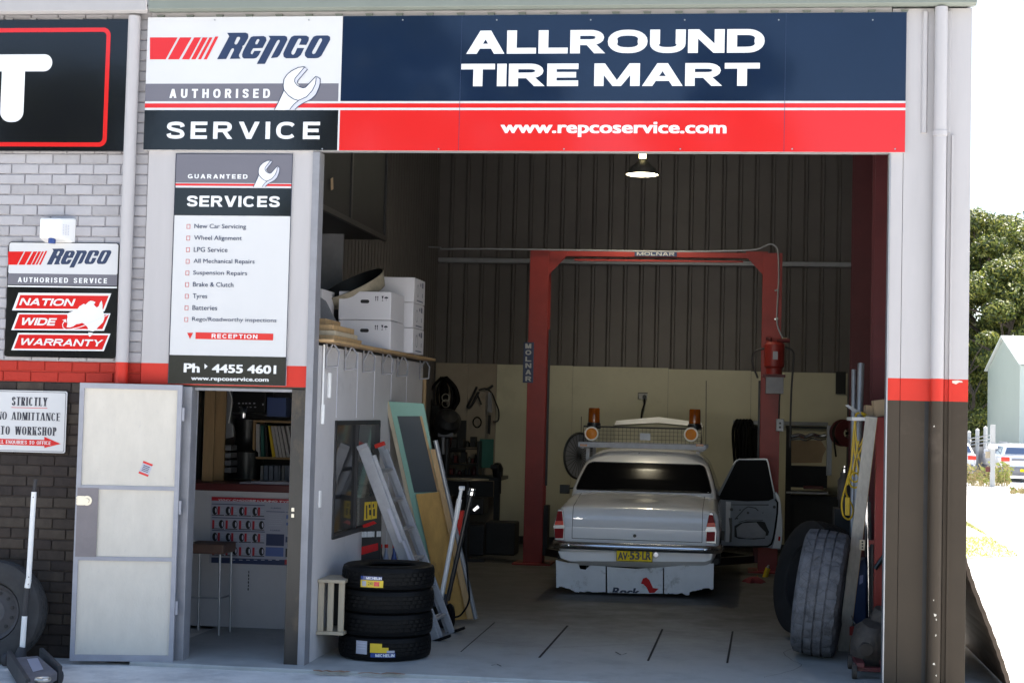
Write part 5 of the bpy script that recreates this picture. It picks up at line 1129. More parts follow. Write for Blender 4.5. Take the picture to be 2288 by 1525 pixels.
a, b = at(1428.5,1027,CYR+1.55), at(1428,1011,CYR+1.6); m = MB(); m.tube([a,b], .005, 6); m.build('aerial', 'plastic_black', car)
# open driver's door
DY = CYR+2.72
DZ = lambda l, d=0: [at(1600+x/4.767, 1000+y/4.767, DY)+V((0,d,0)) for x, y in l]
frame = [(30,1050),(560,1062),(600,1072),(685,1077),(702,1000),(708,860),(705,760),(692,590),(672,510),(645,472),(628,470),(610,400),(560,150),(545,118),(515,112),(240,118),(205,140),(175,185),(0,520),(0,600),(40,640)]
hole = [(20,545),(95,555),(330,570),(560,562),(615,540),(608,470),(590,380),(548,160),(530,132),(245,132),(215,150),(190,195)]
m = MB(); ob_ = DZ(frame); m.poly([ob_, DZ(hole)]); ob2 = [p+V((0,.06,0)) for p in ob_]; n_ = len(ob_)
m.add(ob_+ob2, [(i,(i+1)%n_,n_+(i+1)%n_,n_+i) for i in range(n_)]); m.poly([ob2, [p+V((0,.06,0)) for p in DZ(hole)]])
dr = m.build('front_door', 'door_inner_shaded', car)  # shade on the door's inner side is painted into this grey-blue
m = MB(); m.prism(DZ([(628,478),(645,480),(672,518),(690,592),(702,760),(705,860),(700,1000),(683,1070),(598,1066),(618,1000),(650,800),(658,640),(650,560)], -.003), (0,.002,0)); m.prism(DZ([(548,128),(556,150),(606,400),(622,475),(614,478),(598,400),(545,150),(535,124),(245,122),(212,142),(180,185),(174,178),(205,134),(240,116),(515,112),(545,116)], -.003), (0,.002,0)); m.build('door_flange', 'car_white', dr)
m = MB(); m.poly([DZ(hole, .03)]); m.build('door_glass', 'glass_black', dr)
m = MB(); m.tube(DZ([(630,545),(655,580),(650,700),(628,860),(610,960),(590,1020),(550,1048),(300,1052),(60,1048)], -.004), .012, 6); m.build('door_seal', 'rubber', dr)
m = MB(); m.poly([DZ([(195,830),(260,795),(330,778),(480,778),(520,790),(545,850),(565,890),(555,930),(530,935),(520,965),(400,972),(240,965),(195,945)], -.003)]); m.build('door_cavity', 'dark', dr, flatn=True)
m = MB(); m.poly([DZ([(215,850),(280,800),(430,790),(470,840),(530,900),(525,955),(330,965),(225,945)], -.006)]); m.build('insulation', 'steel_grey', dr, flatn=True)
m = MB(); m.poly([DZ([(160,600),(560,600),(560,612),(160,608)], -.003)]); m.ribbon(DZ([(200,760),(300,650),(340,625),(420,640),(450,670)], -.004), .012, (0,1,0)); m.ribbon(DZ([(240,790),(330,765),(500,768)], -.004), .008, (0,1,0))
for x, y, r_ in ((165,655,18),(255,660,9),(340,690,14),(620,628,16),(498,690,6),(225,750,9)):
    m.poly([DZ([(x+r_*math.cos(R(a)), y+r_*math.sin(R(a))) for a in range(0,360,36)], -.005)])
m.poly([DZ([(135,745),(170,745),(172,870),(165,1000),(140,1005),(150,880)], -.003)]); m.poly([DZ([(50,880),(92,884),(88,985),(50,980)], -.003)]); m.build('door_fittings', 'plastic_black', dr, flatn=True)
m = MB(); m.poly([DZ([(105,570),(158,575),(150,740),(140,1000),(100,1000)], -.0015)]); m.build('door_stiffener', 'car_white_dull', dr, flatn=True)
m = MB(); m.poly([DZ([(665,940),(685,945),(680,990),(660,985)], -.007)]); m.build('door_sticker', 'sign_red', dr, flatn=True)
# ================================================================ LIFT
LY = 8.1
lf = thing('vehicle_lift', 'tall red two post vehicle lift with an overhead beam around the white car', 'vehicle lift', (-1.1,LY,0))
zt_ = at(1450,562,LY).z
lx0, lx1 = at(1184,600,LY).x-.0, at(1221,600,LY).x; rx0, rx1 = at(1713,640,LY).x, at(1742,640,LY).x
for nm, x0, x1, s_ in (('left',lx0,lx1+.03,1),('right',rx0-.05,rx1+.03,-1)):
    m = MB(); m.bx(x0, x1, LY, LY+.01, 0, zt_); m.bx(x0 if s_ > 0 else x1-.012, x0+.012 if s_ > 0 else x1, LY+.011, LY+.26, 0, zt_); m.bx(x0, x1, LY+.261, LY+.27, 0, zt_)
    po_ = m.build('post', 'red_steel', lf, bevel=.004)
    xi = x1 if s_ > 0 else x0
    m = MB(); m.bx(xi+.003 if s_ > 0 else xi-.06, xi+.06 if s_ > 0 else xi-.003, LY+.02, LY+.24, .12, 1.0 if s_ < 0 else .75); m.build('carriage', 'dark' if s_ > 0 else 'red_oxide', lf)
    m = MB(); m.bx(xi+.003 if s_ > 0 else xi-.03, xi+.03 if s_ > 0 else xi-.003, LY+.1, LY+.14, 1.0, 3.0 if s_ > 0 else 2.4); m.build('chain_rail', 'dark_steel', lf)
    m = MB(); m.bx(x0-.12, x1+.12, LY-.12, LY+.4, .001, .02); m.build('base_plate', 'red_steel', lf)
    m = MB(); m.beam((xi+.04*s_,LY+.1,.16),(xi+.9*s_,LY-.9,.16),.1,.09); m.beam((xi+.04*s_,LY+.14,.16),(xi+.9*s_,LY+.95,.16),.1,.09); m.cyl((xi+.88*s_,LY-.88,.19),(xi+.88*s_,LY-.88,.25),.06,n=16); m.build('lift_arm', 'dark_steel', lf)
m = MB(); m.bx(lx1+.031, rx0-.051, LY+.05, LY+.15, at(1450,573.5,LY).z, zt_); m.build('top_beam', 'red_steel', lf, bevel=.004)
m = MB(); zq = at(1450,581,LY).z; m.bx(lx1+.35, rx0-.30, LY+.06, LY+.1, zq-.012, zq+.012); m.build('lower_bar', 'red_steel', lf)
m = MB(); m.prism([at(x, y, LY+.04) for x, y in ((1219,563),(1268,563),(1262,577),(1221,618))], (0,.01,0)); m.build('gusset', 'red_steel', lf)
m = MB(); m.prism([at(x, y, LY+.04) for x, y in ((1666,562),(1716,562),(1716,622),(1712,622),(1672,578))], (0,.01,0)); m.build('gusset', 'red_steel', lf)
m = MB(); A, B = at(1418,561,LY+.045), at(1512,573,LY+.045); m.bx(A.x, B.x, LY+.044, LY+.048, B.z, A.z); np_ = m.build('name_plate', 'poster_blue', lf)
mk('plate_letter', (.45,.45,.45), .4)
m = MB(); A, B = at(1423,562.5,LY+.043), at(1507,571.5,LY+.043); caps(m, 'MOLNAR', (A.x,LY+.043,B.z), UX, UZ, B.x-A.x, A.z-B.z, (0,-1,0), sv=.3, sh=.22, gap=.22); m.build('lettering', 'plate_letter', np_, flatn=True)
m = MB(); A, B = at(1170,764,LY-.005), at(1191,855,LY-.005); m.bx(A.x, B.x, LY-.006, LY-.001, B.z, A.z); np_ = m.build('name_plate', 'poster_blue', lf)
m = MB()
for i, ch in enumerate('MOLNAR'):
    A_, B_ = at(1174,767+14.6*i,LY-.008), at(1187,778+14.6*i,LY-.008); mm = MB(); caps(mm, ch, (A_.x,LY-.008,B_.z), UX, UZ, B_.x-A_.x, A_.z-B_.z, (0,-1,0), sv=.34, sh=.22); mm.build('lettering', 'plate_letter', np_, flatn=True)
mo_ = MB(); A = at(1730,800,LY-.16); mo_.lathe([(.001,.20),(.10,.20),(.125,.17),(.125,-.10),(.10,-.13),(.10,-.2),(.001,-.2)], A, n=24); mob = mo_.build('motor', 'red_steel', lf)
m = MB(); m.bx(A.x-.02, A.x+.04, A.y-.128, A.y-.124, A.z-.02, A.z+.08); m.build('rating_plate', 'poster_white', mob)
m = MB(); m.bx(A.x-.14, A.x+.14, A.y-.05, A.y+.15, A.z-.235, A.z-.202); m.tube([A+V((-.05,0,.2)),A+V((-.05,0,.24)),A+V((-.1,.02,.25))], .022, 8); m.tube([A+V((.03,0,.22)),A+V((.19,0,.22))], .025, 8); m.build('pump_head', 'red_oxide', mob)
m = MB(); m.tube(spline([A+V((-.12,0,.12)),A+V((-.24,.02,.08)),A+V((-.27,.03,-.05)),A+V((-.2,.05,-.25))],5), .012, 6); m.tube(spline([A+V((.13,0,.14)),A+V((.22,0,.1)),A+V((.24,.02,0)),A+V((.22,.03,-.4)),A+V((.21,.03,-1.1))],5), .012, 6); m.build('hydraulic_hose', 'dark_steel', mob)
m = MB(); A, B = at(1711,840,LY-.02), at(1750,880,LY-.02); m.bx(A.x, B.x, LY-.14, LY-.012, B.z, A.z); m.build('oil_tank', 'steel_grey', lf, bevel=.006)
m = MB(); A, B = at(1734,935,LY-.02), at(1751,963,LY-.02); m.bx(A.x, B.x, LY-.1, LY-.012, B.z, A.z); sw_ = m.build('switch_box', 'zinc', lf, bevel=.006)
m = MB(); 
for dz in (.05,.10): m.cyl(((A.x+B.x)/2,LY-.101,B.z+dz),((A.x+B.x)/2,LY-.115,B.z+dz),.014,n=12)
m.build('buttons', 'plastic_black', sw_)
m = MB(); m.tube([at(1740,935,LY-.05),at(1741,900,LY-.05),at(1746,840,LY-.05)], .009, 6); m.build('conduit', 'dark_steel', lf)
m = MB()
for y in (649,713): q = at(1733,y,LY-.01); m.beam(q+V((-.015,0,0)), q+V((.03,0,.01)), .02, .02)
m.build('hose_clips', 'chrome', lf)
m = MB(); pts = [at(x, y, LY-.02) for x, y in ((968,620),(940,590),(905,545),(885,545),(880,552))]
cab = [at(x, y, LY-.03) for x, y in ((985,556),(1100,556),(1300,559),(1500,562),(1640,560),(1690,557),(1708,550),(1722,545),(1735,552),(1739,570),(1740,620),(1737,680),(1736,720),(1744,745),(1752,758))]
m.tube([at(x, y, 10.4) for x, y in ((877,570),(882,556),(893,548),(985,553))]+spline(cab,4), .011, 6); m.build('overhead_cable', 'zinc', lf)
m = MB(); q = at(1753,760,LY-.03); m.bx(q.x-.03, q.x+.03, q.y-.02, q.y+.02, q.z-.04, q.z+.03); m.build('cable_plug', 'timber_pale', lf, bevel=.006)
# ================================================================ PENDANT LAMP
pd = thing('pendant_lamp', 'black bell shaped pendant lamp, lit, hanging high in the vehicle bay', 'lamp', at(1435,390,7.6))
c = at(1435,391,7.6); s_ = 3400/18.8; rl = 37/s_
m = MB(); m.lathe([(rl,0),(rl*.97,.02),(rl*.72,.095),(rl*.40,.15),(rl*.2,.185),(rl*.2,.20),(.001,.20)], c, n=36); m.build('lamp_shade', 'dark_steel', pd)
m = MB(); m.lathe([(rl*.99,.003),(rl*.96,.018),(rl*.7,.09),(rl*.38,.145),(.001,.16)], c, n=36); m.build('shade_lining', 'plastic_white', pd)
emit('lamp_glow', (1,.86,.6), 6.0)
m = MB(); m.lathe([(.001,.015),(rl*.93,.015),(rl*.93,.02),(.001,.02)], c, n=36); m.build('diffuser', 'lamp_glow', pd)
emit('lamp_neck_glow', (1,.85,.4), 2.5)
m = MB(); m.lathe([(.035,.201),(.045,.21),(.045,.26),(.03,.27),(.001,.27)], c, n=20); m.build('lamp_neck', 'lamp_neck_glow', pd)
m = MB(); m.tube([c+V((0,0,.271)), V((c.x,c.y,6.1))], .008, 6); m.build('cord', 'plastic_black', pd)
ld_ = bpy.data.lights.new('pendant_light', 'SPOT'); lo = bpy.data.objects.new('pendant_light', ld_); COL.objects.link(lo); lo.parent = pd; lo.location = (0,0,.0); ORG[lo] = ORG[pd]
ld_.energy = 38; ld_.color = (1,.9,.66); ld_.spot_size = R(150); ld_.spot_blend = .6; ld_.shadow_soft_size = .12

tb_ = thing('tube_light', 'lit fluorescent batten under the workshop roof, mirrored in the car boot', 'lamp', (-1.1,6.5,5.35))
m = MB(); m.bx(-1.75, -.45, 6.46, 6.54, 5.32, 5.39); m.build('batten', 'plastic_white', tb_, bevel=.01)
emit('tube_glow', (1,.95,.75), 14.0)
m = MB(); m.cyl((-1.7,6.5,5.29),(-.5,6.5,5.29),.018,n=12); m.build('tube', 'tube_glow', tb_)
m = MB()
for x in (-1.6,-.6): m.tube([(x,6.5,5.4),(x,6.5,6.0)], .006, 6)
m.build('hanger', 'dark_steel', tb_)
# ================================================================ BACK OF THE WORKSHOP
BY = 10.6
mk('greasy_tin', (.09,.08,.07), .5, .3, ns=8, na=.4)
t = thing('hanging_belts', 'bundle of dark drive belts and two bright rings hanging on the rear wall', 'belts', at(1000,850,11))
for k in range(7):
    a = rnd.uniform(-12,12); m = MB(); x0 = 992+a*.5
    m.tube(spline([at(x, y, 10.95-.02*k) for x, y in ((x0,842),(x0-14+a,870),(x0-12+a,905),(x0+4+a,918+rnd.uniform(-8,8)),(x0+18+a,895),(x0+16+a*.5,865),(x0,842))],5), .022, 6); m.build('belt', 'rubber', t)
for py in (888,901): m = MB(); c = at(996,py,10.75); m.tube([c+V((.055*math.cos(R(q)),0,.055*math.sin(R(q)))) for q in range(0,360,20)], .008, 6, closed=True); m.build('ring', 'brass', t)
t = thing('tool_board', 'straps, a hose coil and pry tools hung beside the belts on the rear wall', 'tools', at(1070,920,11))
tb = lambda l, Y=10.98: spline([at(960+x/3.464, 820+y/3.464, Y) for x, y in l], 5)
for l, r_ in ((((365,150),(345,200),(320,250),(295,300),(310,310),(345,260),(380,190)),.02),(((365,200),(385,250),(400,290)),.014),(((380,178),(430,165),(480,200),(510,270),(535,340),(530,410),(490,420)),.012),(((490,140),(455,165),(430,170)),.018)):
    m = MB(); m.tube(tb(l), r_, 6); m.build('strap', 'dark_steel', t)
m = MB(); m.prism([at(960+x/3.464, 820+y/3.464, 10.98) for x, y in ((455,190),(480,200),(485,350),(450,345))], (0,-.03,0)); m.build('cloth', 'steel_grey', t)
m = MB(); m.prism([at(960+x/3.464, 820+y/3.464, 10.98) for x, y in ((455,370),(475,370),(470,520),(450,510))], (0,-.03,0)); m.build('file', 'dark', t)
m = MB(); c = at(1066,943,10.96); m.tube([c+V((.06*math.cos(R(q)),0,.075*math.sin(R(q)))) for q in range(0,360,20)], .010, 6, closed=True); m.build('hose_coil', 'rubber', t)
t = thing('bench_grinder', 'dark pillar drill with a round head at the back left corner', 'drill', (at(1000,1000,10.2).x,10.2,0))
A = at(998,1000,10.2)
m = MB(); m.tube([(A.x,10.2,0),(A.x,10.2,A.z+.3)], .05, 12); m.build('column', 'dark_steel', t)
m = MB(); c = at(998,945,10.0); m.lathe([(.001,-.18),(.15,-.16),(.19,-.05),(.19,.1),(.12,.18),(.001,.2)], c, (.3,-.6,.5), 24); m.build('head', 'dark_steel', t)
m = MB(); fbox(m, (978,966), (1012,976), 9.9, .3); m.tube([at(990,976,9.95), at(990,1015,9.95)], .03, 10); m.build('spindle_table', 'steel_grey', t, bevel=.005)
m = MB(); m.bx(A.x-.25, A.x+.25, 10.0, 10.45, 0, .08); m.build('base', 'dark', t)
m = MB(); fbox(m, (1000,938), (1040,1010), 10.85, .02); tag(m.build('dark_board', 'dark', None), 'dark square board on the rear wall behind the pillar drill', 'board')
m = MB(); fbox(m, (1072,980), (1101,1045), 10.75, .05); tag(m.build('green_board', 'binder_green', None, bevel=.003), 'dark green upright board standing on the back workbench', 'board')
wb = thing('workbench', 'dark steel workbench with a vice against the rear wall, left of the lift', 'workbench', at(1060,1150,10))
yb = 10.0; A, B = at(985,1062,yb), at(1118,1062,yb)
m = MB(); m.bx(A.x-.5, B.x, yb, yb+.75, A.z-.05, A.z); m.build('bench_top', 'dark_steel', wb, bevel=.005)
for x in (B.x-.09, A.x): m = MB(); m.bx(x, x+.08, yb+.02, yb+.1, 0, A.z-.051); m.build('leg', 'dark', wb)
m = MB(); m.bx(A.x+.09, B.x-.1, yb+.1, yb+.7, .25, .29); m.build('shelf', 'dark', wb)
m = MB(); m.bx(A.x+.1, B.x-.1, yb+.005, yb+.03, A.z-.28, A.z-.06); m.build('drawer_front', 'dark', wb)
t = thing('bench_vice', 'black bench vice on the right end of the back workbench', 'vice', at(1110,1062,9.95))
c = at(1112,1050,9.98); m = MB(); m.lathe([(.001,-.1),(.07,-.09),(.08,.03),(.05,.1),(.001,.11)], c, (0,-.3,1), 18); m.ob(c+V((-.02,-.12,.05)), (.05,0,0), (0,.1,0), (0,0,.03)); m.build('vice_body', 'plastic_black', t, bevel=.01)
m = MB(); m.tube([c+V((.06,-.1,-.02)), c+V((.06,-.1,-.32))], .012, 8); m.build('vice_handle', 'dark_steel', t)
t = thing('stand_tray', 'black workshop stand with a brass edged round tray in front of the bench', 'stand', at(1050,1200,8.5))
c = at(1045,1073,8.2); m = MB(); m.lathe([(.001,0),(.26,0),(.275,.02),(.27,.025),(.001,.012)], c, n=28); m.build('tray', 'brass', t)
m = MB(); m.tube([c, V((c.x,c.y,0))], .04, 10); m.ob(V((c.x,c.y,.02)), (.25,0,0), (0,.03,0), (0,0,.02)); m.ob(V((c.x,c.y+.04,.021)), (.03,0,0), (0,.25,0), (0,0,.019)); m.build('pillar', 'dark', t)
for i, (a, b, Y, mt) in enumerate((((1085,1165),(1150,1215),9.2,'dark'),((1010,1170),(1080,1225),9.0,'dark_steel'),((1020,1110),(1080,1150),9.6,'dark_steel'))):
    m = MB(); A, B = at(*a,Y), at(*b,Y); z0 = 0 if i < 2 else B.z; m.bx(A.x, B.x, Y, Y+.4, z0, A.z); q = m.build('crate', mt, None, bevel=.02)
    tag(q, ['black crate on the floor beside the left lift post','dark steel crate on the floor under the back workbench','dark box on the workbench shelf'][i], 'crate')
rs = random.Random(11)
t = thing('tool_shelf', 'crowded dark tool shelf against the rear wall above the workbench', 'shelf', at(1035,1060,10.5))
for py in (1000,1035): m = MB(); fbox(m, (990,py), (1068,py+4), 10.5, .3); m.build('shelf', 'dark_steel', t)
m = MB(); fbox(m, (989,985), (992,1064), 10.5, .3); m.build('side_panel', 'dark_steel', t); m = MB(); fbox(m, (1066,985), (1069,1064), 10.5, .3); m.build('side_panel', 'dark_steel', t)
k_ = 0
for py in (999,1034,1061):
    x = 994
    while x < 1060:
        w_ = rs.choice((6,8,11,14)); h = rs.uniform(9,24); k_ += 1
        m = MB(); a, b = at(x,py,10.55), at(x+w_-1.5,py-h,10.55)
        if rs.random() < .5: m.lathe([(.001,0),((b.x-a.x)/2,0),((b.x-a.x)/2,(b.z-a.z)*.7),((b.x-a.x)/4,(b.z-a.z)*.85),((b.x-a.x)/4,b.z-a.z),(.001,b.z-a.z)], ((a.x+b.x)/2,10.62,a.z+.004), n=12)
        else: m.bx(a.x, b.x, 10.55, 10.7, a.z+.004, b.z)
        o = m.build('tool_box' if k_ % 2 else 'tin', rs.choice(('dark','dark_steel','greasy_tin','dark_red','plastic_black')), None, bevel=.003); tag(o, 'small dark tin or box among the clutter on the crowded tool shelf', 'tin', 'clutter on the tool shelf'); x += w_
t = thing('overalls', 'dark overalls hanging on the rear wall beside the left end of the tool shelf', 'overalls', at(975,960,10.9))
m = MB(); m.prism([at(x, y, 10.9) for x, y in ((968,905),(984,905),(990,930),(989,985),(985,1040),(979,1042),(977,990),(974,1040),(966,1038),(963,940))], (0,-.12,0)); m.build('cloth', 'dark', t, bevel=.03, seg=3)
# power outlet with a cable
t = thing('power_outlet', 'power outlet with a hanging cable on the rear wall above the car', 'outlet', at(1437,885,11.01))
m = MB(); A, B = at(1427,878,11.0), at(1446,891,11.0); m.bx(A.x, B.x, 10.995, 11.019, B.z, A.z); m.build('plate', 'plate_letter', t, bevel=.004)
m = MB(); m.ribbon([at(x, y, 10.99) for x, y in ((1426,891),(1426,877.5),(1447,877.5))], .012, (0,1,0)); m.cyl(at(1440,886,10.99), at(1440,886,10.93), .03, n=14); m.tube(spline([at(x, y, 10.94) for x, y in ((1440,888),(1439,903),(1434,920),(1433,945))],5), .012, 6); m.build('plug_and_cable', 'plastic_black', t)
t = thing('fan', 'large round dark rimmed fan guard standing behind the left of the car', 'fan', at(1290,1200,9.4))
c = at(1294,1018,9.4); ra = .31
m = MB(); m.tube([c+V((.62*ra*math.cos(R(q)),.3*ra*math.cos(R(q)),1.0*ra*math.sin(R(q))*1.0)) for q in range(0,360,10)], .016, 6, closed=True)
for q in range(0,180,15): m.tube([c+V((.62*ra*math.cos(R(q)),.3*ra*math.cos(R(q)),ra*math.sin(R(q)))), c-V((.62*ra*math.cos(R(q)),.3*ra*math.cos(R(q)),ra*math.sin(R(q))))], .004, 4)
m.build('guard', 'plastic_black', t)
m = MB(); m.prism([c+V((.6*ra*math.cos(R(q)),.29*ra*math.cos(R(q))+.02,.97*ra*math.sin(R(q)))) for q in range(0,360,15)], (0,.02,0)); m.build('fan_back', 'steel_grey', t)
m = MB(); m.tube([c+V((0,.05,0)), V((c.x,c.y+.05,0))], .02, 8); m.lathe([(.001,.03),(.2,.02),(.22,0)], (c.x,c.y+.05,0), n=20); m.build('stand', 'dark_steel', t)
# right rear: hoses, bench, panel
t = thing('hose_bundle', 'bundle of black hoses hanging on the rear wall beside the right lift post', 'hoses', at(1665,960,10.9))
for k in range(9):
    x = 1643+7*k if k < 5 else 1683+4*(k-5); b = rnd.uniform(-6,6); top = 940 if k < 5 else 955
    m = MB(); m.tube(spline([at(x+q_, y, 10.85-.03*(k%3)) for q_, y in ((0,1040+b),(-4,1000),(-5,960),(2,top),(8,top+2),(12,965),(10,1000),(8,1035+b))],4), .022, 6); m.build('hose', 'rubber', t)
m = MB(); A, B = at(1638,938,10.95), at(1850,950,10.95); m.bx(A.x, B.x, 10.93, 10.98, A.z-.05, A.z); tag(m.build('wall_rail', 'zinc', None), 'grey rail on the rear wall above the hose bundle and steel rack', 'rail')
rkx = thing('steel_rack', 'dark steel rack holding a brown panel at the right of the rear wall', 'rack', at(1800,1200,9.8))
yr = 9.8
m = MB(); fbox(m, (1848,950), (1858,1062), yr, .05); m.build('upright', 'zinc', rkx); m = MB(); fbox(m, (1757,950), (1765,1230), yr, .05); m.build('upright', 'dark', rkx)
m = MB(); fbox(m, (1757,1097), (1850,1104), yr-.02, .5); m.build('shelf', 'zinc', rkx, bevel=.003)
m = MB(); fbox(m, (1757,951), (1860,958), yr+.06, .4); m.build('rack_top', 'dark', rkx); m = MB(); fbox(m, (1766,1040), (1848,1090), yr+.2, .3); m.build('rack_box', 'dark', rkx)
m = MB(); fbox(m, (1757,1106), (1900,1235), yr+.05, .6); m.build('cabinet', 'dark', rkx)
m = MB(); m.prism([at(x, y, yr-.01) for x, y in ((1768,983),(1834,983),(1846,1002),(1838,1020),(1836,1033),(1768,1034))], (0,.02,0)); tag(m.build('brown_board', 'carton_brown', None), 'brown shaped board standing in the dark steel rack', 'board')
m = MB(); pts = spline([at(x, y, yr-.03) for x, y in ((1768,975),(1785,972),(1800,976),(1815,971),(1832,975),(1846,972))],5); m.tube(pts, .03, 10); m.tube([p+V((0,.02,-.045)) for p in pts], .012, 6); tag(m.build('chrome_part', 'chrome', None), 'crumpled chrome bumper piece above the brown board in the rack', 'bumper')
m = MB(); fbox(m, (1796,1085), (1840,1093), yr-.03, .2); tag(m.build('red_box', 'dark_red', None, bevel=.004), 'flat dark red box lying on the rack shelf', 'box')
t = thing('hose_reel', 'dark round hose reel hanging on the right of the rear wall', 'hose reel', at(1889,967,8.0))
c = at(1889,967,8.0); m = MB(); m.lathe([(.06,-.12),(.17,-.12),(.17,-.10),(.10,-.09),(.10,.09),(.17,.10),(.17,.12),(.06,.12)], c, (.25,-1,0), 32, closed=True); m.build('drum', 'dark_red', t)
m = MB(); m.lathe([(.15,.08),(.15,-.08),(.101,-.085),(.101,.085)], c, (.25,-1,0), 32, closed=True); m.build('wound_hose', 'rubber', t)
m = MB(); m.tube(spline([at(x, y, 7.9) for x, y in ((1868,968),(1864,985),(1868,1020))],4), .012, 6); m.tube([c, V((1.5,c.y,c.z))], .02, 6); m.build('hose_end', 'rubber', t)
t = thing('spray_can', 'yellow can leaning at the foot of the right lift post', 'can', at(1710,1300,7.6))
a, b = at(1706,1299,7.6), at(1716,1268,7.6); m = MB(); m.tube([a,b], .032, 14); m.build('can_body', 'yellow', t); m = MB(); m.tube([b,b+(b-a).normalized()*.04], [.03,.012], 12); m.build('cap', 'chrome', t)
m = MB(); q = gd(1685,1300); m.lathe([(.001,.07),(.06,.06),(.1,.03),(.12,0),(.001,0)], q, n=14, rf=lambda j,k,r_: r_*(1+.25*math.sin(k*2.3+j))); mk('rag_red', (.16,.02,.03), .9); tag(m.build('rag', 'rag_red', None), 'crumpled red rag on the floor by the right lift post', 'rag')
t = thing('hand_tool', 'small chrome tool lying on the floor by the yellow can', 'tool', gd(1700,1290))
m = MB(); m.tube([at(1688,1292,7.5), at(1700,1296,7.5)], .02, 8); m.tube([at(1690,1284,7.5), at(1691,1293,7.5)], .014, 8); m.build('tool_body', 'chrome', t)
# ================================================================ RIGHT FOREGROUND CLUTTER
prof3, rf3, n3 = tyre_mesh(.51, .37, .27, 100, 3, 1, .016, True)
t1 = thing('truck_tyre', 'worn grey chunky truck tyre leaning upright beside the pale plank', 'tyre', (.72,1.42,0), 'big tyres by the right post')
c1 = at(1842,1325,1.0); c1 = V((c1.x, 1.47, .515)); ax1 = V((.985,-.13,-.115)).normalized()
m = MB(); m.lathe(prof3, c1, ax1, n3, closed=True, rf=rf3); m.build('tyre_body', 'rubber_worn', t1, ang=25)
mk('rubber_old', (.016,.016,.017), .8, ns=10, na=.3, spec=.2)
t2 = thing('truck_tyre', 'dark truck tyre behind the worn grey one, showing its open centre', 'tyre', (.62,2.4,0), 'big tyres by the right post')
c2 = at(1822,1290,2.2); c2 = V((c2.x, 2.45, .52)); ax2 = V((.87,.42,-.20)).normalized()
prof4, rf4, n4 = tyre_mesh(.51, .30, .28, 100, 3, 1, .012)
m = MB(); m.lathe(prof4, c2, ax2, n4, closed=True, rf=rf4); m.build('tyre_body', 'rubber_old', t2, ang=25)
m = MB(); m.lathe([(.285,-.11),(.27,-.02),(.285,.11),(.29,.11),(.29,-.11)], c2, ax2, 40, closed=True); m.build('rim', 'dark_steel', t2)
pa, pb = gd(1884,1453), at(1947,930,1.15); m = MB(); d = (pb-pa).normalized(); wv = (V((1,.0,0))-d*d.x).normalized(); nv = d.cross(wv)
m.ob((pa+pb)/2, wv*.045, (pb-pa)/2, nv*.012); m.ob((pa+pb)/2+wv*.047+nv*.004, wv*.0018, (pb-pa)/2, nv*.013, 1)
tag(m.build('pale_plank', ['timber_grey','timber'], None), 'long pale plank leaning in front of the red steel post, right of the truck tyres', 'plank')
rp = thing('red_press', 'red steel press frame standing behind the brown corner of the workshop', 'press', (1.12,1.35,0))
m = MB(); a = at(1968,932,1.35); m.bx(a.x-.035, a.x+.035, 1.35, 1.43, 0, a.z); m.build('upright', 'red_steel', rp, bevel=.003)
m = MB(); q = gd(1900,1462); m.beam((q.x,1.6,.2), (1.15,1.5,.2), .06, .07); m.build('foot', 'red_steel', rp)
m = MB(); a, b = at(1940,1205,1.5), at(1960,1205,1.5); m.bx(a.x, b.x+.03, 1.45, 1.5, a.z-.05, a.z+.0); m.build('cross_member', 'red_steel', rp)
m = MB(); m.tube([at(1950,1215,1.45), at(1952,1420,1.45)], .022, 8); m.build('strut', 'dark_steel', rp); m = MB(); m.tube([at(1990,1220,1.3), at(1955,1270,1.3)], .018, 8); m.build('lever', 'plastic_black', rp)
m = MB(); A, B = at(1903,931,1.9), at(1985,941,1.9); m.bx(A.x, 1.5, 1.9, 2.5, B.z, A.z); tag(m.build('shelf_board', 'plastic_white', None, bevel=.003), 'white shelf above the yellow cord holding brown cartons', 'shelf')
zs_ = A.z
for i, (a, b, an) in enumerate((((1955,884),(1990,922),.15),((1935,902),(1962,928),-.05))):
    A, B = at(*a,2.0+.2*i), at(*b,2.0+.2*i); m = MB(); ca, sa = math.cos(an), math.sin(an); h_ = (A.z-B.z)/2; w_ = (B.x-A.x)/2
    m.ob(V(((A.x+B.x)/2, 2.15+.2*i, zs_+h_+.004+abs(sa)*w_*1.0)), V((ca,0,sa))*w_, (0,.12,0), V((-sa,0,ca))*h_); tag(m.build('brown_carton', 'carton_brown', None, bevel=.004), ['tilted brown carton on the white shelf by the right post','small flat brown carton lying on the white shelf'][i], 'carton')
m = MB(); m.prism([at(x, y, 2.2) for x, y in ((1888,905),(1894,903),(1925,920),(1925,928),(1918,928))], (0,.02,0)); tag(m.build('metal_strip', 'zinc', None), 'thin metal strip poking out over the white shelf', 'strip')
for i, (p0, p1, r_) in enumerate(((((1908,826),2.9),((1905,1180),2.6),.024),(((1924,812),2.6),((1912,1190),2.3),.030))):
    a, b = at(*p0[0],p0[1]), at(*p1[0],p1[1]); d = (a-b); b = a-d*(a.z/d.z); m = MB(); m.tube([b,a], r_, 12); m.tube([a,a+d.normalized()*.002], [r_*1.0, r_*.9], 12); tag(m.build('metal_tube', 'zinc', None), ['thinner shorter grey tube standing behind the yellow cord','thicker taller grey tube that the yellow cord hangs on'][i], 'tube')
yc = thing('extension_cord', 'yellow extension cord looped over the grey tube, ending in a yellow socket', 'cord', at(1910,1050,2.0))
YZ = lambda l, Y=2.05: spline([at(1820+x/4.765, 900+y/4.765, Y+.004*i) for i, (x, y) in enumerate(l)], 6)
m = MB()
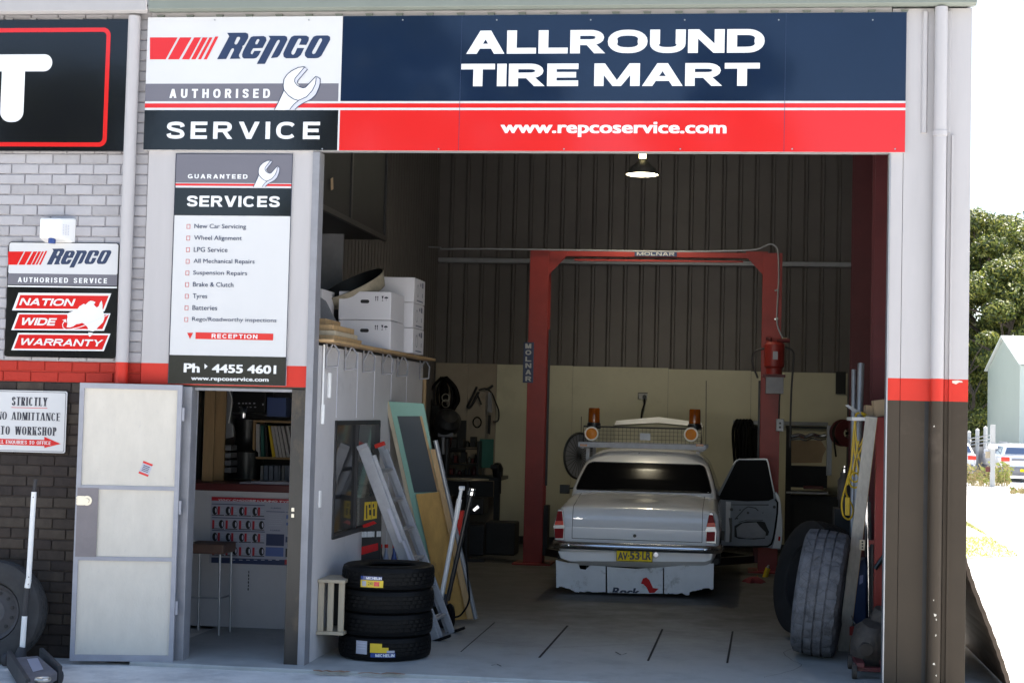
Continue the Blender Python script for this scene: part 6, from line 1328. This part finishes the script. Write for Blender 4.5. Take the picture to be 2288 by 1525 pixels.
for l in (((480,105),(440,130),(418,300),(402,500),(390,650),(340,850),(300,1000),(290,1100),(310,1200),(360,1235),(400,1200),(408,1110),(370,1030),(330,920),(375,780),(440,640),(510,450)), ((495,100),(550,130),(575,220),(550,330),(510,450),(440,640),(405,760)), ((500,110),(540,150),(555,230),(530,350),(490,440),(460,470)), ((430,150),(440,350),(470,560),(505,650)), ((445,130),(425,320),(425,520),(455,650),(470,760)), ((430,170),(412,420),(400,560),(385,700),(350,870)), ((470,400),(440,560),(415,700),(420,780)),
    ((545,1060),(550,1110),(530,1150))): m.tube(YZ(l), .0085, 6)
m.tube([at(1820+(430+45*math.cos(R(a)))/4.765, 900+(790+48*math.sin(R(a)))/4.765, 2.02) for a in range(0,360,20)], .0085, 6, closed=True)
m.tube([at(1820+(428+62*math.cos(R(a)))/4.765, 900+(815+85*math.sin(R(a)))/4.765, 2.03) for a in range(-20,200,15)], .0085, 6)
mk('cord_yellow', (.55,.36,.012), .45); m.build('cord_loops', 'cord_yellow', yc)
m = MB(); fbox(m, (1889,1110), (1899,1151), 2.0, .04); m.build('socket', 'cord_yellow', yc, bevel=.006)
t = thing('socket_strip', 'pale power strip with three holes fixed on the edge of the pale plank', 'power strip', at(1926,1215,1.3))
m = MB(); m.prism([at(x, y, 1.28) for x, y in ((1921,1204),(1934,1206),(1932,1229),(1920,1227))], (0,.03,0)); m.build('strip_body', 'timber_pale', t, bevel=.003)
m = MB()
for py in (1210,1216.5,1223): q = at(1927,py,1.278); m.cyl(q, q+V((0,-.001,0)), .008, n=10)
m.build('socket_holes', 'plastic_black', t)
t = thing('blue_sack', 'dark blue upholstered seat standing on end behind the pale plank', 'seat', at(1922,1400,1.7))
mk('blue_cloth', (.012,.035,.11), .7, ns=8, na=.2)
m = MB(); m.prism([at(x, y, 1.75) for x, y in ((1918,1255),(1934,1245),(1938,1270),(1936,1395),(1925,1405),(1905,1392),(1908,1330))], (0,.2,0)); m.build('cushion', 'blue_cloth', t, bevel=.02, seg=3)
m = MB(); m.tube(spline([at(x, y, 1.7) for x, y in ((1902,1372),(1906,1385),(1914,1397),(1920,1402))],4), .007, 6); m.build('trim', 'chrome', t)
m = MB(); m.poly([[at(x, y, 1.745) for x, y in ((1921,1285),(1929,1283),(1928,1300),(1920,1306))]]); m.build('badge', 'poster_sky', t, flatn=True)
t = thing('gearbox', 'greasy brown gearbox casting on a small wheeled dolly behind the corner post', 'gearbox', gd(1940,1500))
mk('greasy', (.055,.045,.038), .7, ns=8, na=.4, bump=.5, bs=18, dirt=(.02,.017,.015), ds=6, dlo=.5, dhi=.7)
c = at(1950,1435,.75); m = MB(); m.lathe([(.001,-.17),(.10,-.165),(.155,-.1),(.165,0),(.15,.1),(.10,.16),(.001,.17)], c, (.1,-.3,1), 26, rf=lambda j,k,r_: r_*(1+.08*math.sin(k*1.7)*math.sin(j*2)));
m.cyl(c+V((-.06,-.12,-.02)), c+V((-.06,-.17,-.03)), .05, n=14); m.cyl(c+V((.05,-.12,.06)), c+V((.05,-.16,.06)), .035, n=12); m.build('casing', 'greasy', t)
m = MB(); c2_ = at(1972,1385,.8); m.lathe([(.001,-.09),(.09,-.08),(.1,0),(.08,.09),(.001,.1)], c2_, (.2,-.2,1), 18); m.build('bell_housing', 'greasy', t)
dl_ = thing('dolly', 'low dark red wheeled dolly under the greasy gearbox', 'dolly', gd(1940,1512))
A = gd(1905,1518); m = MB(); m.bx(A.x+.04, 1.25, .45, .52, .055, .085); m.bx(A.x+.04, 1.25, .85, .92, .055, .085); m.bx(A.x+.03, A.x+.09, .42, .95, .086, .12); m.bx(1.08, 1.14, .42, .95, .086, .12); m.build('deck', 'red_oxide', dl_, bevel=.004)
for y in (.44,.9): m = MB(); m.cyl((A.x-.0,y,.055),(A.x+.035,y,.055),.055,n=18); m.build('wheel', 'greasy', dl_, bevel=.004)
t = thing('hand_pump', 'chrome and black hydraulic pump unit behind the yellow cord', 'pump', at(1895,1150,3.0))
for px, py, r_, h, mt in ((1895,1080,.035,.12,'chrome'),(1888,1052,.03,.1,'chrome'),(1902,1060,.03,.2,'dark_steel'),(1886,1085,.06,.25,'greasy'),(1893,1120,.08,.2,'dark'),(1905,1120,.03,.25,'chrome')):
    q = at(px, py, 3.2); m = MB(); m.lathe([(.001,-h/2),(r_,-h/2),(r_,h*.2),(r_*.6,h*.35),(r_*.6,h/2),(.001,h/2)], q, n=14); m.build('cylinder', mt, t)
m = MB(); q = at(1893,1135,3.2); m.bx(q.x-.12, q.x+.12, 3.1, 3.4, 0, q.z); m.build('pump_base', 'dark', t)
m = MB(); a, b = at(1938,1120,1.9), at(1946,1200,1.9); m.tube([V((a.x,1.9,a.z)), V((b.x,1.9,0))], .03, 12); m.tube([a, a+V((0,0,.05))], .014, 8); tag(m.build('gas_strut', 'chrome', None), 'short chrome and dark strut standing behind the plank', 'strut')
# ================================================================ OUTSIDE, RIGHT
mat_ = thing('rubber_mat', 'dark brown stiff rubber sheet with a notched edge leaning on the side of the workshop', 'mat', (1.8,.6,0))
mk('mat_brown', (.085,.06,.042), .75, ns=5, na=.3)
pr_ = spline([at(x, y, .45) for x, y in ((2146,1205),(2157,1240),(2180,1310),(2215,1400),(2240,1468),(2262,1535))],8); m = MB()
for i, p in enumerate(pr_): p.x += .004*(i % 3 == 0)
th = [p+V((-.03,0,-.01)) for p in pr_]; m.prism(pr_+th[::-1], (0,2.2,0)); m.build('sheet', 'mat_brown', mat_)
# verge
mk('verge_grass', (.50,.50,.22), .9, ns=6, na=.3, dirt=(.6,.54,.36), ds=3, dlo=.45, dhi=.7)
vp = [gd(2150,1167,-.02), gd(2162,1167,-.02), gd(2277,1240,-.02), gd(2150,1247,-.02)]
m = MB(); m.poly([vp]); tag(m.build('verge', 'verge_grass', None), kind='structure')
m = MB()
for i in range(1500):
    u_, v_ = rnd.random(), rnd.random(); p = vp[0].lerp(vp[1].lerp(vp[2], v_), u_) if v_ < .5 else vp[0].lerp(vp[3], v_).lerp(vp[1].lerp(vp[2], v_), u_)
    a = rnd.uniform(0,6.3); h = rnd.uniform(.02,.05); w_ = .012; m.add([p+V((math.cos(a)*w_,math.sin(a)*w_,0)), p-V((math.cos(a)*w_,math.sin(a)*w_,0)), p+V((rnd.uniform(-.04,.04),rnd.uniform(-.04,.04),h))], [(0,1,2)])
tag(m.build('grass', 'verge_grass', None, flatn=True), kind='stuff')
# far shed
mk('shed_green', (.23,.27,.235), .5, ns=.8, na=.05); mk('shed_roof', (.55,.58,.56), .4, .2); mk('shed_trim', (.42,.47,.44), .5)
fsd = thing('far_shed', 'pale green steel shed with a bright roof across the yard', 'shed', (20,75,0))
SX, SY0, SY1 = at(2281,812,70).x, 70.0, 80.6; ze = at(2281,812,70).z; zr_ = at(2242,755,75.3).z
m = MB(); m.prism([(SX,SY0,-.05),(SX,SY1,-.05),(SX,SY1,ze),(SX,75.3,zr_),(SX,SY0,ze)], (28,0,0)); m.build('wall', 'shed_green', fsd)
m = MB(); corr(m, (SX,SY0-.03,0), (SX+28,SY0-.03,0), 0, ze-.15, (0,-1,0), .35, .04); m.build('wall_cladding', 'shed_green', fsd)
m = MB(); m.prism([(SX-.15,SY0-.35,ze-.07),(SX-.15,75.3,zr_+.06),(SX-.15,75.3,zr_+.14),(SX-.15,SY0-.35,ze+.01)], (28.4,0,0)); m.prism([(SX-.15,SY1+.35,ze-.07),(SX-.15,75.301,zr_+.06),(SX-.15,75.301,zr_+.14),(SX-.15,SY1+.35,ze+.01)], (28.4,0,0)); m.build('roof', 'shed_roof', fsd)
for k in range(40): m = MB(); x = SX+.5+.7*k; m.beam((x,SY0-.36,ze+.025),(x,75.28,zr_+.155),.06,.03); m.build('roof_ridge', 'shed_roof', fsd)
m = MB(); m.bx(SX-.05, SX+.2, SY0-.1, SY0-.035, 0, ze-.1); m.build('corner_trim', 'shed_trim', fsd); m = MB(); m.cyl((SX+.5,SY0-.15,0),(SX+.5,SY0-.15,ze-.1),.08,n=12); m.build('downpipe', 'shed_trim', fsd)
# fence
mk('post_white', (.40,.40,.39), .6, ns=2, na=.1); mk('fence_cloth', (.40,.38,.36), .8, ns=1.5, na=.2)
fn = thing('yard_fence', 'wire fence with pale capped posts and grey mesh beside the parked cars', 'fence', gd(2190,1060))
FY0 = 46.0
for px, py in ((2128,973),(2147,970),(2165,967),(2184,962),(2202,957)):
    A = at(px, py, FY0); m = MB(); m.cyl((A.x,FY0,0),(A.x,FY0,A.z),.07,n=12); m.lathe([(.07,0),(.075,.04),(.001,.1)], (A.x,FY0,A.z), n=12); m.build('post', 'post_white', fn)
for y0, y1 in ((983,972),(990,980),(996,988)): m = MB(); m.tube([at(2120,y0+4,FY0-.08), at(2216,y1-1,FY0-.08)], .018, 5); m.build('wire', 'post_white', fn)
m = MB(); a, b = at(2120,1004,FY0), at(2216,995,FY0); m.add([(a.x,FY0+.08,0),(b.x,FY0+.08,0),(b.x,FY0+.08,b.z),(a.x,FY0+.08,a.z)], [(0,1,2,3)]); m.build('mesh_screen', 'fence_cloth', fn)
gp = thing('gate_post', 'tall square pale post with a small white sign and a meter box', 'post', gd(2219,1088))
q = gd(2219,1088,-.03); GYY = q.y; A, B = at(2214,948,GYY), at(2223,1088,GYY)
m = MB(); m.bx(A.x, B.x, GYY, GYY+.13, -.03, A.z); m.build('post', 'post_white', gp, bevel=.01)
m = MB(); a, b = at(2209,990,GYY-.02), at(2229,1002,GYY-.02); m.bx(a.x, b.x, GYY-.03, GYY-.005, b.z, a.z); m.build('sign_plate', 'plastic_white', gp)
m = MB(); a, b = at(2202,1008,GYY+.1), at(2214,1023,GYY+.1); m.bx(a.x, b.x, GYY+.1, GYY+.12, b.z, a.z); m.build('notice', 'timber_pale', gp)
m = MB(); a, b = at(2203,1042,GYY), at(2214,1054,GYY); m.bx(a.x, b.x-.002, GYY+.02, GYY+.12, b.z, a.z); m.build('meter_box', 'dark_red', gp)
# parked wagon
mk('wagon_white', (.72,.72,.72), .3, coat=.5); mk('wagon_grey', (.20,.20,.22), .6); mk('glass_blue', (.06,.09,.16), .08)
def wagon(x0, y0, lab, rz=0):
    global CX, CYR
    CX, CYR = 0, 0
    w_ = thing('parked_wagon', lab, 'car', (0,0,0), 'cars parked by the far shed')
    stack_(MB(), [(.42,.76,.05,4.2,.15),(.50,.80,0,4.25,.15),(.56,.815,.02,4.26,.15),(.80,.82,.03,4.25,.15),(.88,.80,.06,4.2,.16),(.90,.78,.1,4.15,.16)]).build('body', 'wagon_white', w_, ang=50)
    stack_(MB(), [(.22,.70,.05,4.2,.12),(.28,.78,-.03,4.28,.14),(.48,.80,-.05,4.3,.14),(.52,.78,-.02,4.27,.14)]).build('bumper', 'wagon_grey', w_, ang=50)
    stack_(MB(), [(.90,.76,.08,3.2,.12),(1.05,.70,.2,2.9,.12),(1.2,.64,.32,2.6,.12),(1.25,.60,.36,2.5,.12),(1.285,.5,.5,2.3,.15),(1.29,.3,.8,2.0,.1)]).build('roof', 'wagon_white', w_, ang=60)
    m = MB(); m.add([cw(-.66,.105,.95),cw(.66,.105,.95),cw(.58,.28,1.17),cw(-.58,.28,1.17)], [(0,1,2,3)]); m.build('rear_window', 'glass_blue', w_)
    for s_ in (-1,1):
        m = MB(); m.add([cw(s_*.755,.45,.94),cw(s_*.755,2.9,.94),cw(s_*.655,2.5,1.19),cw(s_*.655,.55,1.19)], [(0,1,2,3)]); m.build('side_window', 'glass_blue', w_)
        m = MB(); x0_, x1_ = sorted((s_*.52, s_*.80)); m.bx(x0_, x1_, .0, .08, .70, .84); m.build('tail_lamp', 'lens_bright', w_, bevel=.02)
        m = MB(); m.tube([cw(s_*.5,.5,1.33),cw(s_*.5,2.2,1.33)], .02, 6); m.build('roof_rail', 'wagon_grey', w_)
        m = MB(); m.ob(cw(s_*.88,2.75,.98), (.08,0,0), (0,.05,0), (0,0,.06)); m.build('wing_mirror', 'wagon_white', w_, bevel=.02)
        for y in (.8,3.4):
            m = MB(); m.lathe([(.16,-.09),(.27,-.09),(.29,-.06),(.29,.06),(.27,.09),(.16,.09)], cw(s_*.70,y,.29), (1,0,0), 24, closed=True); wh = m.build('wheel', 'rubber', w_)
            m = MB(); m.lathe([(.165,.07),(.12,.075),(.001,.06)], cw(s_*.70,y,.29), (s_,0,0), 20); m.build('rim', 'zinc', wh)
    m = MB(); m.bx(-.18, .18, -.062, -.052, .36, .45); m.build('number_plate', 'plate_yellow', w_)
    m = MB(); m.bx(-.45, .45, .012, .03, .73, .80); m.build('rear_garnish', 'wagon_grey', w_)
    w_.location = (x0, y0, -.03); w_.rotation_euler = (0,0,rz); return w_
A = at(2233,1060,42); wg = wagon(A.x+.86, 42, 'white station wagon with roof rails and grey bumper, right of the gate post')
B = at(2181,1060,43); w2 = copy_tree(wg); w2.location = (B.x-.80, 43, -.03); w2['label'] = 'white car half hidden behind the workshop corner, left of the weeds'
# leaves and trees
mk('leaf_dark', (.045,.065,.018), .5, ns=.5, na=.5); mk('leaf_mid', (.13,.16,.03), .5, ns=.5, na=.4); mk('leaf_light', (.28,.28,.06), .5, ns=.6, na=.4); mk('bark', (.09,.07,.055), .9, ns=3, na=.3)
mk('weed_leaf', (.22,.24,.07), .7, ns=3, na=.4); mk('weed_dry', (.42,.34,.17), .8, ns=3, na=.3)
for n_ in ('leaf_dark','leaf_mid','leaf_light','weed_leaf'):
    q = MATS[n_].node_tree; b = q.nodes['Principled BSDF']; tl = q.nodes.new('ShaderNodeBsdfTranslucent'); mx = q.nodes.new('ShaderNodeMixShader'); mx.inputs[0].default_value = .35
    src = b.inputs['Base Color'].links[0].from_socket; q.links.new(src, tl.inputs[0]); q.links.new(b.outputs[0], mx.inputs[1]); q.links.new(tl.outputs[0], mx.inputs[2]); q.links.new(mx.outputs[0], q.nodes['Material Output'].inputs[0])
def leaves(m, c, rx, rz, n, size, rs, w=(.3,.4,.3)):
    for i in range(n):
        d = V((rs.gauss(0,1),rs.gauss(0,1),rs.gauss(0,1))).normalized(); k = rs.uniform(.55,1.05)
        p = c+V((d.x*rx*k, d.y*rx*k, d.z*rz*k)); nn = (d+V((rs.gauss(0,.7),rs.gauss(0,.7),rs.gauss(.3,.7)))).normalized(); x = nn.orthogonal().normalized(); y = nn.cross(x)
        a = rs.uniform(0,6.3); X = (x*math.cos(a)+y*math.sin(a))*size*rs.uniform(.6,1.3); Y = (y*math.cos(a)-x*math.sin(a))*size*rs.uniform(.4,.9)
        r_ = rs.random(); mi = 0 if r_ < w[0] else (1 if r_ < w[0]+w[1] else 2)
        m.add([p-X, p-Y*.6, p+X, p+Y*.6], [(0,1,2,3)], mi)
def tree(x, y, h, rad, clumps, lpc, size, seed, lab, z0=-.03, low=.25, w=(.3,.4,.3)):
    rs = random.Random(seed); t = thing('tree', lab, 'tree', (x,y,z0), 'trees round the yard')
    tr = MB(); pts = [V((x+rs.uniform(-.15,.15)*i, y+rs.uniform(-.15,.15)*i, z0+h*.8*i/5)) for i in range(6)]; tr.tube(pts, [h*.022*(1-.13*i) for i in range(6)], 10)
    cr_ = MB()
    for k in range(clumps):
        f = low+(1-low)*(k+.5)/clumps; rr_ = rad*math.sin(math.pi*min(1, max(.12, (1.03-f)/(1-low)*.72+.08)))*rs.uniform(.35,1.0); a = k*2.4+rs.uniform(-.5,.5)
        c = V((x+math.cos(a)*rr_, y+math.sin(a)*rr_, z0+h*f-.1*rad)); s_ = rad*rs.uniform(.24,.40)
        leaves(cr_, c, s_, s_*.62, lpc, size, rs, w); j = min(4, max(1, int(f*5))); tr.tube([pts[j], pts[j].lerp(c,.5)+V((0,0,.2)), c], [h*.008,h*.006,h*.003], 6)
    tr.build('trunk', 'bark', t); cr_.build('crown', ['leaf_dark','leaf_mid','leaf_light'], t, flatn=True); return t
TL = [(2196,92,16.0,4.6,34,1500,.16,'tall dense tree behind the left end of the pale green shed'),(2268,97,16.3,5.2,34,1500,.17,'tall dark tree rising behind the roof of the pale green shed'),(2238,88,12.6,4.4,30,1500,.15,'lower bright green tree between the two tall trees'),(2172,84,7.6,2.6,14,1200,.13,'short bushy tree at the left of the pale green shed'),(2135,94,14,5,22,300,.22,'tree mostly hidden behind the workshop corner'),(2345,100,17,6,26,300,.23,'big tree behind the shed at the right edge of the yard'),(2222,106,14.5,5.5,24,1100,.19,'dark tree filling the gap behind the two tall trees')]
for i, (px, Y, h, rad, nc, lpc, sz, lab) in enumerate(TL): A = at(px, 940, Y); tree(A.x, Y, h, rad, nc, lpc, sz, 20+i, lab, low=.2)
for i, (px, Y, n, r_, h, lab) in enumerate(((2190,37.5,420,.42,.75,'dry straggly weeds at the left foot of the pale gate post'),(2238,38.5,300,.26,.85,'green weed clump between the gate post and the white wagon'),(2287,33,120,.3,.25,'small dry tuft of grass on the bright yard'))):
    A = gd(px, 1085, -.03) if i < 2 else gd(2284,1104,-.03); m = MB(); rs = random.Random(50+i)
    for k in range(n):
        a = rs.uniform(0,6.3); d = rs.random()**.5*r_; p = V((A.x+math.cos(a)*d, A.y+math.sin(a)*d, -.03)); hh = h*rs.uniform(.3,1.0); l = V((math.cos(a)*.2*hh, math.sin(a)*.2*hh, hh)); w_ = rs.uniform(.015,.05)
        q = p+l*rs.uniform(.3,1); s_ = V((rs.gauss(0,1),rs.gauss(0,1),rs.gauss(0,.5))).normalized()*w_*2; m.add([q-s_, q+V((0,0,w_)), q+s_, q-V((0,0,w_))], [(0,1,2,3)], int(rs.random() < (.6,.25,.9)[i]))
        if k % 4 == 0: m.add([p-V((.006,0,0)), p+V((.006,0,0)), p+l], [(0,1,2)], 1)
    tag(m.build('weeds', ['weed_leaf','weed_dry'], None, flatn=True), lab, 'weeds')
mk('hill_green', (.045,.06,.025), .9, ns=.12, na=.5, dirt=(.09,.10,.035), ds=.3, dlo=.5, dhi=.65)
rs = random.Random(4); m = MB(); n_ = 90; top = []
for i in range(n_+1): x = -60+260*i/n_; top.append((x, 7+4*math.sin(x*.021+1)+2*math.sin(x*.09)+rs.uniform(-.9,.9)))
vs = [V((x,190+rs.uniform(-3,3),-.5)) for x, h in top]+[V((x,196+rs.uniform(-2,2),h*.7)) for x, h in top]+[V((x,204,h)) for x, h in top]+[V((x,240,-1)) for x, h in top]; N1 = n_+1
m.add(vs, [(r_*N1+i, r_*N1+i+1, (r_+1)*N1+i+1, (r_+1)*N1+i) for r_ in range(3) for i in range(n_)], 0, True); tag(m.build('hills', 'hill_green', None), kind='structure')
# trees across the road behind the photographer, seen mirrored in the glossy signs
for i, (x, h, rad, lab) in enumerate(((-12.4,16.0,3.4,'slim tree across the road, left of the middle behind the camera'),(-8.2,15.0,3.2,'slim lower tree across the road, in the middle behind the camera'),(-.4,14.9,2.8,'slim tree across the road, right of the middle behind the camera'),(-25,14.4,5.0,'broad tree across the road, farthest left behind the camera'))): tree(x, -40-2*(i % 2), h, rad, 24, 260, .4, 70+i, lab, low=.25, w=(.92,.08,0))
